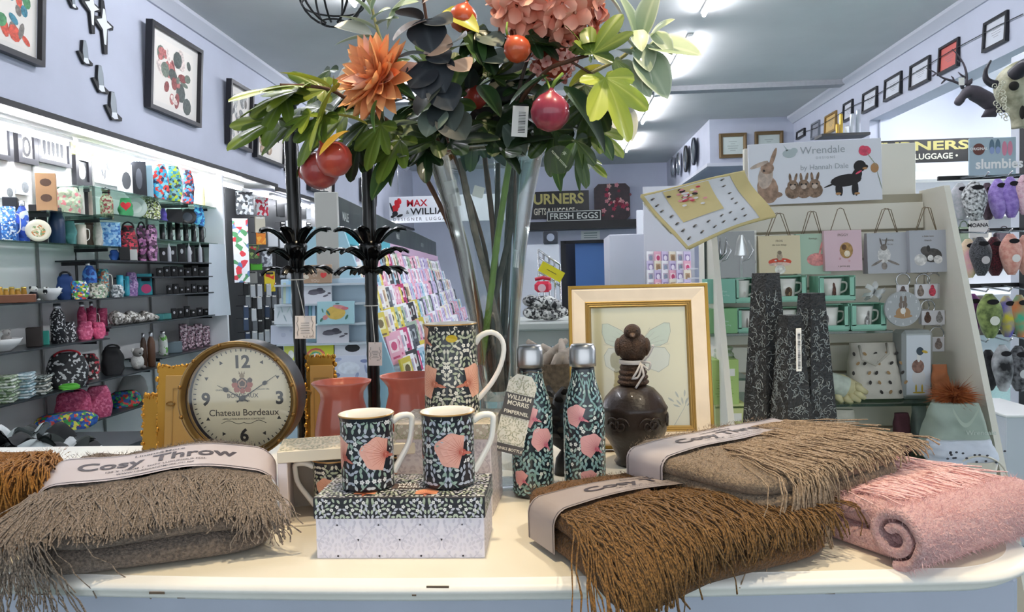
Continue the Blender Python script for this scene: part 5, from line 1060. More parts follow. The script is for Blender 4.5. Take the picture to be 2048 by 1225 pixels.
# garden tool set in pack
cx, cz, w, h = rect(1410, 463, 1511, 561, 2.45); g = thing('garden_tool_set', 'dark backed pack of garden trowel and fork hanging on the stand', 'tool set', (cx, 2.45, cz))
MB().box((0, .01, 0), (w, .004, h), 0, .001).build('backing_card', mat('2c3833', .55, var=.25, scale=30), g)
for nm, ox in (('fork', -.035), ('trowel', .035)):
    b = MB(); b.tube([(ox, 0, -h * .46), (ox, 0, -h * .1), (ox, -.012, 0)], [.006, .006, .005], 10)
    if nm == 'fork':
        for s in (-1, 0, 1): b.tube([(ox, -.012, -.01), (ox + s * .018, -.016, .01), (ox + s * .019, -.012, h * .38)], [.004, .004, .002], 8)
    else: b.grid(lambda u, v: (ox + (u - .5) * .044 * (1.1 - v) ** .45, -.012 + .02 * (u - .5) ** 2 * 4 * .5, v * h * .42), 6, 8)
    b.tube([(ox + .02, -.01, h * .3), (ox + .035, -.012, h * .1), (ox + .02, -.014, -.01), (ox, -.01, -.02)], .003, 6); b.build(nm, CHROME, g)
MB().box((0, -.014, 0), (w, .001, h)).build('clear_cover', CLEAR, g)
# china mugs in green window boxes
mint = mat('93c9b0', .5, var=.02, scale=8); mint2 = mat('86bd9c', .5)
def mug_box(label, x0, y0, x1, y1, zb, art, closed=False, colm=None, hside=1, Y=2.37):
    cx, cz, w, h = rect(x0, y0, x1, y1, Y); h = min(h, .092); d = .085; g = thing('mug_box', label, 'mug box', (cx, Y + d / 2, zb), 0, 'green mug boxes on the gift stand'); m = colm or mint; t = .003
    if closed:
        MB().box((0, 0, h / 2), (w, d, h), 0, .001).build('carton', m, g); b = MB()
        blob(b, ell(-.005, h * .7, .006, .004), 0, TR(0, -d / 2 - .0005, 0)); textmb(b, 'One Fine', h * .11, 0, TR(0, -d / 2 - .001, h * .45)); textmb(b, 'Bone China Mug', h * .09, 0, TR(0, -d / 2 - .001, h * .3)); b.build('carton_lettering', mat('d7ece0', .5), g, fix=False); return
    for c_, s_ in (((0, 0, t / 2), (w, d, t)), ((-w / 2 + t / 2, 0, h / 2), (t, d, h)), ((w / 2 - t / 2, 0, h / 2), (t, d, h)), ((0, d / 2 - t / 2, h / 2), (w - .007, t, h - .007)), ((0, -d / 2 + .001, h * .12), (w - .007, .002, h * .24 - .004)), ((-w * .42, -d / 2 + .001, h * .55), (w * .14, .002, h * .75)), ((w * .42, -d / 2 + .001, h * .55), (w * .14, .002, h * .75)), ((0, .02, h - t / 2), (w - .007, d - .045, t))): MB().box(c_, s_).build('panel', m, g)
    t2 = thing('china_mug', label.replace('mint green window box with', 'white china mug printed with').split(',')[0] + ', inside its green box', 'mug', (cx - .006 * hside, Y + d / 2, zb + .0036)); r = min(.034, w * .36)
    b = MB(); b.lathe([(.0005, 0), (r * .8, 0), (r * .86, .004), (r * .9, h * .4), (r, h * .84), (r - .003, h * .84), (r * .86, h * .4), (r * .7, .006), (.0005, .005)], 28); b.build('body', CERAM, t2)
    handle([(hside * r * .9, 0, h * .68), (hside * (r + .016), 0, h * .64), (hside * (r + .014), 0, h * .36), (hside * r * .84, 0, h * .24)], .0035).build('handle', CERAM, t2)
    b = MB(); mats = []
    for k, (c_, poly) in enumerate(art):
        mm = mat(c_, .6, var=.4, scale=120)
        if mm not in mats: mats.append(mm)
        b.add([((r * .96 + .0008 + .00005 * k) * sin(x * 1.0), -(r * .96 + .0008 + .00005 * k) * cos(x * 1.0), z * h * .8) for x, z in poly], [tuple(range(len(poly)))], mats.index(mm))
    b.build('animal_print', mats, t2, fix=False)
Zt = Z2 + .094; sq = lambda c: [(c, E_(.1, .5, .3, .28)), (c, E_(.2, .75, .16, .12)), ('e8ddd2', E_(.1, .42, .14, .12))]
mug_box('teal green closed mug carton, upper one at stand left edge', 1415, 563, 1472, 612, Zt, (), True, mint2 if False else mat('86c0aa', .5))
mug_box('leaf green closed mug carton, lower one at stand left edge', 1418, 612, 1475, 662, Z2, (), True, mat('8abf86', .5))
mug_box('mint green window box with plain mug, upper row next to the cartons', 1471, 560, 1516, 610, Zt, (('c9c2ba', E_(.2, .4, .1, .1)),))
mug_box('mint green window box with meerkats, lower row next to the cartons', 1475, 612, 1530, 661, Z2, (('8a8078', E_(-.1, .4, .08, .3)), ('8a8078', E_(.2, .4, .08, .3))))
mug_box('mint green window box with hedgehog, upper row behind the pillar candles', 1549, 558, 1614, 610, Zt, (('6b5138', E_(.1, .4, .35, .26)), ('4a3524', E_(.05, .45, .2, .16)), ('b89468', E_(.15, .32, .1, .08))))
mug_box('mint green window box with dog, lower row between the pillar candles', 1552, 612, 1612, 661, Z2, (('4a433e', E_(.3, .4, .12, .25)),), colm=mat('8fbf9a', .5))
mug_box('mint green window box with brown horse, upper row right', 1637, 556, 1711, 606, Zt, (('5e3a2c', E_(.05, .45, .16, .26)), ('5e3a2c', E_(.02, .7, .1, .16, .4)), ('4a2c22', E_(-.1, .25, .04, .2)), ('4a2c22', E_(.18, .22, .04, .2))))
mug_box('mint green window box with elephant, lower row behind the right candle', 1636, 607, 1699, 660, Z2, (('7b7672', E_(-.5, .42, .3, .26)), ('6b6663', E_(-.3, .5, .14, .2))))
mug_box('mint green window box with grey rabbit, lower row right end', 1702, 606, 1773, 660, Z2, (('8f8a86', E_(.2, .36, .24, .26)), ('8f8a86', E_(.25, .68, .06, .2)), ('77726e', E_(.35, .68, .05, .18)), ('e4e0dc', E_(.15, .3, .12, .12))))
# ribbon bow
c = ony(1748, 585, 2.42); b = MB(); q = random.Random(3)
for k in range(9):
    a = q.uniform(0, 6.28); b.grid(lambda u, v: (c.x + cos(a) * u * .035 + (v - .5) * .008, c.y - .02 * sin(u * pi), c.z + sin(a) * u * .03 + (v - .5) * .012), 6, 1)
tag(b.build('ribbon_bow', mat('d7d9d6', .4), None, fix=False), 'white gauze ribbon bow right of the upper mug boxes', 'ribbon')
# key rings on hooks
def keyring(label, px, py, tx, ty, tw_, arts, Y=2.43):
    c = ony(px, py, Y); g = thing('key_ring', label, 'key ring', c, 0, 'key rings on the gift stand hooks'); d = ony(tx, ty, Y); rel = d - c; k = Y / FPX
    b = MB(); b.tube([(.021 * cos(t), 0, .021 * sin(t)) for t in [2 * pi * i / 20 for i in range(21)]], .0022, 6); b.build('ring', CHROME, g)
    b = MB(); b.tube([(0, .1, .026), (0, -.02, .022), (0, -.03, .03)], .0016, 6); b.build('hook', CHROME, g)
    w = tw_ * k; h = 29 * k; b = MB(); b.box((rel.x, 0, rel.z), (w, .006, h), 0, .002); b.box((rel.x, 0, (rel.z + h / 2 - .021) / 2), (.004, .003, abs(rel.z + h / 2 + .021))); fb = b.build('fob', mat('d9d6d8', .3, coat=.5), g)
    b = MB()
    for i, c_ in enumerate(arts):
        ox = rel.x + (i - (len(arts) - 1) / 2) * w / max(1, len(arts)); blob(b, ell(ox, rel.z - .002, w / len(arts) * .3, h * .3), i, TR(0, -.003, 0)); blob(b, ell(ox, rel.z + h * .25, w / len(arts) * .16, h * .18), i, TR(0, -.0032, 0))
    b.build('fob_print', [mat(c_, .6, var=.4, scale=150) for c_ in arts], fb, fix=False)
keyring('key ring with a cow fob above the round clock', 1806, 561, 1805, 585, 24, ('6b5a55',)); keyring('key ring with hare and toadstool double fob, top right of the hooks', 1846, 562, 1852, 583, 44, ('8a7a70', 'd2455a'), 2.44); keyring('key ring with dog and rabbit double fob, second row of hooks', 1856, 614, 1866, 636, 44, ('5a4034', '8f8a86')); keyring('key ring with hedgehog fob, lowest hook', 1874, 668, 1876, 689, 24, ('8a7a72',)); keyring('key ring hanging at the right end of the top hooks', 1868, 560, 1868, 583, 22, ('c8546a',), 2.47); keyring('key ring behind the double dog fob on second hook row', 1845, 612, 1848, 634, 20, ('77706a',), 2.48)
# round grey rabbit clock
c = ony(1803, 618, 2.36); R0 = 34 / FPX * 2.36; g = thing('wall_clock', 'small round grey clock printed with a sitting rabbit, among the key rings', 'clock', c); b = MB(RX(pi / 2)); b.cyl((0, 0, 0), R0, .01, 40); b.build('dial', mat('aeb0b0', .5), g)
b = MB()
for p_, m in ((ell(0, -.012, .022, .018), 0), (ell(0, .012, .013, .013), 1), (ell(-.006, .028, .004, .012), 1), (ell(.007, .028, .004, .012), 1), (ell(0, -.022, .028, .006), 0), (ell(0, -.006, .008, .01), 2)): blob(b, p_, m, TR(0, -.0104, 0), -.0002 - .00005 * len(b.f))
b.build('rabbit_print', [mat('b08a62', .6), mat('7c6d62', .6), mat('efe9e0', .6)], g, fix=False)
b = MB()
for i in range(12): a = 2 * pi * i / 12; textmb(b, str(i or 12), .011, 0, TR(R0 * .84 * sin(a), -.0106, R0 * .84 * cos(a) - .004))
b.box((.004, -.0115, -.008), (.0012, .0004, .03)); b.box((-.003, -.0115, .008), (.001, .0004, .02)); b.build('dial_numerals', mat('e8e8e6', .5), g, fix=False)
# lower shelf goods
def soft(name, label, cat, x0, y0, x1, y1, Y, d, m, lean=0, seed=1, top=.85, parts=True, zb=None):
    cx, cz, w, h = rect(x0, y0, x1, y1, Y); z0 = cz - h / 2 if zb is None else zb; g = thing(name, label, cat, (cx, Y, z0), 0, rx=lean)
    def f(u, v):
        a = 2 * pi * u; k = 1 - (1 - top) * v; e = .5; x = w / 2 * k * math.copysign(abs(cos(a)) ** e, cos(a)); y = d / 2 * (1.05 - .75 * v ** 2) * math.copysign(abs(sin(a)) ** .8, sin(a))
        n_ = noise.noise(Vector((x * 22 + seed, y * 22, v * 5))) * .008; return (x + n_, y + n_, h * v)
    b = MB(); b.grid(f, 40, 16, 0, True, True); n_ = 40; b.add([f(i / n_, 1) for i in range(n_)], [tuple(range(n_))]); b.add([f(i / n_, 0) for i in range(n_)], [tuple(range(n_ - 1, -1, -1))])
    o = b.build('body', m, g); return g, w, h, d
g, w, h, d = soft('printed_tote_bag', 'cream tote bag printed with small black birds and bees on the lower shelf', 'tote bag', 1692, 690, 1803, 800, 2.4, .1, mat('cfc8ba', .85, var=.04, scale=30), -.1, 3, .8, zb=Z1 + .001)
b = MB(); b.tube([(-w * .3, -d * .35, h * .95), (-w * .32, -d * .62, h * .7), (-w * .1, -d * .66, h * .6), (w * .15, -d * .6, h * .8), (w * .2, -d * .3, h * .98)], .004, 6); b.build('handle', mat('b9b2a4', .8), g)
b = MB(); q = random.Random(9)
for i in range(5):
    for j in range(5): blob(b, ell((i - 2) * w * .2 + q.uniform(-.01, .01), h * (.12 + .17 * j), .0045, .007, 8, q.uniform(-1, 1)), (i + j) % 2, TR(0, -d * .55 + .075 * (j / 5) ** 2 * d * 5, 0))
b.build('bird_print', [mat('3a3633', .8), mat('a3845c', .8)], g, fix=False)
cx, cz, w, h = rect(1806, 662, 1868, 796, 2.36); g = thing('duck_tin', 'tall grey storage tin with a painted mallard duck', 'tin', (cx, 2.40, Z1 + .001), 0); h = cz + h / 2 - Z1
MB().box((0, 0, h / 2), (w, .08, h), 0, .01).build('tin_body', mat('a9adab', .4, .2), g); MB().box((0, -.0405, h * .5), (w * .78, .001, h * .86)).build('picture_panel', mat('d6dbe0', .5), g)
b = MB()
for p_, m in ((ell(0, h * .32, w * .22, h * .12, 16, 0), 0), (ell(-.002, h * .48, w * .2, h * .1), 1), (ell(.0, h * .62, w * .06, h * .08), 3), (ell(.004, h * .7, w * .12, h * .06), 2), (ell(w * .2, h * .69, w * .1, h * .02, 10, -.3), 4), (ell(-.008, h * .16, w * .03, h * .06), 4), (ell(.01, h * .16, w * .03, h * .06), 4), (ell(0, h * .1, w * .2, h * .012), 4)): blob(b, p_, m, TR(0, -.041, 0), -.0004 - .00005 * len(b.f))
b.build('duck_picture', [mat('d9d8d6', .6), mat('8c6a5c', .6, var=.3, scale=90), mat('3c4a55', .6), mat('e6e6e2', .6), mat('c9a93c', .6)], g, fix=False)
# gloves
g = thing('garden_gloves', 'pair of cream leather gardening gloves lying on the lower shelf', 'gloves', (0, 0, 0)); p = lambda px, py, dy=0: ony(px, py, 2.36 + dy)
b = MB(); b.tube([p(1652, 765), p(1680, 770), p(1700, 778), p(1716, 784)], [.03, .034, .03, .026], 14)
for (a1, b1), (a2, b2), (a3, b3) in (((1706, 770), (1720, 778), (1734, 786)), ((1702, 780), (1718, 790), (1730, 797)), ((1695, 785), (1708, 797), (1720, 803)), ((1685, 786), (1694, 800), (1704, 807)), ((1672, 784), (1678, 797), (1684, 805))): b.tube([p(a1, b1, -.01), p(a2, b2, -.03), p(a3, b3, -.03)], [.011, .011, .007], 8)
b.build('leather', mat('d8cd9e', .7, var=.1, scale=40), g); b = MB(); b.tube([p(1650, 757, .0), p(1664, 766, -.012), p(1690, 776, -.012)], [.026, .032, .034], 14, cap=False); b.build('cuff', mat('c9d0c0', .8, var=.1, scale=60), g)
# yellow-green cartons
for lb, x0, y0, x1, y1, Y, m, zb in (('lime green carton with price sticker behind the butterfly picture, upper one', 1425, 720, 1478, 811, 2.3, 'b3cf7a', None), ('yellow green carton under the lime carton with price sticker', 1431, 808, 1493, 905, 2.3, 'd2d896', None)):
    cx, cz, w, h = rect(x0, y0, x1, y1, Y); g = thing('green_carton', lb, 'carton', (cx, Y + .05, cz - h / 2)); MB().box((0, 0, h / 2), (w, .1, h - .001), 0, .002).build('carton', mat(m, .5, var=.03, scale=10), g)
    b = MB(); b.box((w * .2, -.0505, h * .72), (w * .3, .0006, h * .16)); b.build('price_sticker', PAPER, g); b = MB()
    for k in range(7): b.box((-w * .05, -.0506, h * (.55 - .06 * k)), (w * R_.uniform(.4, .7), .0004, .002))
    b.build('small_print', mat('8fae56', .6), g)
g, w, h, d = soft('clear_gift_pack', 'clear cellophane gift pack standing on the lime carton', 'gift pack', 1424, 693, 1470, 720, 2.36, .06, glass('e8efe6'), 0, 4, .7)
# orange paper bag, pompom, sage bag, cloth, bucket
g, w, h, d = soft('orange_paper_bag', 'burnt orange gift bag behind the fluffy pompom', 'gift bag', 1866, 708, 1899, 780, 2.34, .03, mat('a8643a', .6, var=.1, scale=20), -.1, 5, .97, zb=Z1)
c = ony(1908, 792, 2.22); b = MB(); b.ball(c, .022, 10); q = random.Random(2)
for k in range(1500):
    n_ = Vector((q.gauss(0, 1), q.gauss(0, 1), q.gauss(0, 1))).normalized(); l = q.uniform(.035, .068); e = n_.orthogonal() * .0012; tip = c + Vector((n_.x * 1.25, n_.y, n_.z * .9)) * l + Vector((q.gauss(0, .006), q.gauss(0, .006), q.gauss(-.004, .006))); b.add([c + n_ * .015 - e, c + n_ * .015 + e, tip], [(0, 1, 2)])
tag(b.build('fur_pompom', mat('8e4420', .8, h2='b86a34', scale=60), None, fix=False), 'fluffy rust orange fur pompom hanging on the sage bag', 'pompom')
g, w, h, d = soft('sage_tote_bag', 'sage green soft tote bag below the rust pompom at the stand edge', 'tote bag', 1846, 806, 1972, 888, 2.2, .14, mat('a3b0a2', .85, var=.06, scale=20), 0, 7, .72)
for s in (-1, 1): 
    b = MB(); b.grid(lambda u, v: (lerp(-w * .28, w * .12, u) + s * 0, -d * .62 * (s < 0) - .0 + (.03 if s > 0 else 0), h * .98 + (.02 if s > 0 else -.045) * sin(pi * u) + (v - .5) * .012), 14, 1); b.build('handle', mat('b4bfae', .8), g, fix=False)
b = MB(); textmb(b, 'Wrendale', .02, 0, TR(w * .18, -d * .56, h * .35)); b.build('stitched_lettering', mat('c6cfc2', .7), g, fix=False)
g, w, h, d = soft('folded_cloth', 'white cloth with tiny black print under the sage tote bag', 'cloth', 1850, 880, 1983, 916, 2.14, .16, mat('d0d6e0', .85, var=.04, scale=40), 0, 8, .95)
b = MB(); q = random.Random(12)
for k in range(16): blob(b, ell(q.uniform(-w * .42, w * .42), q.uniform(.008, h * .8), .004, .003, 7), 0, TR(0, -d * .56, 0))
b.build('dot_print', mat('4a4a50', .8), g, fix=False)
cx, cz, w, h = rect(1880, 914, 1990, 1010, 2.12); b = MB(); b.lathe([(.0005, 0), (w * .36, 0), (w * .5, h), (w * .48, h), (w * .34, .006), (.0005, .006)], 30); o = b.build('cream_bucket', mat('ddd6c4', .45)); o.location = (cx, 2.12, cz - h / 2); tag(o, 'cream enamel bucket under the folded cloth beside the pink throw', 'bucket')
MB().tube([(w * .5 * cos(t), -.06, h * .6 + .07 * sin(t)) for t in [pi * i / 16 for i in range(17)]], .0025, 6).build('wire_handle', mat('d9d2c0', .4), o)
# small shadowy stock on the stand base
for lb, x0, y0, x1, y1, Y, c_ in (('cream watering can behind the throws on stand base', 1662, 822, 1714, 905, 2.38, 'd8d2c2'), ('grey folded bag hanging beside the sage tote', 1822, 806, 1856, 905, 2.38, '8f9a92'), ('burgundy dried flowers behind the sage tote', 1786, 830, 1820, 905, 2.38, '6b4048')):
    soft('shelf_stock', lb, 'stock', x0, y0, x1, y1, Y, .06, mat(c_, .8, var=.1, scale=30), 0, x0, .75, zb=Z0)
# ================================================================= right background: slipper rack, signs, frames, heads
RY_ = 3.5
a = ony(1990, 600, RY_); g = thing('slipper_rack', 'black wire slipper rack with long prongs at the right edge', 'display rack', (a.x + .25, RY_ + .18, 0))
b = MB(); b.box((0, 0, .95), (.05, .05, 1.9)); b.box((0, 0, .02), (.6, .5, .04)); b.build('post', BLACK, g)
rows = [(352, 1), (466, 2), (583, 3), (683, 4)]
for py, k in rows:
    z = ony(1990, py, RY_).z
    for xo in (-.3, -.2, -.1, 0, .1): MB().tube([(xo, .05, z + .02), (xo, -.2, z), (xo, -.22, z + .015)], .004, 6).build('prong', CHROME, g)
    MB().box((-.08, .04, z + .02), (.62, .015, .02)).build('crossbar', BLACK, g)
cx, cz, w, h = rect(1977, 263, 2075, 341, RY_ - .03); gs = thing('slipper_sign', 'pale blue slipper brand sign on top of the slipper rack', 'sign', (cx, RY_ + .13, cz)); MB().box((0, 0, 0), (w, .01, h), 0, .001).build('board', mat('a9bcc6', .5), gs)
b = MB(); blob(b, ell(-w * .3, h * .2, w * .13, w * .13, 24), 0, TR(0, -.0055, 0)); 
for s in (0, 1): blob(b, ell(-w * .02 + s * w * .13, h * .26, w * .055, h * .2), 1, TR(0, -.0055, 0)); blob(b, ell(w * .25 + s * w * .12, h * .2, w * .055, h * .2), 2, TR(0, -.0055, 0)); blob(b, ell(-w * .02 + s * w * .13, h * .16, w * .05, h * .1), 3, TR(0, -.006, 0))
b.build('pictures', [mat('6b4038', .6), mat('5d7686', .6), mat('d68aa0', .6), mat('8fa0c8', .6)], gs, fix=False)
b = MB(); textmb(b, 'slumbies', h * .36, 0, TR(w * .14, -.0062, -h * .32), bold=.03); b.build('lettering', WHITE, gs, fix=False); b = MB(); textmb(b, 'ORIGINAL', h * .1, 0, TR(-w * .3, -.0064, h * .18), bold=.02); b.build('lettering', WHITE, gs, fix=False)
def slipper(label, px, py0, py1, Y, w, c1, c2, tagc=None, sc=70, fur=False, rz=0, rough=.85):
    t, d = ony(px, py0, Y), ony(px, py1, Y); h = t.z - d.z; g = thing('slipper', label, 'slipper', d, rz, 'slippers on the wire rack')
    def prof(v): return w / 2 * (.62 + .42 * sin(pi * (.12 + .8 * v)) - .12 * sin(2 * pi * v))
    def f(u, v):
        a_ = 2 * pi * u; e = sin(pi * min(max(v, .02), .98)) ** .35; return (prof(v) * e * cos(a_), .035 * e * sin(a_) * (1.3 - .6 * v) - .01 * (1 - v), h * v)
    b = MB(); b.grid(f, 22, 14, 0, True, True); b.build('upper', mat(c1, rough, h2=c2, scale=sc, bump=.8 if fur else .2, bscale=200, sheen=.3), g, fix=False)
    b = MB(); b.add([(prof(.8) * .5 * cos(t_), -.031, h * .82 + h * .06 * sin(t_)) for t_ in [2 * pi * i / 18 for i in range(18)]], [tuple(range(18))]); b.build('foot_opening', mat('201c20', .9), g, fix=False)
    if tagc:
        b = MB(RX(pi / 2)); b.cyl((0, h * .4, .044), w * .2, .002, 18); b.build('round_label', mat(tagc, .5), g)
for a_ in (('grey slipper with pink edge, top row of rack', 1920, 366, 440, 3.46, .085, 'a9adb0', 'c6c2c8'), ('black slipper with white dots, top row of rack', 1948, 362, 442, 3.4, .1, '17171a', 'e8e8e8', None, 90), ('purple fluffy slipper, left of the pair in top row', 1995, 358, 438, 3.4, .075, '8f72c4', 'b49ade', None, 60, True), ('purple fluffy slipper, right of the pair in top row', 2020, 354, 436, 3.38, .075, '8468bd', 'ab90d8', None, 60, True), ('dark brown slipper behind the purple pair', 1974, 366, 440, 3.5, .07, '3a2c34', '5a4450'), ('pale pink slipper at the photo edge, top row', 2048, 350, 430, 3.36, .08, 'd8a8b8', 'e8c8d0', None, 60, True),
          ('rainbow pastel fluffy slipper, second row left', 1936, 478, 556, 3.42, .085, 'e6a8b4', 'e8d8a8', None, 14, True), ('black sequinned slipper, second row left', 1960, 474, 552, 3.38, .085, '141416', '5a5a60', 'c9c0c0', 220), ('black sequinned slipper with red trim, second row middle', 1988, 474, 552, 3.42, .085, '161216', '6a2430', None, 200), ('salmon pink fluffy slipper with white label, second row right', 2020, 468, 550, 3.36, .085, 'd88f80', 'eab4a4', 'efe8e4', 60, True), ('peach fluffy slipper at the photo edge, second row', 2050, 470, 550, 3.38, .08, 'e0a090', 'eab8a8', None, 60, True),
          ('dark purple slipper, third row left', 1944, 588, 666, 3.46, .085, '3b2a58', '8a2a7a', None, 18), ('green camouflage slipper with white label, third row', 1978, 588, 676, 3.38, .1, '4e5c34', '8fa05c', 'e4e2d4', 40), ('rainbow striped slipper, third row, left of the pair', 2012, 592, 674, 3.4, .075, 'd6c83c', '5a52c8', None, 16), ('rainbow striped slipper, third row, right of the pair', 2038, 590, 674, 3.38, .075, '4cb08a', 'd8703c', None, 16), ('grey slipper behind the camouflage slipper', 1960, 592, 670, 3.52, .08, '77706c', '9a8f8a'),
          ('black slipper with white stripe, bottom row left', 1976, 700, 780, 3.42, .085, '121214', '2a2a2e'), ('white trimmed black slipper, bottom row middle', 2004, 690, 782, 3.38, .085, '18181c', 'd4d4d8', None, 12), ('black and grey patterned slipper, bottom row right', 2036, 692, 782, 3.38, .095, '1a1a1e', '77777c', 'c9c9c9', 60), ('teal hanging slipper behind, bottom row', 1958, 704, 776, 3.52, .07, '26262a', '3c3c44')):
    slipper(*a_)
cx, cz, w, h = rect(1938, 440, 1976, 476, 3.62); o = MB(TR(cx, 3.62, cz)).box((0, 0, 0), (w, .006, h)).build('rack_notice', PAPER); tag(o, 'small white card sign reading MOANA on the slipper rack', 'sign'); text('lettering', 'MOANA', h * .3, DARK, o, TR(cx - w * .05, 3.616, cz + h * .1), bold=.02)
# white plinth and cartons on the floor behind
for lb, x0, y0, x1, y1, Y, c_ in (('white plinth with papers at the lower right edge', 2012, 835, 2110, 905, 3.3, 'cfd3da'), ('brown cardboard box under the slipper rack', 1990, 845, 2015, 870, 3.9, '8a6a44')):
    cx, cz, w, h = rect(x0, y0, x1, y1, Y); t = thing('floor_box', lb, 'box', (cx, Y + .2, 0)); hh = cz + h / 2; MB().box((0, 0, hh / 2), (w, .4, hh), 0, .004).build('box_body', mat(c_, .6), t); MB().box((0, 0, hh + .006), (w * 1.06, .42, .012), 0, .003).build('top', WHITE, t)
# shop sign in the opening
def shop_sign(label, x0, y0, x1, y1, Y, tx0, tx1, sub):
    cx, cz, w, h = rect(x0, y0, x1, y1, Y); g = thing('shop_sign', label, 'sign', (cx, Y, cz)); MB().box((0, 0, 0), (w, .03, h), 0, .002).build('board', mat('0e0e10', .3), g)
    a, c = ony(tx0, (y0 + y1) / 2, Y).x - cx, ony(tx1, (y0 + y1) / 2, Y).x - cx; b = MB(); s = h / .72; textmb(b, 'TURNERS', s * .38, 0, TR((a + c) / 2, -.0165, h * .04), bold=.03, fit=c - a); b.build('gold_lettering', mat('c9bd72', .4), g, fix=False)
    b = MB(); textmb(b, 'GIFTS & LUGGAGE •', s * .25, 0, TR((a + c) / 2 + (c - a) * .02, -.0165, -h * .36), bold=.02, fit=(c - a) * .74); b.build('white_lettering', mat('e4e0cc', .4), g, fix=False)
shop_sign('long black shop sign with gold letters above the side room, right of the stand', 1690, 280, 1985, 326, 6.6, 1736, 1936, '')
shop_sign('small black shop sign with gold letters on the far back wall', 1040, 383, 1178, 437, YB - .03, 1050, 1168, '')
# framed certificates strung along the right wall
framew = mat('1a1a20', .4); 
def wallframe_x(name, label, x0, y0, x1, y1, X, fm, pm, out, cat='frame', group=None, bw=.022, mark=True, lean=.0, dep=.03, art=None):
    """frame hung on a wall of constant X (out=+1 faces +x); the pixel box gives its outline"""
    a, c = onx(x0, (y0 + y1) / 2, X), onx(x1, (y0 + y1) / 2, X); ym = (a.y + c.y) / 2; w = abs(a.y - c.y); xm = (x0 + x1) / 2
    t, d = onx(xm, y0, X), onx(xm, y1, X); s0 = (y1 - y0); za, zb = t.z, d.z; h = max(.05, (za - zb) - 0) ; zc = (za + zb) / 2
    # remove the skew that perspective adds to the outline
    e1, e2 = onx(x0, y0, X), onx(x1, y0, X); 
    g = thing(name, label, cat, (X + out * (dep / 2 + .004), ym, zc - h / 2), (pi / 2 if out > 0 else -pi / 2), group, rx=0)
    g.rotation_euler = (lean, 0, pi / 2 if out > 0 else -pi / 2)
    M = TR(0, 0, h / 2); b = MB(); ring_frame(b, w, h, [(0, dep / 2), (0, -dep / 2), (bw, -dep / 2), (bw, dep * .1)], 0, M); b.build('frame_border', fm, g)
    pa = MB().box((0, dep * .2, h / 2), (w - bw * 1.9, .003, h - bw * 1.9)).build('picture', pm, g)
    if mark:
        b = MB()
        for k in range(5): b.box((0, dep * .2 - .002, h * (.68 - .08 * k)), (w * (.5, .3, .42, .36, .2)[k], .0006, h * .014))
        b.build('certificate_text', mat('77777c', .6), pa)
    if art: art(pa, w, h, dep * .2 - .0022)
    return g, w, h
ws = mat('c9ccd4', .5)
for lb, x0, y0, x1, y1, pm, fm in (('black framed certificate on right wall string, nearest and largest', 1971, 33, 2019, 94, ws, framew), ('black framed red certificate on the right wall string', 1881, 85, 1921, 142, mat('c9655e', .5), framew), ('black framed white certificate next to the red one, towards the back', 1823, 121, 1863, 171, ws, framew), ('black framed certificate, fourth from the front on the wall string', 1772, 151, 1806, 196, ws, framew), ('black framed certificate, fifth from the front on the wall string', 1728, 180, 1757, 221, ws, framew), ('black framed certificate right of the pillar candles, sixth on the wall string', 1689, 203, 1708, 241, ws, framew), ('gold framed certificate behind the gold candles', 1652, 227, 1675, 266, mat('d0b070', .5), mat('9a7a42', .4, .5)), ('grey certificate between gold frame and small black frame', 1625, 244, 1641, 276, mat('8f929c', .5), mat('70747c', .5)), ('small black framed certificate farthest along the right wall', 1596, 260, 1612, 276, ws, framew)):
    wallframe_x('certificate_frame', lb, x0, y0, x1, y1, XR, fm, pm, -1, lean=-.06)
b = MB(); b.tube([onx(px, py, XR - .02) for px, py in ((2046, 28), (1995, 52), (1900, 103), (1843, 138), (1790, 168), (1742, 196), (1700, 215), (1663, 238), (1632, 256), (1604, 266))], .004, 5); tag(b.build('hanging_string', DARK), 'dark string linking the framed certificates on the right wall', 'string')
for lb, x0, y0, x1, y1 in (('brown framed certificate on the office bulkhead, left one', 1438, 267, 1493, 316), ('brown framed certificate on the office bulkhead, right one', 1509, 263, 1566, 312)):
    cx, cz, w, h = rect(x0, y0, x1, y1, 10.98); g = thing('certificate_frame', lb, 'frame', (cx, 10.97, cz)); b = MB(); ring_frame(b, w, h, [(0, .02), (0, -.015), (.02, -.02), (.05, -.01), (.05, .0)]); b.build('frame_border', mat('6f5a3c', .4, .3), g)
    p_ = MB().box((0, .005, 0), (w - .09, .004, h - .09)).build('picture', mat('c4cdc8', .6), g); b = MB()
    for k in range(5): b.box((0, .002, h * (.16 - .09 * k)), (w * (.3, .16, .4, .34, .2)[k], .001, h * .02))
    b.build('certificate_text', mat('8a928e', .6), p_)
# oval mirrors along the office bulkhead
for i, (px, py, r, c_) in enumerate(((1392, 303, 27, 'navy'), (1376, 318, 26, 'black'), (1361, 328, 22, 'silver'), (1349, 335, 20, 'silver'), (1328, 350, 17, 'black'))):
    p_ = onx(px, py, 2.2); R0 = r / FPX * p_.y; g = thing('oval_mirror', 'oval %s rimmed mirror on the office bulkhead, %s from the near corner' % (c_, ('first', 'second', 'third', 'fourth', 'fifth', 'sixth', 'seventh')[i]), 'mirror', (2.17, p_.y, p_.z), 0, 'oval mirrors on the bulkhead')
    b = MB(RY(-pi / 2)); b.lathe([(R0 * .86, .01), (R0 * .9, .022), (R0, .022), (R0, -.01), (.001, -.01)], 28, sx=1, sy=.8); b.build('rim', {'navy': mat('1c2230', .4), 'black': BLACK, 'silver': CHROME}[c_], g)
    b = MB(RY(-pi / 2)); b.lathe([(.001, .012), (R0 * .88, .012)], 28, sx=1, sy=.8, sm=False); b.build('mirror_glass', mat('c4ccd4', .08, .9), g)
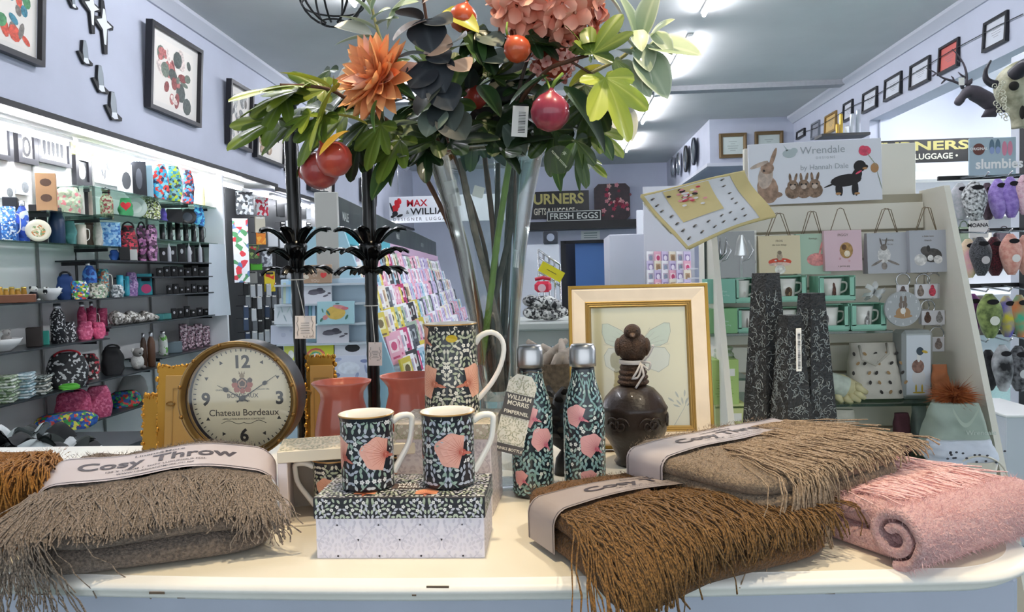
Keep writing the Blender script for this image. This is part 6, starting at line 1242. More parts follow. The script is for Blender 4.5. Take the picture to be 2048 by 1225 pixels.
# candles on a ledge high up at right
led = [ony(px, 272, 7.2) for px in (1636, 1732)]; o = MB().box(((led[0].x + led[1].x) / 2, 7.2, led[0].z - .01), (led[1].x - led[0].x, .2, .025)).build('black_ledge', BLACK); tag(o, 'narrow black ledge carrying gold and silver candles above the sign', 'ledge')
for lb, x0, y0, x1, c_ in (('gold pillar candle, taller one', 1678, 228, 1686, 'c9a84a'), ('gold pillar candle, shorter one', 1671, 248, 1678, 'b8923c'), ('silver pillar candle, shorter one', 1699, 228, 1709, 'c9ced4'), ('silver pillar candle, taller one', 1711, 220, 1721, 'b4bac2'), ('clear glass holder between the gold and silver candles', 1689, 252, 1698, 'dfe4e6')):
    a, c = ony(x0, y0, 7.2), ony(x1, y0, 7.2); w = c.x - a.x; z0 = led[0].z + .003; b = MB(); b.lathe([(.0005, 0), (w * .6, 0), (w * .6, .01), (w * .45, .016), (w * .45, a.z - z0 - .01), (w * .38, a.z - z0), (.0005, a.z - z0 - .006)], 16); o = b.build('pillar_candle', mat(c_, .3, .5)); o.location = ((a.x + c.x) / 2, 7.2, z0); tag(o, lb + ', on the black ledge', 'candle')
# display post with deer head and carved skull
dx = ony(2075, 200, 3.72).x
o = MB().box((dx + .02, 3.78, 1.12), (.04, .3, 2.24), 0, .004).build('display_post', mat('c9ccd6', .5)); tag(o, 'pale panel post at the right edge carrying the animal heads', 'post')
p = lambda px, py, Y=3.72: ony(px, py, Y)
dm = mat('4d4750', .55, var=.15, scale=20); g = thing('deer_head', 'dark grey deer head wall ornament with antlers facing left', 'wall ornament', (0, 0, 0))
b = MB(); b.tube(curve([p(2072, 212), p(2030, 205), p(1990, 208), p(1965, 195), p(1942, 184), p(1928, 190), p(1918, 203), p(1913, 210)], 5), [.01, .045, .055, .055, .055, .052, .048, .044, .042, .041, .04, .039, .038, .037, .037, .036, .036, .036, .036, .034, .032, .031, .03, .027, .024, .021, .019, .019, .02, .021, .02, .019, .018, .016, .012, .004][:36], 14)
b.tube([p(1985, 218), p(1975, 228), p(1992, 230)], [.03, .03, .01], 10); b.build('head', dm, g)
b = MB(); b.tube([p(1934, 172), p(1940, 164), p(1944, 158)], [.008, .012, .004], 8); b.build('ear', dm, g); b = MB(); b.tube([p(1925, 176, 3.68), p(1924, 168, 3.66), p(1920, 162, 3.66)], [.008, .01, .004], 8); b.build('ear', dm, g)
for nm, pts, tines in (('antler', [(1932, 170), (1933, 150), (1928, 130), (1917, 112), (1904, 98)], (((1931, 156), (1922, 150), (1916, 144)), ((1924, 122), (1918, 124), (1914, 120)))), ('antler', [(1928, 172), (1908, 163), (1886, 156), (1868, 144), (1852, 137)], (((1892, 158), (1884, 166), (1882, 168)), ((1908, 163), (1906, 156), (1902, 152)), ((1872, 147), (1866, 152), (1862, 152))))):
    b = MB(); b.tube(curve([p(*q_) for q_ in pts], 4), [.0075 - .0058 * i / 16 for i in range(17)], 8)
    for t in tines: b.tube([p(*q_) for q_ in t], [.005, .004, .0015], 7)
    b.build(nm, dm, g)
MB(TR(*p(1923, 163, 3.64))).box((0, 0, 0), (.025, .002, .035)).build('price_tag', PAPER, g)
sk = mat('c6c2a8', .5, h2='8f8a70', scale=24); g = thing('carved_skull', 'cream carved horned cattle skull wall ornament at the right edge', 'wall ornament', (0, 0, 0)); p = lambda px, py, Y=3.5: ony(px, py, Y)
b = MB(); b.tube(curve([p(2064, 138), p(2036, 158), p(2024, 180), p(2028, 205), p(2036, 235), p(2038, 256)], 5), [.03 + .055 * sin(pi * min(1, i / 25 * 1.1 + .15)) ** 1.3 * (1 - .45 * i / 25) for i in range(26)], 16); b.ball(p(2052, 235), (.03, .03, .05), 10); b.build('skull', sk, g)
b = MB(); b.ball(p(2028, 172, 3.43), (.022, .012, .02), 12); b.build('eye_socket', mat('1c1814', .8), g); b = MB(); b.ball(p(2045, 225, 3.44), (.012, .01, .03), 10); b.build('nasal_cavity', mat('1c1814', .8), g)
b = MB(); b.tube(curve([p(2010, 170), p(1986, 168), p(1972, 158), p(1972, 140), p(1982, 121)], 5), [.022 - .018 * i / 20 for i in range(21)], 10); b.build('horn', mat('2d2a33', .4), g); b = MB(); b.tube(curve([p(2030, 150, 3.45), p(2050, 130, 3.4), p(2080, 118, 3.38)], 6), [.035 - .015 * i / 12 for i in range(13)], 10); b.build('horn', mat('2d2a33', .4), g)
b = MB(); q = random.Random(6)
for k in range(22):
    px, py = 2004 + q.uniform(-14, 8) + (0 if k < 14 else 4), 165 + k * 3.4; c = p(px, py, 3.4 + .02 * (k % 3)); a0 = q.uniform(0, 6); b.tube([c + Vector(((.004 + .008 * i / 10) * cos(a0 + i * .6), 0, (.004 + .008 * i / 10) * sin(a0 + i * .6))) for i in range(11)], .0022, 5)
b.build('carved_lace', mat('d8d4c0', .5), g)
# side room shelving
g = thing('side_room_shelving', 'pale shelving seen through the opening behind the slipper rack', 'shelving', (5.2, 8.2, 0))
MB().box((0, .12, 1.1), (3.2, .03, 2.2)).build('back_panel', mat('d4d6dc', .6), g)
for z in (.5, .9, 1.3, 1.7, 2.1): MB().box((0, -.05, z), (3.2, .34, .03)).build('shelf', WHITE, g)
q = random.Random(21); cols = ('2a2c34', '8a8f9c', '5e6a58', 'b8b0a4', '3c3038', 'c9ccd4', '705c50')
for i in range(14):
    x = 3.8 + .2 * i; j = i // 7; sh = (1.3, 1.7)[j]; w, h = q.uniform(.12, .17), q.uniform(.18, .3); nm = ('dark', 'grey', 'green', 'beige', 'plum', 'white', 'brown')[i % 7]
    o = thing('handbag', '%s handbag on the %s shelf of the side room' % (nm, ('middle', 'upper')[j]), 'handbag', (x, 8.08, sh + .016), 0, 'handbags on the side room shelves'); m = mat(cols[i % 7], .6, var=.1, scale=20)
    MB().box((0, 0, h / 2), (w, .1, h), 0, .02).build('bag_body', m, o); MB().tube([(w * .3 * cos(t), -.03, h + .06 * sin(t)) for t in [pi * k / 8 for k in range(9)]], .006, 5).build('handle', m, o)
# ================================================================= left wall: art and bird cut-outs above the pelmet
def multi(*hs, scale=30, rough=.6, key=0):
    k = ('multi', hs, scale, rough, key)
    if k in _mc: return _mc[k]
    m = bpy.data.materials.new('m_multi%d' % len(_mc)); m.use_nodes = True; N = m.node_tree.nodes; L = m.node_tree.links; b_ = N['Principled BSDF']; b_.inputs['Roughness'].default_value = rough
    t = N.new('ShaderNodeTexCoord'); v = N.new('ShaderNodeTexVoronoi'); v.inputs['Scale'].default_value = scale * 2.3; L.new(t.outputs['Object'], v.inputs['Vector'])
    s_ = N.new('ShaderNodeSeparateColor'); L.new(v.outputs['Color'], s_.inputs[0]); r = N.new('ShaderNodeValToRGB'); r.color_ramp.interpolation = 'CONSTANT'; L.new(s_.outputs[0], r.inputs[0]); L.new(r.outputs[0], b_.inputs['Base Color'])
    e = r.color_ramp.elements
    while len(e) < len(hs): e.new(.5)
    for i, h in enumerate(hs): e[i].position = i / len(hs); e[i].color = lin(h)
    m.diffuse_color = lin(hs[0]); _mc[k] = m; return m
mount = mat('ded9d2', .6)
def prints(kind):
    def f(pa, w, h, y):
        b = MB(); q = random.Random(kind); mats = {1: ('b06a66', '8a4a48', '6b7468', '4c5450', 'd8c8c0'), 2: ('3a7a8c', 'c8503c', '77706a', '8f8a88', '4c8a5c'), 3: ('8a8a88', 'b8b6b2', '5c5c5c', 'd0cec8', '77716c'), 4: ('4a4038', 'a89078', '2c2824', 'c8b8a0', '6b5c50')}[kind]
        MB().box((0, y + .0006, h / 2), (w * .72, .0006, h * .74)).build('mounted_print', mat('e4ddd4', .6), pa)
        for k in range(26):
            cx, cz = q.uniform(-.28, .28) * w, h * q.uniform(.2, .8); b.add([(x, y - .0005 - k * .00005, z) for x, z in ell(cx, cz, w * q.uniform(.03, .1), h * q.uniform(.03, .12), 10, q.uniform(-1.2, 1.2))], [tuple(range(10))], k % 5)
        b.build('print_motif', [mat(c_, .6, var=.3, scale=60) for c_ in mats], pa, fix=False)
    return f
for lb, x0, y0, x1, y1, kd, bw in (('large black framed tattooed leg print on the left wall, at photo edge', -60, -85, 66, 108, 2, .03), ('black framed print of a bird among red flowers on the left wall', 284, 72, 386, 234, 1, .03), ('black framed grey print on the left wall, left of the fig leaves', 446, 172, 492, 296, 3, .03), ('black framed brown print half hidden behind the fig leaves', 502, 226, 560, 325, 4, .03), ('narrow frame between the fig leaves and the palm candlestick', 566, 275, 584, 345, 3, .02), ('cream framed text print behind the figs on the left wall', 612, 350, 660, 388, 3, .03), ('small dark frame near the right palm candlestick', 718, 362, 746, 408, 4, .02)):
    wallframe_x('wall_picture', lb, x0, y0, x1, y1, XL, framew, mount, 1, 'picture', bw=bw, mark=False, lean=.07, dep=.05, art=prints(kd))
bk = mat('15161a', .5); bg = mat('8a9298', .35); bwh = mat('dfe2e6', .5)
def wallbird(label, pts, px, py, s, parts):
    c = onx(px, py, XL); g = thing('bird_cutout', label, 'wall ornament', (XL + .012, c.y, c.z), pi / 2)
    MB().prism([(x * s, z * s) for x, z in pts], .016, 0).build('silhouette', bk, g)
    for k, (m, pp) in enumerate(parts):
        b = MB(); b.add([(x * s * 1.2, -.0095 - .0004 * k, z * s * 1.12) for x, z in pp], [tuple(range(len(pp)))]); b.build('painted_patch', m, g, fix=False)
fly = [(-.06, .5), (.03, .5), (.09, .15), (.3, .1), (.28, .02), (.1, .0), (.06, -.5), (-.04, -.52), (-.08, -.1), (-.32, .02), (-.36, .1), (-.1, .16)]
flyp = [(bwh, [(-.02, .3), (.03, .3), (.07, .1), (.2, .06), (.06, -.02), (.02, -.3), (-.03, -.3), (-.05, -.06), (-.2, .06), (-.06, .12)])]
sit = [(-.12, .5), (.06, .52), (.14, .3), (.16, -.1), (.42, -.2), (.4, -.3), (.12, -.32), (-.1, -.36), (-.24, -.2), (-.42, .02), (-.34, .06), (-.2, -.04)]
sitp = [(bg, [(-.08, .44), (.05, .45), (.1, .26), (.11, -.08), (-.1, -.12), (-.14, .1)]), (bwh, [(-.1, -.12), (.1, -.08), (.16, -.24), (.0, -.28), (-.12, -.24)])]
for lb, px, py, s, p_, pp in (('black and white flying bird cut-out, highest on the left wall', 178, 18, .3, fly, flyp), ('black and white flying bird cut-out, just below the highest one', 203, 54, .34, fly, flyp), ('grey pigeon cut-out, topmost of the three perched birds', 165, 110, .17, sit, sitp), ('grey pigeon cut-out, middle of the three perched birds', 196, 164, .2, sit, sitp), ('grey pigeon cut-out, lowest of the three perched birds', 222, 218, .215, sit, sitp), ('small dark bird cut-out at the very top of the left wall', 141, 5, .1, sit, sitp)): wallbird(lb, p_, px, py, s, pp)

# ================================================================= left shelving
STDX = XB + .012
for i, px in enumerate((-20, 82, 200, 303, 392)):
    y = onx(px, 640, STDX).y; o = MB().box((STDX, y, 1.06), (.012, .014, 2.1)).build('shelf_standard', mat('8c8c8a', .4, .5)); tag(o, 'grey slotted shelf upright on the left wall, %s from the front' % ('first', 'second', 'third', 'fourth', 'fifth')[i], 'upright')
y7 = onx(440, 520, -2.95).y
o = MB().box(((XB + XL) / 2, y7, ZP / 2 - .02), (.35, .03, ZP - .05)).build('shelf_partition', mat('eceef0', .5)); tag(o, 'white end partition between the gift shelves and the hanging goods', 'partition')
SH = {}
def shelf(k, z, x0, x1, label, m=None, dep=.29):
    ya, yb = onx(x0, 560, -2.95).y, onx(x1, 560, -2.95).y
    if x1 > 418: yb = y7 - .02
    g = thing('glass_shelf', label, 'shelf', (0, 0, 0)); MB().box((XB + .006 + dep / 2, (ya + yb) / 2, z - .005), (dep, yb - ya, .01), 0, .001).build('shelf_panel', m or SHELFGLASS, g)
    for yy in (ya + .06, yb - .06): MB().box((XB + .005 + dep * .42, yy, z - .022), (dep * .8, .01, .022)).build('bracket', DARK, g)
    SH[k] = z
dk = mat('2c3236', .3); ze = lambda px, py: onx(px, py, -2.95).z
for k, z, x0, x1, lb, m in (('A', 1.482, -120, 245, 'long glass shelf with blue bottles and the bowl, near end', None), ('B', 1.862, 193, 388, 'topmost glass shelf with cartons and bright bags', None), ('C', 1.672, 110, 232, 'glass shelf with brown box and green cushion', None), ('D', 1.70, 236, 412, 'glass shelf with heart cushion and black plate', None), ('F2', ze(374, 482), 316, 425, 'glass shelf of black mugs near the white partition', None), ('E', 1.39, 199, 425, 'dark shelf with floral bags below the bottle shelf', dk), ('F', 1.277, 306, 425, 'dark shelf of small black boxes, above the cup shelf', dk), ('G', 1.14, -120, 425, 'long dark shelf with bowl of plush penguins and turquoise cups', dk), ('H', .945, 219, 425, 'dark shelf with heap of grey fabric', dk), ('I', .876, -120, 215, 'dark shelf with pink bottles and dotted black bottle', dk), ('J', .61, 168, 315, 'dark shelf with black lunch bag and sheep', dk), ('J2', .669, 318, 425, 'dark shelf with floral boxes behind the clock', dk), ('K', .60, -120, 165, 'dark shelf with stacked tea towels', dk), ('L', .365, -160, 330, 'lowest dark shelf with pink and blue bags', dk), ('B2', 1.872, 389, 425, 'short glass shelf beside the partition with yellow pack', None)): shelf(k, z, x0, x1, lb, m)
FWD = RC @ Vector((0, 0, -1))
def lpos(x0, y0, x1, y1, sh, X=-3.06):
    c = onx((x0 + x1) / 2, (y0 + y1) / 2, X); k = (c - CAM).dot(FWD) / FPX; w = (x1 - x0) * k; z = SH[sh] + .001; h = onx((x0 + x1) / 2, y0, X).z - z; return c.y, z, w, max(h, .02)
def lbox(label, x0, y0, x1, y1, sh, c1, art=(), name='carton', cat='carton', X=-3.06, d=.1, txt=None, group=None):
    y, z, w, h = lpos(x0, y0, x1, y1, sh, X); g = thing(name, label, cat, (X, y, z), radians(32), group); w *= 1.04
    MB().box((0, 0, h / 2), (w, d, h), 0, .003).build('carton_body', mat(c1, .5, var=.03, scale=12) if isinstance(c1, str) else c1, g)
    for i, (cx, cz, rx, rz, c_) in enumerate(art):
        b = MB(); b.add([(x, -d / 2 - .0006 - .0002 * i, zz) for x, zz in ell(cx * w, cz * h, rx * w, rz * h, 12)] , [tuple(range(12))]); b.build('printed_motif', mat(c_, .5) if isinstance(c_, str) else c_, g, fix=False)
    if txt: text('lettering', txt[0], txt[1] * w, mat(txt[2], .5), g, TR(0, -d / 2 - .001, h * txt[3]) @ (RY(-pi / 2) if len(txt) > 4 else Matrix()), bold=.02)
    return g
def lbottle(label, x0, y0, x1, y1, sh, c1, capc='c9c9cc', X=-3.06, metal=1, neck=.45, loop=False, group=None):
    y, z, w, h = lpos(x0, y0, x1, y1, sh, X); r = w / 2; g = thing('flask', label, 'bottle', (X, y, z), 0, group); m = c1 if not isinstance(c1, str) else mat(c1, .35, coat=.3)
    b = MB(); b.lathe([(.0005, 0), (r * .92, 0), (r, .004), (r, h * .62), (r * .9, h * .72), (r * neck, h * .86), (r * neck, h * .88), (.0005, h * .88)], 20); b.build('body', m, g)
    b = MB(); b.lathe([(r * neck * 1.1, h * .87), (r * neck * 1.15, h * .88), (r * neck * 1.1, h * .99), (.0005, h)], 18); b.build('cap', mat(capc, .3, metal), g)
    if loop: MB().tube([(r * .4 * cos(t), 0, h + r * .35 * sin(t)) for t in [pi * i / 10 for i in range(11)]], r * .08, 6).build('carry_loop', BLACK, g)
    return g
def lmug(label, x0, y0, x1, y1, sh, c1, X=-3.04, group=None, hand=1):
    y, z, w, h = lpos(x0, y0, x1, y1, sh, X); r = w * .4; g = thing('mug', label, 'mug', (X, y, z), radians(40), group); m = c1 if not isinstance(c1, str) else mat(c1, .3, coat=.4)
    b = MB(); b.lathe([(.0005, 0), (r * .94, 0), (r, .004), (r, h), (r * .9, h), (r * .88, .008), (.0005, .007)], 22); b.build('body', m, g); handle([(hand * r * .95, 0, h * .8), (hand * r * 1.5, 0, h * .74), (hand * r * 1.5, 0, h * .36), (hand * r * .95, 0, h * .22)], r * .1).build('handle', CERAM if not isinstance(c1, str) or c1 > 'a' else m, g)
def lbag(label, x0, y0, x1, y1, sh, m, X=-3.06, hand=None, name='soft_bag', cat='bag', d=.12, top=.85, zb=None, group=None):
    y, z, w, h = lpos(x0, y0, x1, y1, sh, X); g = thing(name, label, cat, (X, y, z), radians(35), group); w *= 1.1; q = x0 * .37
    def f(u, v):
        a = 2 * pi * u; k = 1 - (1 - top) * v; e = sin(pi * (.08 + .86 * v)) ** .25; x = w / 2 * k * e * math.copysign(abs(cos(a)) ** .45, cos(a)); yy = d / 2 * (1.1 - .6 * v) * math.copysign(abs(sin(a)) ** .7, sin(a)); n_ = noise.noise(Vector((x * 14 + q, yy * 14, v * 4))) * .012; return (x + n_, yy + n_, h * v)
    b = MB(); b.grid(f, 28, 12, 0, True, True); b.add([f(i / 28, 1) for i in range(28)], [tuple(range(28))]); b.add([f(i / 28, 0) for i in range(28)], [tuple(range(27, -1, -1))]); b.build('bag_body', m, g)
    if hand: MB().tube([(w * .28 * cos(t), -d * .3, h * .93 + h * .16 * sin(t)) for t in [pi * i / 12 for i in range(13)]], .006, 6).build('handle', hand, g)
    return g
def lbowl(label, x0, y0, x1, y1, sh, c1, X=-3.04):
    y, z, w, h = lpos(x0, y0, x1, y1, sh, X); r = w / 2; b = MB(); b.lathe([(.0005, 0), (r * .4, 0), (r * .45, .006), (r * .8, h * .5), (r, h), (r * .96, h), (r * .75, h * .52), (r * .3, .012), (.0005, .01)], 30); o = b.build('bowl', mat(c1, .3, coat=.3)); o.location = (X, y, z); tag(o, label, 'bowl'); return (X, y, z, r, h)
def plush(label, x, y, z, s, c1, c2, rz=0, group=None):
    g = thing('plush_toy', label, 'plush toy', (x, y, z), rz, group); m = mat(c1, .95, var=.1, scale=50, bump=.6, bscale=200); m2 = mat(c2, .95, bump=.5, bscale=200)
    MB().ball((0, 0, s * .42), (s * .36, s * .32, s * .44), 14).build('body', m, g); MB().ball((0, -s * .1, s * .95), (s * .28, s * .27, s * .26), 14).build('head', m2, g)
    for sx_ in (-1, 1): MB().ball((sx_ * s * .26, -s * .05, s * 1.1), (s * .1, s * .06, s * .12), 8).build('ear', m, g); MB().ball((sx_ * s * .2, -s * .3, s * .12), (s * .12, s * .16, s * .1), 8).build('foot', m2, g)
    MB().ball((0, -s * .36, s * .92), (s * .06, s * .05, s * .04), 8).build('nose', BLACK, g)
def stack(label, x0, y0, x1, y1, sh, cols, n, X=-3.02):
    y, z, w, h = lpos(x0, y0, x1, y1, sh, X); q = random.Random(x0 + 7); g = thing('towel_stack', label, 'tea towels', (X, y, z), radians(25)); t = h / n; MBs = []
    for i in range(n):
        b = MB(TR(q.uniform(-.008, .008), q.uniform(-.01, .01), t * (i + .5)) @ RZ(q.uniform(-.08, .08))); b.box((0, 0, 0), (w * .95, .16, t * .9), 0, t * .42); b.build('towel', cols[i % len(cols)], g)
# frames and art hung in the lit recess
def hung(label, x0, y0, x1, y1, bw, pm, fm=None, cat='frame', mo=(), X=XB + .005):
    a, c = onx(x0, (y0 + y1) / 2, X), onx(x1, (y0 + y1) / 2, X); w = c.y - a.y; xm = (x0 + x1) / 2; t, d = onx(xm, y0, X), onx(xm, y1, X); h = t.z - d.z
    g = thing('framed_art', label, cat, (X + .018, (a.y + c.y) / 2, (t.z + d.z) / 2), pi / 2)
    if bw: b = MB(); ring_frame(b, w, h, [(0, .016), (0, -.016), (bw, -.016), (bw, .012)]); b.build('frame_border', fm or framew, g)
    pa = MB().box((0, .006, 0), (w - bw * 1.9, .012, h - bw * 1.9)).build('picture', pm, g)
    if mo:
        b = MB()
        for k, (cx, cz, rx, rz, an, mi) in enumerate(mo[1]): b.add([(x, -.0008 - .0002 * k, zz) for x, zz in ell(cx * w, cz * h, rx * w, rz * h, 12, an)], [tuple(range(12))], mi)
        b.build('motif', [mat(c_, .6, var=.2, scale=50) for c_ in mo[0]], pa, fix=False)
hung('black framed white picture at the far left edge under the pelmet', -40, 226, 15, 318, .03, mat('eceef0', .5))
hung('small deep black frame with white mount and dark relief', 26, 260, 66, 328, .035, mat('e6e6e6', .5), None, 'frame', (('1c1c1e', 'd8d8d8'), ((0, 0, .24, .3, 0, 0), (.02, 0, .1, .2, 0, 1))))
hung('large black framed picture of blue black feathers', 66, 240, 132, 330, .025, mat('e9ebf0', .5), None, 'frame', (('16181c', '5a4fa8', 'a8bcd8'), tuple((-.26 + .13 * i, -.08, .05, .24, 0, 0) for i in range(5)) + tuple((-.26 + .13 * i, .2, .05, .08, 0, 1) for i in range(5)) + tuple((-.26 + .13 * i, .08, .03, .06, 0, 2) for i in range(5))))
hung('unframed canvas with yellow green kowhai flowers', 134, 258, 182, 312, 0, multi('dfe8e0', 'c8d83c', 'a8c42c', 'd4dc60', '8fa8b8', 'e6e6c0', scale=26), None, 'canvas')
hung('black framed dark portrait with white swing tag', 143, 314, 174, 372, .03, mat('2a2c2e', .5), None, 'frame', (('8a8a88', 'd9d9d6'), ((0, 0, .25, .28, 0, 0), (-.2, .36, .12, .1, 0, 1))))
hung('white panel with grey cut metal bird on a flowering branch', 184, 282, 243, 370, 0, mat('e8eaea', .5), None, 'wall art', (('77797c', '4c4e52', '9a9c9e'), ((-.05, .38, .18, .07, -.3, 2), (.02, .3, .2, .1, .3, 2), (0, .1, .42, .05, -.2, 0), (.3, .16, .12, .04, .5, 0), (.38, .1, .08, .03, -.4, 0), (-.2, -.02, .06, .1, .3, 0), (-.05, -.06, .07, .12, 0, 1), (.1, -.04, .06, .1, -.3, 0), (.25, -.08, .05, .1, 0, 0), (-.28, -.2, .03, .16, .3, 1), (-.18, -.28, .025, .13, -.2, 1), (.3, -.2, .03, .1, .1, 0))))
for lb, x0, y0, x1, y1, c_ in (('white boxed trinket hung near the blue mug, left one', -2, 366, 24, 398, 'd9dde0'), ('white boxed trinket hung above the blue bottle', 27, 352, 56, 390, 'd4d8da')): hung(lb, x0, y0, x1, y1, 0, mat(c_, .5), None, 'carton', (('6f7478',), ((.1, -.1, .25, .3, 0, 0),)))
# --- shelf B
lbox('white carton with black mug photo on the top shelf', 236, 331, 262, 375, 'B', 'dfe2e2', ((.1, .45, .3, .3, '3a3c40'),)); lbox('tall black carton with phone photo on the top shelf', 264, 325, 290, 376, 'B', '1b1e24', ((0, .5, .22, .3, '4a4e56'),), d=.12); lbox('pale blue carton on the top shelf', 291, 332, 304, 377, 'B', 'a9cbd8')
kiwi1 = multi('2f9cc4', '4cb4d4', 'c8302c', '1c2c50', '8cd0dc', 'd84030', scale=22); kiwi2 = multi('5cb0b8', 'a8c434', '3c8c9c', 'c8d83c', '2c3c48', '88bcc0', scale=22); kiwi3 = multi('3c7cb4', 'b82c30', '20284c', 'd84c40', '5c9cc8', '3a2430', scale=24)
lbag('bright blue and red patterned bag, leftmost of the three bags on top shelf', 306, 330, 335, 388, 'B', kiwi1, -3.03); lbag('teal and lime patterned bag, middle of the three bags on top shelf', 331, 334, 362, 396, 'B', kiwi2, -2.99); lbag('red and blue patterned bag, rightmost of the three bags on top shelf', 362, 342, 387, 402, 'B', kiwi3, -2.99); lbag('pale yellow pack beside the partition on the top shelf', 389, 368, 408, 402, 'B2', mat('d9d2a0', .6))
# --- shelf C
lbox('tall brown kraft carton with windows', 76, 348, 110, 416, 'C', '9a7654', ((0, .75, .28, .1, '4a3426'), (0, .35, .28, .1, '4a3426'))); lbag('pale green cushion with pink flower border', 114, 376, 160, 422, 'C', multi('a8b89a', 'c4ccb0', 'c87a80', 'b8c0a8', '8ea286', scale=26), name='cushion', cat='cushion'); 
for i in range(3): lbox('slim black and white patterned pack, %s of three leaning together' % ('left', 'middle', 'right')[i], 160 + 8 * i, 376 + 3 * i, 168 + 8 * i, 424, 'C', ('d8d4cc', '2a2826', 'b8a89a')[i], d=.03, name='slim_pack', cat='pack')
lbottle('clear jar bottle with floral print and black lid', 201, 380, 225, 430, 'C', multi('c4b898', 'a8484c', '8c9c78', 'd8d0b8', scale=40), '151517', metal=0, neck=.55, loop=True)
# --- shelf D
lbag('green cushion with red heart applique', 238, 397, 264, 424, 'D', mat('3c8a58', .8), name='cushion', cat='cushion', X=-3.0); c = onx(250, 412, -2.93); b = MB(TR(-2.925, c.y, c.z) @ RZ(radians(35)) @ Matrix.Diagonal((.035, .035, .035, 1))); hp = [(0, -.9)] + [(16 * sin(t) ** 3 / 17, (13 * cos(t) - 5 * cos(2 * t) - 2 * cos(3 * t) - cos(4 * t)) / 17) for t in [2 * pi * k / 24 for k in range(1, 24)]]; b.prism(hp[1:], .3); tag(b.build('heart_brooch', mat('c4202c', .5)), 'red felt heart standing before the green cushion', 'ornament')
def disc(label, x0, y0, x1, y1, sh, c1, c2, X=-3.05):
    y, z, w, h = lpos(x0, y0, x1, y1, sh, X); r = h / 2; g = thing('plate', label, 'plate', (X, y, z), radians(35)); b = MB(TR(0, 0, r) @ RX(pi / 2 - .15)); b.lathe([(.0005, .004), (r * .6, .004), (r, .016), (r, .012), (r * .6, -.002), (.0005, -.002)], 28); b.build('dish', mat(c1, .3), g); b = MB(TR(0, 0, r) @ RX(pi / 2 - .15)); b.lathe([(.0005, .0052), (r * .55, .0052)], 20, sm=False); b.build('dish_motif', c2 if not isinstance(c2, str) else mat(c2, .4), g)
disc('clear round plate behind the heart cushion', 262, 394, 278, 428, 'D', 'b8c4bc', 'd0d8d0'); lbag('olive and white flower posy on the glass shelf', 282, 400, 318, 430, 'D', multi('3c4034', '8a9858', 'e0e0d0', '2a2c28', 'b8c070', scale=50), name='flower_posy', cat='posy', top=1.0); lbag('small purple pouch beside the black mugs', 320, 418, 333, 442, 'D', mat('54489c', .7)); lbox('black carton group on the heart cushion shelf', 335, 419, 362, 442, 'D', '131316'); disc('round black plate with photo', 364, 418, 386, 446, 'D', '141416', '3c4450'); lbag('bright blue pouch with sea print next to the black plate', 386, 416, 408, 446, 'D', multi('1f5ca8', '2f8cc8', '174080', '5cb8d8', scale=24))
# --- shelf A
lmug('blue and white patterned mug at the far left of the bottle shelf', 0, 414, 32, 447, 'A', multi('2c6cb8', 'd8e0e8', '4c8cd0', '1c4484', scale=50)); lbox('blue wave carton under the patterned mug', 4, 447, 34, 480, 'A', '2c5ca8', ((0, .6, .4, .3, 'c8d8e8'),), X=-3.1); lbox('small black carton behind the blue mug', 10, 396, 34, 447, 'A', '1d2126', X=-3.14)
lbottle('cobalt blue flask with white wave on the bottle shelf', 34, 402, 56, 478, 'A', multi('2c50b4', '3c68c8', '284498', 'c8d0e8', scale=18), 'b8bcc0'); lbox('black book standing with white letters reading FISH', 62, 410, 91, 480, 'A', '1c1c1e', txt=('FISH', .42, 'e8e8e4', .55, 1), name='black_book', cat='book', d=.03, X=-3.12); disc('cream painted bowl leaning on the black book', 58, 440, 95, 481, 'A', 'ded8c0', multi('b8703c', '6c8c5c', 'e4dcc4', 'c8b890', scale=40), X=-2.99); lbottle('navy blue hiking flask with black lid', 98, 416, 128, 483, 'A', '1c3454', '151517', metal=0, neck=.62); lbag('teal glass gift jar beside the navy flask', 130, 443, 152, 485, 'A', mat('3c8480', .4, trans=.3), name='glass_jar', cat='jar')
lmug('cream mug with dark motif on the bottle shelf', 150, 450, 174, 486, 'A', 'd4c8b8'); lbottle('brown ceramic jar behind the cream mug', 170, 444, 188, 485, 'A', '7c6458', '4c3a32', metal=0, neck=.8, X=-3.12); lbag('grey woolly mitten standing on the bottle shelf', 187, 446, 204, 488, 'A', mat('b4b0a8', .9, var=.1, scale=60), name='mitten', cat='mitten'); lbox('light blue floral pack with white side', 204, 446, 238, 491, 'A', multi('5c98d0', '88b8e0', '3c70b4', 'a8d0e8', scale=30), name='floral_pack', cat='pack')
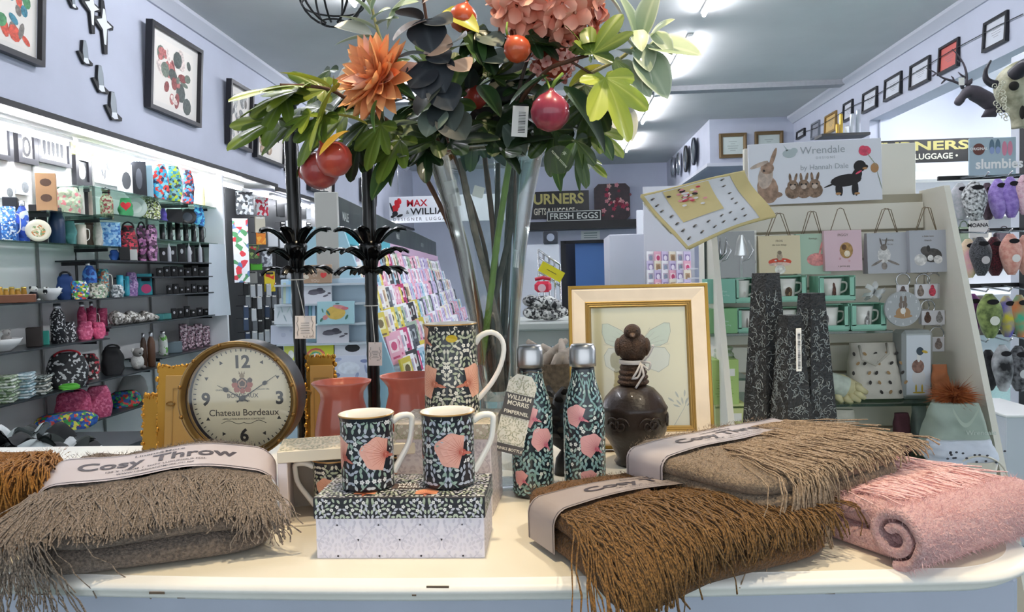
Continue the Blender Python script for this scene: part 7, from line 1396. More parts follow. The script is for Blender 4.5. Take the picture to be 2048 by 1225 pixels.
# --- shelf E and black goods
redfl = multi('a81c34', '30141c', 'd83c50', '1c1214', '7c1828', scale=30); purfl = multi('1c1420', 'b878a8', '4c2440', '2a1a28', '8c5080', scale=26)
lbag('black handbag with red flowers', 240, 452, 273, 515, 'E', redfl, hand=BLACK); lbag('black handbag with purple flowers, left one', 274, 452, 292, 515, 'E', purfl, hand=BLACK); lbag('black and mauve flower bag with silver highlight, right one', 292, 450, 313, 516, 'E', multi('8c5c88', 'c898b8', '2a1824', '5c3454', scale=26), X=-3.0); lbag('small blue pouch under the blue floral pack', 220, 500, 236, 514, 'E', mat('3464b4', .7)); lbox('small black boxed watch on the floral bag shelf', 240, 495, 258, 515, 'E', '121214', X=-2.99); lbox('small white boxed watch on the floral bag shelf', 259, 500, 273, 515, 'E', 'c8c8c4', X=-2.98)
for j, (sh, xa, xb, y0, y1, n, lb) in enumerate((('F2', 318, 412, 449, 482, 6, 'glossy black mug on the glass shelf of black mugs'), ('E', 320, 410, 492, 526, 5, 'black boxed ornament on the dark shelf right of the floral bags'), ('F', 314, 412, 535, 553, 7, 'small black jewellery box on the shelf above the turquoise cups'), ('G', 334, 420, 571, 590, 7, 'small black jewellery box at the right of the plush penguin shelf'), ('H', 343, 420, 617, 636, 6, 'small black pendant stand on the grey fabric shelf'))):
    for i in range(n):
        x0 = lerp(xa, xb, i / n); x1 = lerp(xa, xb, (i + .8) / n); dy = R_.uniform(-3, 3)
        if sh == 'F2': lmug(lb, x0, y0 + dy, x1, y1, sh, '0e0e10', group='glossy black mugs')
        else: lbox(lb, x0, y0 + dy * 1.6, x1, y1, sh, ('101012', '17171a', '0e0e10')[i % 3], ((0, .6, .18, .14, 'c4c4c8'),), name='small_black_box', cat='small box', X=-3.02, d=.05, group='small black boxes on shelf %s' % ('one', 'two', 'three', 'four', 'five')[j])
for i, px in enumerate((338, 378, 400)): lbottle('slim silver trophy cone among black ornaments, %s' % ('left', 'middle', 'right')[i], px - 4, 486, px + 4, 525, 'E', 'b8bac0', X=-2.98, neck=.3)
# --- shelf G
lbox('brown wooden tray of honey pots at the left edge', -20, 590, 62, 607, 'G', '7c4c34', name='wooden_tray', cat='tray', X=-2.99)
for i in range(5): lbottle('small honey pot standing on the brown wooden tray', -6 + 12 * i, 574 + (i % 2) * 3, 5 + 12 * i, 592, 'G', 'b8862c', 'd0b060', X=-3.1, neck=.8, group='honey pots on the wooden tray')
X_, yb_, zb_, r_, h_ = lbowl('white bowl full of plush penguins on the cup shelf', 74, 577, 122, 597, 'G', 'e8e8e8')
for i in range(4): plush('small black and white plush penguin piled in the white bowl', X_ + .03 * cos(i * 1.7), yb_ + .05 * (i - 1.5), zb_ + h_ * .55, .034, '1c1c20', 'e8e6e2', i, 'plush penguins in the white bowl')
y, z, w, h = lpos(48, 572, 72, 597, 'G'); plush('black plush penguin sitting left of the white bowl', -3.04, y, z, h * .8, '1a1a1e', 'dcdad6', 1.2)
coral_r = multi('2c68b4', '1c4484', '4c9c3c', 'c83c34', 'd8c83c', '2f8cc8', 'e8e4d8', scale=36)
lbag('navy blue lunch cooler with dark trim', 116, 549, 146, 585, 'G', mat('1c3c74', .7), hand=BLACK); lbag('colourful reef print pouch on the cup shelf', 142, 562, 176, 593, 'G', coral_r, X=-2.98); lbottle('cobalt blue reef flask with steel cap', 166, 522, 192, 580, 'G', multi('2450a4', '2f6cc0', '1c3c84', '4c8cd0', scale=20)); lbottle('thin black umbrella handle behind the blue flask', 150, 500, 155, 560, 'G', '1a1a1c', '1a1a1c', X=-3.18, metal=0); lmug('teal mug with bird print on the cup shelf', 193, 538, 219, 572, 'G', multi('2c6c7c', 'a85c3c', '3c8c94', '8cb0a0', scale=40)); lbag('pale reef print pouch lying in front of the teal mug', 176, 566, 212, 592, 'G', multi('c4bca8', '88a084', 'd8d4c8', '5c5c50', scale=40), X=-2.97)
lmug('turquoise cup, left one of the cup pair', 232, 551, 248, 584, 'G', '2f9cb4'); lmug('turquoise cup, right one of the cup pair', 246, 553, 260, 583, 'G', '3ca8bc', X=-3.1); lbag('lilac patterned cup sleeve', 250, 545, 274, 586, 'G', multi('9c7cac', '7c5c94', 'b89cc4', scale=40), name='cup_sleeve', cat='sleeve', X=-3.1); lbox('turquoise and pink phone case pack', 276, 548, 302, 584, 'G', '2c94a0', ((.1, .3, .35, .22, 'd84c84'),), d=.03, name='phone_case_pack', cat='pack'); lbottle('small black bottle beside the phone case pack', 302, 548, 310, 582, 'G', '16161a', '16161a', metal=0); lbag('grey white seal pouch below the lilac sleeve', 222, 570, 246, 590, 'G', multi('b8bcbc', '5c6468', 'd8dcdc', scale=40), X=-2.97); lbottle('lilac bottle at the back of the cup shelf', 262, 546, 275, 584, 'G', '8c6ca4', '2a2a2e', metal=0, X=-3.15)
# --- shelf H
for i in range(9): 
    y, z, w, h = lpos(222 + 9.5 * i, 622 + (i % 3) * 4, 240 + 9.5 * i, 648, 'H', -3.04); o = MB(TR(-3.04, y, z + h / 2) @ RZ(i)).ball((0, 0, 0), (w * .75, w * .6, h * .52), 12).build('folded_scarf', multi('d0ccc4', '8c8880', 'e4e2dc', '5c5850', scale=34, key=i % 3), None); tag(o, 'crumpled grey and white scarf in the heap on the dark shelf', 'scarf', 'heap of grey and white scarves')
lbox('teal boxed soap, left of two', 311, 628, 326, 642, 'H', '3c8484', d=.08); lbox('teal boxed soap, right of two', 327, 627, 341, 641, 'H', '4c9490', d=.08)
# --- shelf I
X_, yb_, zb_, r_, h_ = lbowl('large white bowl with a grey plush koala at the left edge', -30, 678, 40, 704, 'I', 'e4e4e2'); plush('grey plush koala sitting in the large white bowl', X_, yb_ + .03, zb_ + h_ * .5, .07, '8c8884', 'a8a4a0', 1.2)
lbox('dark brown leather gift box', 56, 655, 82, 688, 'I', '2e2420'); lbox('teal book standing beside the brown leather box', 83, 662, 97, 690, 'I', '2f9484', d=.04, name='teal_book', cat='book'); dot = multi('14141a', '14141a', '14141a', '14141a', 'd8d8d8', scale=60)
lbottle('black flask with white dots and steel cap', 102, 607, 129, 682, 'I', dot); lbag('black dotted lunch bag beside the dotted flask', 124, 644, 151, 680, 'I', dot, name='lunch_bag', cat='bag')
pk = multi('c84c74', 'b83c64', 'd8688c', 'a8305c', 'c44870', scale=40); pk2 = multi('d05c80', 'b84068', 'e07c9c', 'c04c74', scale=40)
lbottle('pink printed flask, left of the pair', 155, 604, 172, 650, 'I', pk, X=-3.14); lbottle('pink printed flask, right of the pair', 176, 603, 190, 648, 'I', pk, X=-3.14); lmug('pink printed mug below the flasks, left one', 172, 616, 194, 644, 'I', pk, X=-3.12); lmug('pink printed mug below the flasks, right one', 194, 617, 216, 642, 'I', pk2, X=-3.12); lbag('pink printed lunch bag, large one', 156, 643, 184, 680, 'I', pk2); lbag('pink printed lunch bag, narrow one at right', 184, 645, 208, 679, 'I', pk, X=-3.03)
# --- shelf J, J2, K, L
lbag('black backpack with white dots and red pocket', 100, 706, 172, 780, 'K', multi('16161a', '16161a', '1c1c20', '16161a', 'c8c8c8', scale=34), hand=mat('a81c28', .7), name='backpack', cat='backpack', X=-3.05, d=.18)
lbag('red patterned bag leaning on the black backpack', 158, 708, 197, 770, 'J', multi('b02030', '2a1014', 'd8d0c8', '181416', scale=30), X=-3.1); lbag('black quilted lunch bag with handle', 205, 694, 246, 756, 'J', mat('131316', .7, var=.2, scale=40), hand=BLACK, name='lunch_bag'); y, z, w, h = lpos(250, 694, 288, 738, 'J'); plush('white woolly plush sheep with grey face', -3.04, y, z, h * .78, 'dcdad4', '8c8884', 1.0)
lbottle('brown wood effect flask, left of the pair', 281, 666, 293, 728, 'J', '4c3424'); lbottle('brown wood effect flask, right of the pair', 295, 664, 310, 726, 'J', '5c3c28', X=-3.02); lbottle('white flask with green stripes', 318, 662, 335, 726, 'J2', multi('d8dcd4', 'd0d4cc', 'e0e4dc', '6cac4c', scale=22)); lbox('grey blue boxed candle, upper', 336, 684, 362, 702, 'J2', '6c7c84', d=.08)
mg = multi('c8a8b4', '6c5460', 'e0d0d4', '94707c', '3c3038', scale=36)
for i in range(4): lbox('mauve photo print gift box, %s of four behind the clock' % ('first', 'second', 'third', 'fourth')[i], 360 + 15 * i, 648 + 4 * (i % 2), 373 + 15 * i, 694, 'J2', mg, X=-3.08)
tw1 = [multi('9cb08c', 'd8dcd0', '5c7454', 'b8c4ac', scale=30), multi('c4ccc0', '88a078', 'e0e4dc', scale=30)]; tw2 = [multi('a8c4cc', 'd8e4e8', '7c9ca8', scale=30), multi('d8dcdc', 'b0c4c8', scale=30)]; tw3 = [multi('3c4440', 'c8ccc8', '5c6864', scale=30), multi('d0ccc0', 'e4e0d8', '8c8c80', scale=30)]
stack('stack of green printed tea towels at the left edge', -8, 752, 32, 812, 'K', tw1, 9); stack('stack of pale blue tea towels', 34, 746, 66, 803, 'K', tw2, 9); stack('stack of grey and cream tea towels', 68, 752, 98, 796, 'K', tw3, 7); lbag('bright green folded cloth at the end of towel shelf', 120, 768, 157, 781, 'K', mat('5cb03c', .8), name='green_cloth', cat='cloth', X=-2.97, d=.1)
lbag('large pink printed carry bag on the lowest shelf, left', 116, 782, 180, 862, 'L', pk, hand=mat('b83c64', .7), d=.16, X=-3.08); lbag('tall pink printed carry bag on the lowest shelf, right', 176, 772, 222, 862, 'L', pk2, X=-3.02, d=.12); lbag('blue and green reef print bag on the lowest shelf', 222, 782, 280, 858, 'L', multi('2464a8', '1c8454', 'c83428', '1c4484', '3cac4c', '162c50', scale=28), X=-3.08, d=.16); lbag('royal blue reef print duffel bag with white lining', 82, 826, 186, 872, 'L', multi('1c4ca4', '1c3c84', 'd8d44c', '3c9c4c', 'c84434', '2464b4', scale=26), X=-2.98, d=.18, top=.95, name='duffel_bag'); lbag('grey plastic wrapped parcel behind the blue reef bag', 240, 752, 292, 800, 'L', mat('a4a4a0', .4), X=-3.16)
# pile of black and white clothing low at the left
q = random.Random(31); pz = .40
o = MB().box((-2.55, 3.6, .19), (.5, 1.1, .38), 0, .01).build('low_plinth', mat('3c4044', .6)); tag(o, 'low dark plinth under the pile of clothing at lower left', 'plinth')
for i in range(14):
    c = onx(2 + 7.8 * i, 885 + 14 * (i % 3 - 1), -2.45); b = MB(TR(-2.5 + .1 * (i % 3), c.y, max(.46, c.z)) @ RZ(i * 1.3) @ RX(.3 * (i % 3 - 1)))
    b.grid(lambda u, v: ((u - .5) * .26, (v - .5) * .18, .03 * sin(u * 9 + i) + .02 * cos(v * 7 + i) - .08 * abs(u - .5)), 12, 10); b.v += [(x, y, z - .012) for x, y, z in b.v]; n_ = len(b.v) // 2; b.f += [tuple(k + n_ for k in f) for f in b.f]; b.m *= 2; b.s *= 2
    o = b.build('rumpled_garment', mat(('16181a', '2a302e', '9ca4a4', 'c8cccc')[i % 4], .8, var=.15, scale=14), None, fix=False); tag(o, '%s rumpled garment in the pile at lower left behind the grey throw' % ('black', 'dark green', 'grey', 'white')[i % 4], 'garment', 'rumpled garments in the pile')
# ================================================================= long card rack
A1 = Vector((-1.22, 3.9)); A2 = Vector((-1.69, 10.3)); dirr = (A2 - A1).normalized(); LR = (A2 - A1).length; rzr = atan2(dirr.y, dirr.x)   # local x along rack, -y faces the aisle (+X)
g = thing('greeting_card_rack', 'long tiered greeting card rack with dark header running to the back of shop', 'card rack', (A1.x, A1.y, 0), rzr)
hdr = mat('1e2426', .35, h2='39463f', scale=3); MB().box((LR / 2, .0, 1.595), (LR, .05, .19), 0, .004).build('header', hdr, g)
MB().box((-.02, -.02, .84), (.035, .12, 1.68), 0, .004).build('end_post', mat('b4b2ac', .5), g)
for x0, x1, c_ in ((0, 2.0, '57b4c4'), (2.0, LR, 'd9b4cf')): MB().box(((x0 + x1) / 2, -.03, 1.46), (x1 - x0, .03, .07), 0, .002).build('category_strip', mat(c_, .5), g)
MB().box((LR / 2, .1, .72), (LR, .03, 1.44)).build('back_board', mat('cfd2d8', .6), g)
b = MB(); b.prism([(.1, 0), (.1, 1.5), (-.1, 1.5), (-.55, .1), (-.55, 0)], .03, 0, TR(-.02, 0, 0) @ RZ(pi / 2) @ Matrix.Diagonal((1, 1, 1, 1))); b.build('end_panel', mat('a9cddb', .5), g)
b = MB(); textmb(b, 'MALE', .07, 0, TR(.42, -.0265, 1.56), bold=.01); textmb(b, 'FEMALE', .06, 0, TR(2.6, -.0265, 1.56), bold=.01); textmb(b, 'BIRTHDAY', .06, 0, TR(4.6, -.0265, 1.56), bold=.01); b.build('header_lettering', mat('c4c8c4', .5), g, fix=False)
b = MB(); b.prism([(-.035, .12), (-.012, .11), (0, .03), (.012, .12), (.03, .11), (.006, 0), (-.008, 0)], .002, 0, TR(.1, -.027, 1.545)); textmb(b, 'CARDS', .02, 0, TR(.1, -.027, 1.52)); b.build('header_emblem', mat('d8dcd8', .5), g, fix=False)
ROWS = 7
rowz = [1.26 - .125 * i for i in range(ROWS)]; rowy = [-.06 - .07 * i for i in range(ROWS)]
for i in range(ROWS): MB().box((LR / 2, rowy[i] - .005, rowz[i] - .012), (LR, .05, .012)).build('ledge', mat('c4ccd4', .4), g)
design = []; names = []
for nm, c1, c2, c3 in (('white', 'eceaec', 'b8a8b8', '8a96a8'), ('pink', 'e2a8bc', 'f0d8dc', 'c04870'), ('lilac', 'c9bcd8', '8c7ca8', 'e8e0ec'), ('yellow', 'dcc84c', 'f0e8b0', '6c5c30'), ('dark grey', '4c5058', 'a8acb0', '2c3034'), ('pale blue', 'a8c8d8', '5c90a8', 'e4ecf0'), ('cream', 'e8dfcc', 'b89878', '94785c'), ('black', '1e1e22', 'c8c8c4', '77343c'), ('magenta', 'b83068', 'f0c8d8', '401c2c'), ('sage', 'a8b8a4', '5c7458', 'e0e6dc')):
    b = MB(); b.box((0, 0, .082), (.115, .012, .164), 0)
    b.box((0, -.0065, .1), (.08, .0008, .07), 1); b.add([(x, -.0075, z) for x, z in ell(0, .1, .03, .026, 10)], [tuple(range(10))], 2); b.box((0, -.0065, .035), (.07, .0008, .012), 2)
    design.append(b.mesh('greeting_card', [mat(c1, .45), mat(c2, .5), mat(c3, .5)])); names.append(nm)
q = random.Random(17); on_ = ('top', 'second', 'third', 'fourth', 'fifth', 'sixth', 'lowest')
RM = TR(A1.x, A1.y, 0) @ RZ(rzr)
near = (3, 6, 0, 3, 1, 7, 0, 8, 4, 0, 5, 9); far = (0, 2, 1, 0, 2, 6, 5, 2, 0, 4, 1, 9)
for i in range(ROWS):
    x = .06; k = 0
    while x < LR - .1 and k < 42:
        d = q.choice(near if x < 1.8 else far); o = obj('greeting_card', design[d]); o.matrix_world = RM @ TR(x, rowy[i] - .012, rowz[i] + .001) @ RX(-.22) @ RZ(-.45 + q.uniform(-.08, .08)); sc = q.uniform(.86, 1.05); o.scale = (sc, 1, sc)
        nr = 'near end of' if x < 1.8 else 'far part of'
        tag(o, '%s greeting card in the %s row, %s the long card rack' % (names[d], on_[i], nr), 'card', 'greeting cards on the long rack'); x += q.uniform(.128, .148) * (1 if x < 4 else 1.25); k += 1
# ---- end display facing the viewer
EY = 3.72; cx, cz, w, h = rect(545, 530, 742, 860, EY); g = thing('card_end_display', 'grey tiered end stand of landscape cards facing the camera, behind the candlesticks', 'card stand', (cx, EY + .1, 0))
MB().box((0, .06, 1.23 / 2), (w, .03, 1.23), 0, .004).build('back_board', mat('b9cddb', .5), g)
for py in (568, 608, 649, 689, 723, 757): 
    z = ony(640, py, EY).z; MB().box((0, .0, z - .006), (w, .09, .01)).build('ledge', mat('c4ccd4', .4), g)
def ecard(label, x0, y0, x1, y1, c1, mo=(), txt=None, Y=EY + .07):
    cx, cz, w, h = rect(x0, y0, x1, y1, Y); g = thing('greeting_card', label, 'card', (cx, Y, cz - h / 2), 0, rx=-.12); MB().box((0, 0, h / 2), (w, .01, h), 0, .001).build('card_board', mat(c1, .5), g)
    if mo:
        b = MB(); ms = []
        for k, (px, pz, rx, rz, a, c_) in enumerate(mo):
            if c_ not in ms: ms.append(c_)
            b.add([(x, -.0056 - .0002 * k, z) for x, z in ell(px * w, pz * h, rx * w, rz * h, 12, a)], [tuple(range(12))], ms.index(c_))
        b.build('card_print', [mat(c_, .5, var=.1, scale=40) for c_ in ms], g, fix=False)
    if txt:
        b = MB()
        for st, z, s, in txt[0]: textmb(b, st, s * h, 0, TR(-w * .05, -.0075, z * h))
        b.build('card_lettering', mat(txt[1], .5), g, fix=False)
cloud = [(.0, .62, .3, .13, 0, '5a5660'), (-.12, .55, .2, .1, 0, '6a6672'), (.1, .72, .12, .1, 0, '4c4854'), (.3, .4, .1, .05, .3, '6a6672'), (.42, .52, .06, .05, 0, '5a5660')]
flo = [(0, .5, .27, .3, 0, 'd8b458'), (.12, .74, .2, .09, -.2, 'd88c8c'), (.25, .68, .1, .07, 0, 'c87078'), (-.28, .3, .08, .1, .5, 'd08888'), (-.2, .5, .03, .14, .6, '4c7c6c'), (.3, .3, .03, .12, -.5, '4c7c6c'), (-.35, .6, .02, .1, .3, '5c8c7c'), (.05, .9, .06, .03, 0, '4c7c7c'), (-.38, .2, .03, .1, -.6, '4c7c6c')]
rain = [(-.12, .3, .34, .5, 0, 'd85c5c'), (-.12, .28, .28, .42, 0, 'e0b44c'), (-.12, .26, .22, .34, 0, '5cac7c'), (-.12, .24, .15, .26, 0, 'eae4ec')]
frm = [(-.4, .5, .05, .3, .2, '8c94c0'), (.38, .75, .1, .08, 0, '7c84ac'), (-.3, .82, .12, .08, .2, 'a8b0d0'), (-.32, .15, .1, .1, 0, '7078a4'), (.2, .12, .04, .14, -.4, '9ca4c4'), (.0, .45, .28, .28, 0, 'dfe4f0'), (.42, .4, .03, .2, .2, '9ca4c4')]
leaf_ = [(.0, .3 + .0, .03, .2, .4, '9cb0b8'), (-.3, .5, .03, .22, -.3, 'b0c0c4'), (.3, .5, .03, .24, .2, 'a8b4bc'), (.15, .7, .03, .18, -.5, 'b8c8c8'), (-.15, .75, .03, .18, .3, 'a8bcc0'), (0, .55, .1, .1, 0, 'd0d8dc')]
ecard('brown kraft card with a red heart on the end stand, topmost', 604, 530, 663, 567, 'a98c74', ((.2, .42, .07, .16, .5, 'c83434'), (.27, .44, .06, .13, -.5, 'd03c3c'), (-.36, .36, .1, .12, -.4, 'e0d4c0')), ((('THINKING', .64, .22), ('OF', .36, .22), ('YOU', .06, .22)), 'd8c8b8'))
ecard('white card with grey storm cloud, upper one of two cloud cards', 605, 569, 663, 608, 'dcdce4', cloud); ecard('white card with grey storm cloud, lower one of two cloud cards', 633, 650, 697, 689, 'd6d4dc', cloud); ecard('turquoise card with yellow floral circle on the end stand', 634, 603, 708, 649, 'a9d0d8', flo, Y=EY + .04); ecard('pale grey card with fine leaf drawing, left on the end stand', 548, 609, 592, 649, 'd4dae0', leaf_); ecard('plain lilac grey patterned card, left side below leaf card', 541, 651, 592, 690, 'c4c8d8', ((0, .5, .1, .12, 0, 'b4b8cc'), (.3, .7, .06, .08, 0, 'b4b8cc')))
ecard('yellow edged rainbow card above the gilt frame', 610, 690, 667, 723, 'd8d83c', rain); ecard('white pack with black label in the end stand', 669, 686, 738, 722, 'e0e2ea', ((.02, .7, .22, .22, 0, '1c1c20'),)); ecard('white card with blue violet flower border, lowest on the end stand', 658, 712, 738, 757, 'd4d8e8', frm, Y=EY + .02); ecard('lime and white card peeping out left of the candlestick', 568, 692, 588, 723, 'd4d860', ((.2, .4, .3, .3, 0, 'e8e8e0'),))
for i in range(5): ecard('pale %s envelope standing edge on beside the left candlestick' % ('green', 'blue', 'sky blue', 'grey', 'white')[i], 566 + 5 * i, 566 - 4 * (i % 3), 572 + 5 * i, 608, ('b8c8b4', 'a8c8dc', '94c0dc', 'c4ccd4', 'e4e8ec')[i])
for i in range(3): ecard('%s envelope edge right of the upper cloud cards' % ('slate blue', 'teal', 'light blue')[i], 610 + 7 * i, 609, 616 + 7 * i, 649, ('7c88a8', '6c9cac', 'a8c4dc')[i])
# ================================================================= hanging goods on the far left wall
def hp(label, x0, y0, x1, y1, m, X=-3.19, name='hanging_pack', cat='pack', group=None, d=.02, hookit=True):
    a, c = onx(x0, (y0 + y1) / 2, X), onx(x1, (y0 + y1) / 2, X); k = ((a + c) / 2 - CAM).dot(FWD) / FPX; w = (x1 - x0) * k * .9; xm = (x0 + x1) / 2; t, e = onx(xm, y0, X), onx(xm, y1, X); h = t.z - e.z
    g = thing(name, label, cat, (X + .06, (a.y + c.y) / 2, e.z), radians(40), group); MB().box((0, 0, h / 2), (w, d, h), 0, .004).build('pack_body', m, g); MB().box((0, -d / 2 - .001, h * .92), (w * .7, .002, h * .1)).build('header_card', PAPER if x0 % 2 else DARK, g)
    MB().tube([(.01, -.03, h * .97), (0, 0, h * .96), (-.09, .076, h * .96)], .003, 5).build('peg_hook', CHROME, g)
for lb, x0, y0, x1, y1, m in (('grey photo gift pack, top of the hanging goods', 458, 384, 496, 430, multi('5c6064', 'b8bcc0', '34383c', 'd8dcdc', scale=16)), ('white pack with red petals, top row', 499, 396, 526, 432, multi('e4e4e6', 'c8203c', 'e8e8ea', 'b81834', scale=16)), ('black hair comb set hanging in top row', 541, 398, 560, 434, mat('16181a', .5)), ('black brush pack hanging in top row, right of comb set', 563, 404, 582, 452, mat('1c1e22', .5)), ('cream cotton pouch below the red petal pack', 497, 434, 520, 466, mat('d8d0bc', .8)), ('orange plush toy pack with black face', 500, 464, 521, 490, multi('e0902c', 'd87c1c', 'e8a83c', '2a1c14', scale=10)), ('white boxed cards next to the orange toy', 523, 464, 546, 494, mat('d0d4d8', .5)), ('pale grey card pack right of the white boxed cards', 566, 452, 584, 486, mat('c8ccd0', .5)), ('green leafy garland pack', 480, 490, 508, 518, multi('4c6c34', '2c3c20', '88a05c', 'a82c30', scale=14)), ('silver cutlery pack hanging in the middle', 511, 498, 534, 534, multi('a8acb4', '4c5058', 'd8dce0', scale=14)), ('bright green slipper pack', 488, 528, 514, 541, mat('4ca42c', .7)), ('yellow rubber gloves pack with red tips', 516, 544, 540, 584, multi('d8c020', 'e0cc30', 'c8b018', 'c83424', scale=9)), ('grey scarf pack with white band', 476, 544, 504, 568, mat('8c8c88', .8)), ('black sock pack with striped top', 540, 500, 566, 548, mat('141618', .8))):
    hp(lb, x0, y0, x1, y1, m)
hp('long white tea towel printed with a lighthouse, hanging by the partition', 453, 438, 487, 566, multi('e8eaec', 'e8eaec', 'e4e6ea', 'c83440', '4c8c5c', '5c7ca8', 'e8eaec', scale=9), -3.19, 'hanging_tea_towel', 'tea towel', None, .006)
q = random.Random(51)
for r in range(5):
    for i in range(9):
        x0 = 476 + i * 14 + q.uniform(-3, 3); y0 = 575 + r * 24 + q.uniform(-4, 4) + i * 0.4; k = q.choice((0, 0, 0, 1, 2, 3)); hp('%s hanging pack in the crowded lower rows, %s row' % (('black', 'grey', 'white', 'dark blue')[k], on_[r]), x0, y0 - 10, x0 + 11, y0 + 16, mat(('141618', '6c7074', 'c4c8cc', '2c3c54')[k], .6), group='hanging packs in the lower rows', hookit=False)
    for i in range(5):
        x0 = 548 + i * 14 + q.uniform(-3, 3); y0 = 420 + r * 30 + q.uniform(-4, 4); k = q.choice((0, 0, 1, 2)); hp('%s hanging pack behind the left candlestick, %s row' % (('black', 'grey', 'white')[k], on_[r]), x0, y0 - 8, x0 + 11, y0 + 16, mat(('141618', '6c7074', 'c4c8cc')[k], .6), -3.2, group='hanging packs behind the candlestick', hookit=False)
o = MB().box((XB + .012, 10.9, 1.1), (.015, 7.4, 2.1)).build('pegboard', mat('2a2c2e', .6)); tag(o, 'dark pegboard on the left wall behind the hanging goods', 'pegboard')
p_ = onx(445, 560, -2.9); b = MB(TR(-2.9, p_.y - .06, p_.z) @ RZ(radians(50))); b.grid(lambda u, v: ((u - .5) * .22 * (1 - .3 * v), .06 * sin(u * 2.4) + .0 * v, (v - .5) * .62), 10, 10); tag(b.build('curved_poster', mat('cdd6de', .3), None, fix=False), 'curved pale acrylic display panel at the end of the glass shelves', 'display panel')
# ================================================================= far end of the shop
cx, cz, w, h = rect(779, 391, 1010, 444, 12.5); g = thing('luggage_sign', 'white sign with a red lion emblem hanging at the far left end', 'sign', (cx, 12.5, cz))
for s in (-1, 1): MB().tube([(s * w * .42, 0, h / 2 - .02), (s * w * .42, 0, CE - cz)], .006, 5).build('hanger', CHROME, g)
if 1: pass; MB().box((0, 0, 0), (w, .04, h), 0, .004).build('board', mat('e8eaf0', .5), g); x0 = -w / 2
b = MB(); textmb(b, 'MAX', h * .36, 0, TR(x0 + w * .15, -.022, h * .12), bold=.02, align='LEFT', fit=w * .18); b.build('red_lettering', mat('b8182c', .5), g, fix=False)
b = MB(); textmb(b, 'WILLIAM', h * .34, 0, TR(x0 + w * .185, -.022, -h * .19), bold=.02, align='LEFT', fit=w * .36); textmb(b, '&', h * .2, 0, TR(x0 + w * .145, -.022, -h * .16), align='LEFT'); b.build('black_lettering', DARK, g, fix=False); b = MB(); textmb(b, 'D E S I G N E R   L U G G A G E', h * .17, 0, TR(x0 + w * .03, -.022, -h * .42), align='LEFT', fit=w * .52); b.build('black_lettering', DARK, g, fix=False)
b = MB(); 
for x, z, rx, rz, m in ((.07, .22, .022, .17, 0), (.09, .33, .018, .12, 0), (.05, .05, .03, .14, 0), (.05, -.14, .026, .1, 1), (.09, -.22, .03, .05, 1), (.03, -.24, .02, .05, 1), (.02, .1, .008, .2, 1)): b.add([(xx, -.022 - .0005 * len(b.f), zz) for xx, zz in ell(x0 + x * w, z * h, rx * w, rz * h, 12, .3)], [tuple(range(12))], m)
b.build('lion_emblem', [mat('c8202c', .5), DARK], g, fix=False)
# black high shelf with sign and flower picture
FY = YB - .35; cx, cz, w, h = rect(1030, 443, 1275, 459, FY); o = MB().box((cx, FY + .1, cz), (w, .49, h)).build('high_shelf', BLACK); tag(o, 'long black high shelf above the rear doorway', 'shelf'); ht = cz + h / 2
cx, cz, w, h = rect(1093, 424, 1203, 446, FY - .1); g = thing('farm_sign', 'black and white sign reading FRESH EGGS on the high shelf', 'sign', (cx, FY - .02, ht + h / 2 + .002)); MB().box((0, 0, 0), (w, .02, h), 0, .002).build('board', mat('1e2224', .6), g); b = MB(); ring_frame(b, w - .02, h - .02, [(0, -.0105), (.014, -.0105)]); b.build('sign_border', mat('d8dad4', .6), g, fix=False); b = MB(); textmb(b, 'FRESH EGGS', h * .78, 0, TR(0, -.0112, -h * .27), bold=.015, fit=w * .88); b.build('lettering', mat('d8dad4', .6), g, fix=False)
cx, cz, w, h = rect(1189, 368, 1261, 442, FY); g = thing('flower_canvas', 'dark octagonal picture of pink flowers on the high shelf', 'picture', (cx, FY + .1, ht + .002)); c_ = w * .12; hh = h; b = MB(); b.prism([(-w / 2, c_), (-w / 2 + c_, 0), (w / 2 - c_, 0), (w / 2, c_), (w / 2, hh - c_), (w / 2 - c_, hh), (-w / 2 + c_, hh), (-w / 2, hh - c_)], .03, 0); b.build('panel', mat('241a20', .5, h2='3c2a30', scale=9), g)
b = MB(); q = random.Random(5)
for k in range(26): 
    fx, fz, fr_ = q.gauss(0, .2) * w, hh * (.5 + q.gauss(0, .2)), q.uniform(.035, .075) * w
    for j in range(5): a = j * 1.26; b.add([(x, -.0165 - .0003 * k, z) for x, z in ell(fx + fr_ * .6 * cos(a), fz + fr_ * .6 * sin(a), fr_ * .55, fr_ * .4, 7, a)], [tuple(range(7))], k % 4)
tag(b.build('painted_flowers', [mat('d88c94', .6), mat('a8304c', .6), mat('e8b4b0', .6), mat('7c2438', .6)], g, fix=False), kind='stuff')
# rear wall notice and doorway
a, c = ony(1122, 520, YB), ony(1222, 520, YB); dz = ony(1170, 481, YB).z; w = c.x - a.x; cx = (a.x + c.x) / 2
g = thing('rear_doorway', 'dark framed rear doorway with blue door behind', 'doorway', (cx, YB - .02, 0)); b = MB(); fz = dz; 
for c_, d_ in (((-w / 2 + .05, 0, fz / 2), (.1, .06, fz)), ((w / 2 - .03, 0, fz / 2), (.06, .06, fz)), ((0, 0, fz - .03), (w - .17, .06, .06))): MB().box(c_, d_).build('frame_post', DARK, g)
MB().box((.12, .1, fz / 2), (w * .66, .04, fz - .1)).build('blue_door', mat('4f79b8', .5), g); MB().box((-w * .3, .5, fz / 2), (w * .4, .04, fz)).build('dark_interior', mat('22242c', .7), g); MB().box((0, .75, fz / 2), (1.6, .04, fz + .2)).build('inner_wall', mat('3c5c94', .6), g)
cx, cz, w, h = rect(1162, 462, 1200, 480, YB - .02); o = MB().box((cx, YB - .015, cz), (w, .01, h)).build('notice_card', mat('e8ecec', .5)); tag(o, 'pale notice above the rear doorway', 'notice'); b = MB()
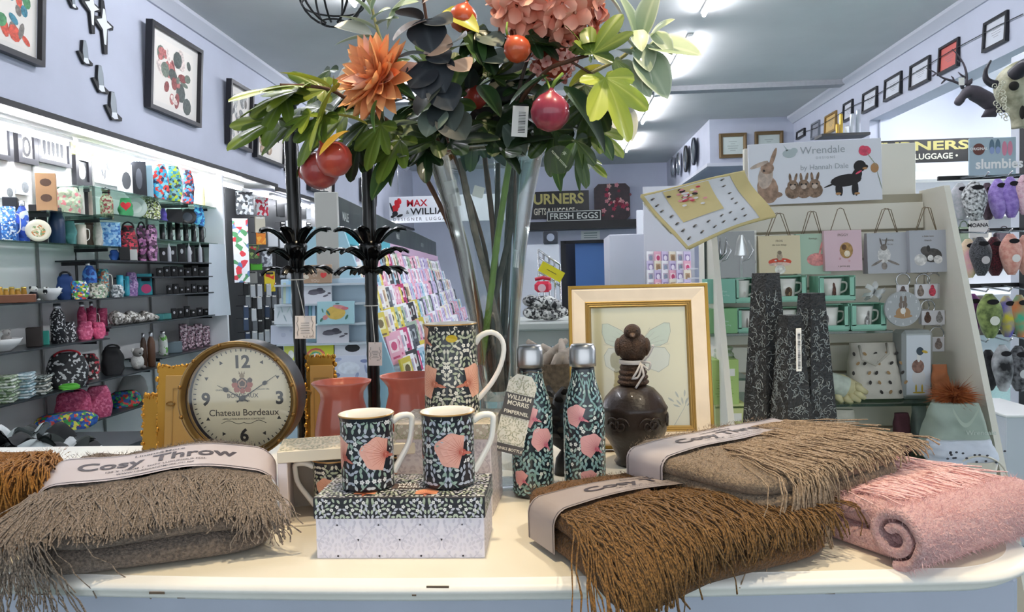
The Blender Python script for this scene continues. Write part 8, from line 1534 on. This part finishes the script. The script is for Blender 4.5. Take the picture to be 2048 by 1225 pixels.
for k in range(3): b.box((cx, YB - .022, cz + h * (.25 - .25 * k)), (w * .7, .002, h * .1))
b.build('notice_lines', mat('8ca0a0', .5), o)
# gondola with grey end and card pockets
GY = 5.2; cx, cz, w, h = rect(1219, 468, 1335, 570, GY); zt = cz + h / 2; g = thing('card_gondola', 'light grey gondola end with card pockets, behind the butterfly picture', 'gondola', (cx, GY, 0)); MB().box((0, .3, zt / 2), (w, .6, zt), 0, .005).build('end_panel', mat('c9cbd6', .5), g)
cx2, cz2, w2, h2 = rect(1296, 462, 1400, 570, 4.7); MB().box((cx2 - cx, -.3, cz2 / 2 + .3), (w2, .03, cz2 + h2 / 2 + .16)).build('pocket_board', mat('d0d0d8', .5), g)
for r in range(6):
    for i in range(6):
        px = 1304 + i * 15 + (5 - r) * 1.5 * 0; py = 505 + r * 19; p_ = ony(px, py, 4.72 - .03 * r); d = (0, 1, 2, 6, 0, 2)[(i + r * 2) % 6]; o = obj('greeting_card', design[d]); o.matrix_world = TR(p_.x, 4.8 - .035 * r, p_.z - .1) @ RX(-.15) @ RZ(.3); o.scale = (.4, 1, .66); tag(o, '%s small card in the %s pocket row of the grey gondola' % (names[d], on_[r]), 'card', 'small cards on the grey gondola')
for r in range(6): MB().box((cx2 - cx, 4.8 - .035 * r - GY - .02, ony(1345, 505 + r * 19, 4.72 - .03 * r).z - .106), (w2, .03, .008)).build('pocket_ledge', mat('e0e0e8', .4), g)
cx, cz, w, h = rect(1273, 420, 1345, 468, 6.2); o = MB().box((cx, 6.2, cz / 2 + h / 4), (w, .04, cz + h / 2), 0, .004).build('white_screen', mat('e4e6ec', .5)); tag(o, 'tall white panel behind the grey gondola', 'panel')
# small white table with cloth goods
TY = 3.6; p_ = ony(1095, 645, TY); g = thing('side_table', 'white turned leg side table behind the glass vase', 'table', (p_.x, TY + .25, 0)); MB().box((0, 0, p_.z - .02), (.62, .5, .04), 0, .008).build('table_top', mat('c4c8c4', .5), g); MB().box((0, 0, p_.z - .08), (.54, .42, .08), 0, .004).build('apron', mat('b8bcb8', .5), g); L_ = p_.z - .12
for sx_ in (-1, 1):
    for sy_ in (-1, 1): b = MB(TR(sx_ * .24, sy_ * .18, 0)); b.lathe([(.0005, 0), (.016, 0), (.024, .05), (.016, .1), (.028, L_ * .5), (.018, L_ * .7), (.034, L_ * .78), (.02, L_ * .84), (.034, L_ * .9), (.034, L_), (.0005, L_)], 14); b.build('turned_leg', mat('c4c8c4', .5), g)
q = random.Random(3)
for i in range(11):
    c = ony(1062 + 11 * (i % 6), 628 - 22 * (i // 6) + q.uniform(-4, 4), TY + .12); b = MB(TR(*c) @ RZ(i)); b.ball((0, 0, 0), (.042, .05, .03), 12); k = i % 4; o = b.build('folded_glove', multi(*(('2a2a2c', 'd8d8d4', '88888a'), ('c8c8c4', '3c3c3e', 'e4e4e0'), ('1c1c1e', '9c9c9a'), ('e0dedb', '5c5c5c', 'b4b4b0'))[k], scale=40)); tag(o, '%s knitted glove bundle in the pile on the white side table' % ('black and white', 'white flecked', 'black', 'cream grey')[k], 'glove bundle', 'glove bundles on the side table')
c = ony(1086, 574, TY + .2); g = thing('toy_telephone', 'pink red toy telephone above the glove pile', 'toy', c); MB().box((0, 0, 0), (.085, .07, .055), 0, .015).build('phone_body', mat('d8304c', .4), g); b = MB(RX(pi / 2)); b.cyl((-.005, -.005, .035), .02, .006, 20); b.build('dial', mat('f0c8d0', .4), g); MB().tube([(-.04, 0, .038), (0, 0, .046), (.04, 0, .038)], .009, 8).build('handset', mat('c02840', .4), g)
g = thing('chrome_rail', 'chrome sloping rail frame behind the glass vase', 'rail', (0, 0, 0)); c0, c1 = ony(1076, 500, 4.2), ony(1120, 530, 4.2)
for k in range(4): MB().tube([c0 + Vector((0, 0, -.04 * k)), c1 + Vector((0, 0, -.04 * k))], .006, 6).build('rail', CHROME, g)
c = ony(1103, 544, 4.18); o = MB(TR(*c) @ RY(radians(30))).box((0, 0, 0), (.14, .003, .06)).build('yellow_tag', mat('d8cc20', .5), g); MB(TR(c.x, c.y - .003, c.z) @ RY(radians(30))).box((0, 0, 0), (.06, .001, .003)).build('handwriting', DARK, o)
for k in range(5): e = c0.lerp(c1, k / 4); MB().tube([e, (e.x, e.y, .02)], .006, 6).build('upright', CHROME, g)
cx, cz, w, h = rect(1086, 462, 1116, 488, 8.0); o = MB().box((cx, 8.1, cz), (w, .16, h), 0, .01).build('speaker', mat('2a2e38', .5)); tag(o, 'small dark speaker box under the far shop sign', 'speaker'); b = MB(TR(cx, 8.015, cz) @ RX(pi / 2)); b.cyl((0, 0, 0), h * .3, .006, 18); b.build('speaker_cone', mat('8c94a4', .4), o)
o = MB().box((cx - .16, 8.2, (cz - h / 2) / 2), (.5, .3, cz - h / 2 - .002)).build('rear_cabinet', mat('c8ccd4', .5)); tag(o, 'pale rear cabinet carrying the dark speaker box', 'cabinet')
# basket of driftwood low behind the bottles
c = ony(1106, 745, 2.9); g = thing('wicker_basket', 'wicker basket with driftwood under the side table', 'basket', (c.x, 2.9, 0)); hb = c.z + .03; b = MB(); b.lathe([(.0005, .02), (.1, .02), (.15, hb), (.16, hb + .02), (.14, hb), (.09, .04), (.0005, .04)], 24, fl=.02, fn=24); b.build('basket_weave', mat('7c6650', .8, var=.3, scale=60, bump=.9, bscale=90), g)
for k in range(6): a = k * 1.1; MB().tube([(.07 * cos(a), .07 * sin(a), hb - .06), (.04 * cos(a + 1), .04 * sin(a), hb + .03), (.1 * cos(a + 2), .05, hb + .07 + .02 * (k % 2))], [.018, .022, .01], 8).build('driftwood', mat('a89a8c', .8, var=.2, scale=30), g)
# wire pendant lamp
c = ony(664, -35, 2.3); g = thing('wire_pendant', 'dark wire cage pendant lamp at the top edge left of the flowers', 'pendant lamp', (c.x, 2.3, c.z)); b = MB()
for k in range(8): a = 2 * pi * k / 8; MB().tube([(.11 * sin(t) * cos(a), .11 * sin(t) * sin(a), -.13 * cos(t)) for t in [pi * i / 14 for i in range(1, 14)]], .0035, 6).build('cage_wire', BLACK, g)
for t in (.35, 1.0, 1.7): MB().tube([(.11 * sin(t) * cos(a), .11 * sin(t) * sin(a), -.13 * cos(t)) for a in [2 * pi * i / 24 for i in range(25)]], .003, 6).build('cage_ring', BLACK, g)
MB().tube([(0, 0, .12), (0, 0, CE - c.z)], .004, 6).build('flex', BLACK, g)
# shop cornice spots (track heads on the ceiling batten)
p_ = onz(1310, 200, CE - .09); o = MB(TR(p_.x, 8.9, CE - .062)).cyl((0, 0, -.05), .05, .05, 16).build('smoke_detector', WHITE); tag(o, 'small round white detector under the ceiling batten', 'detector')
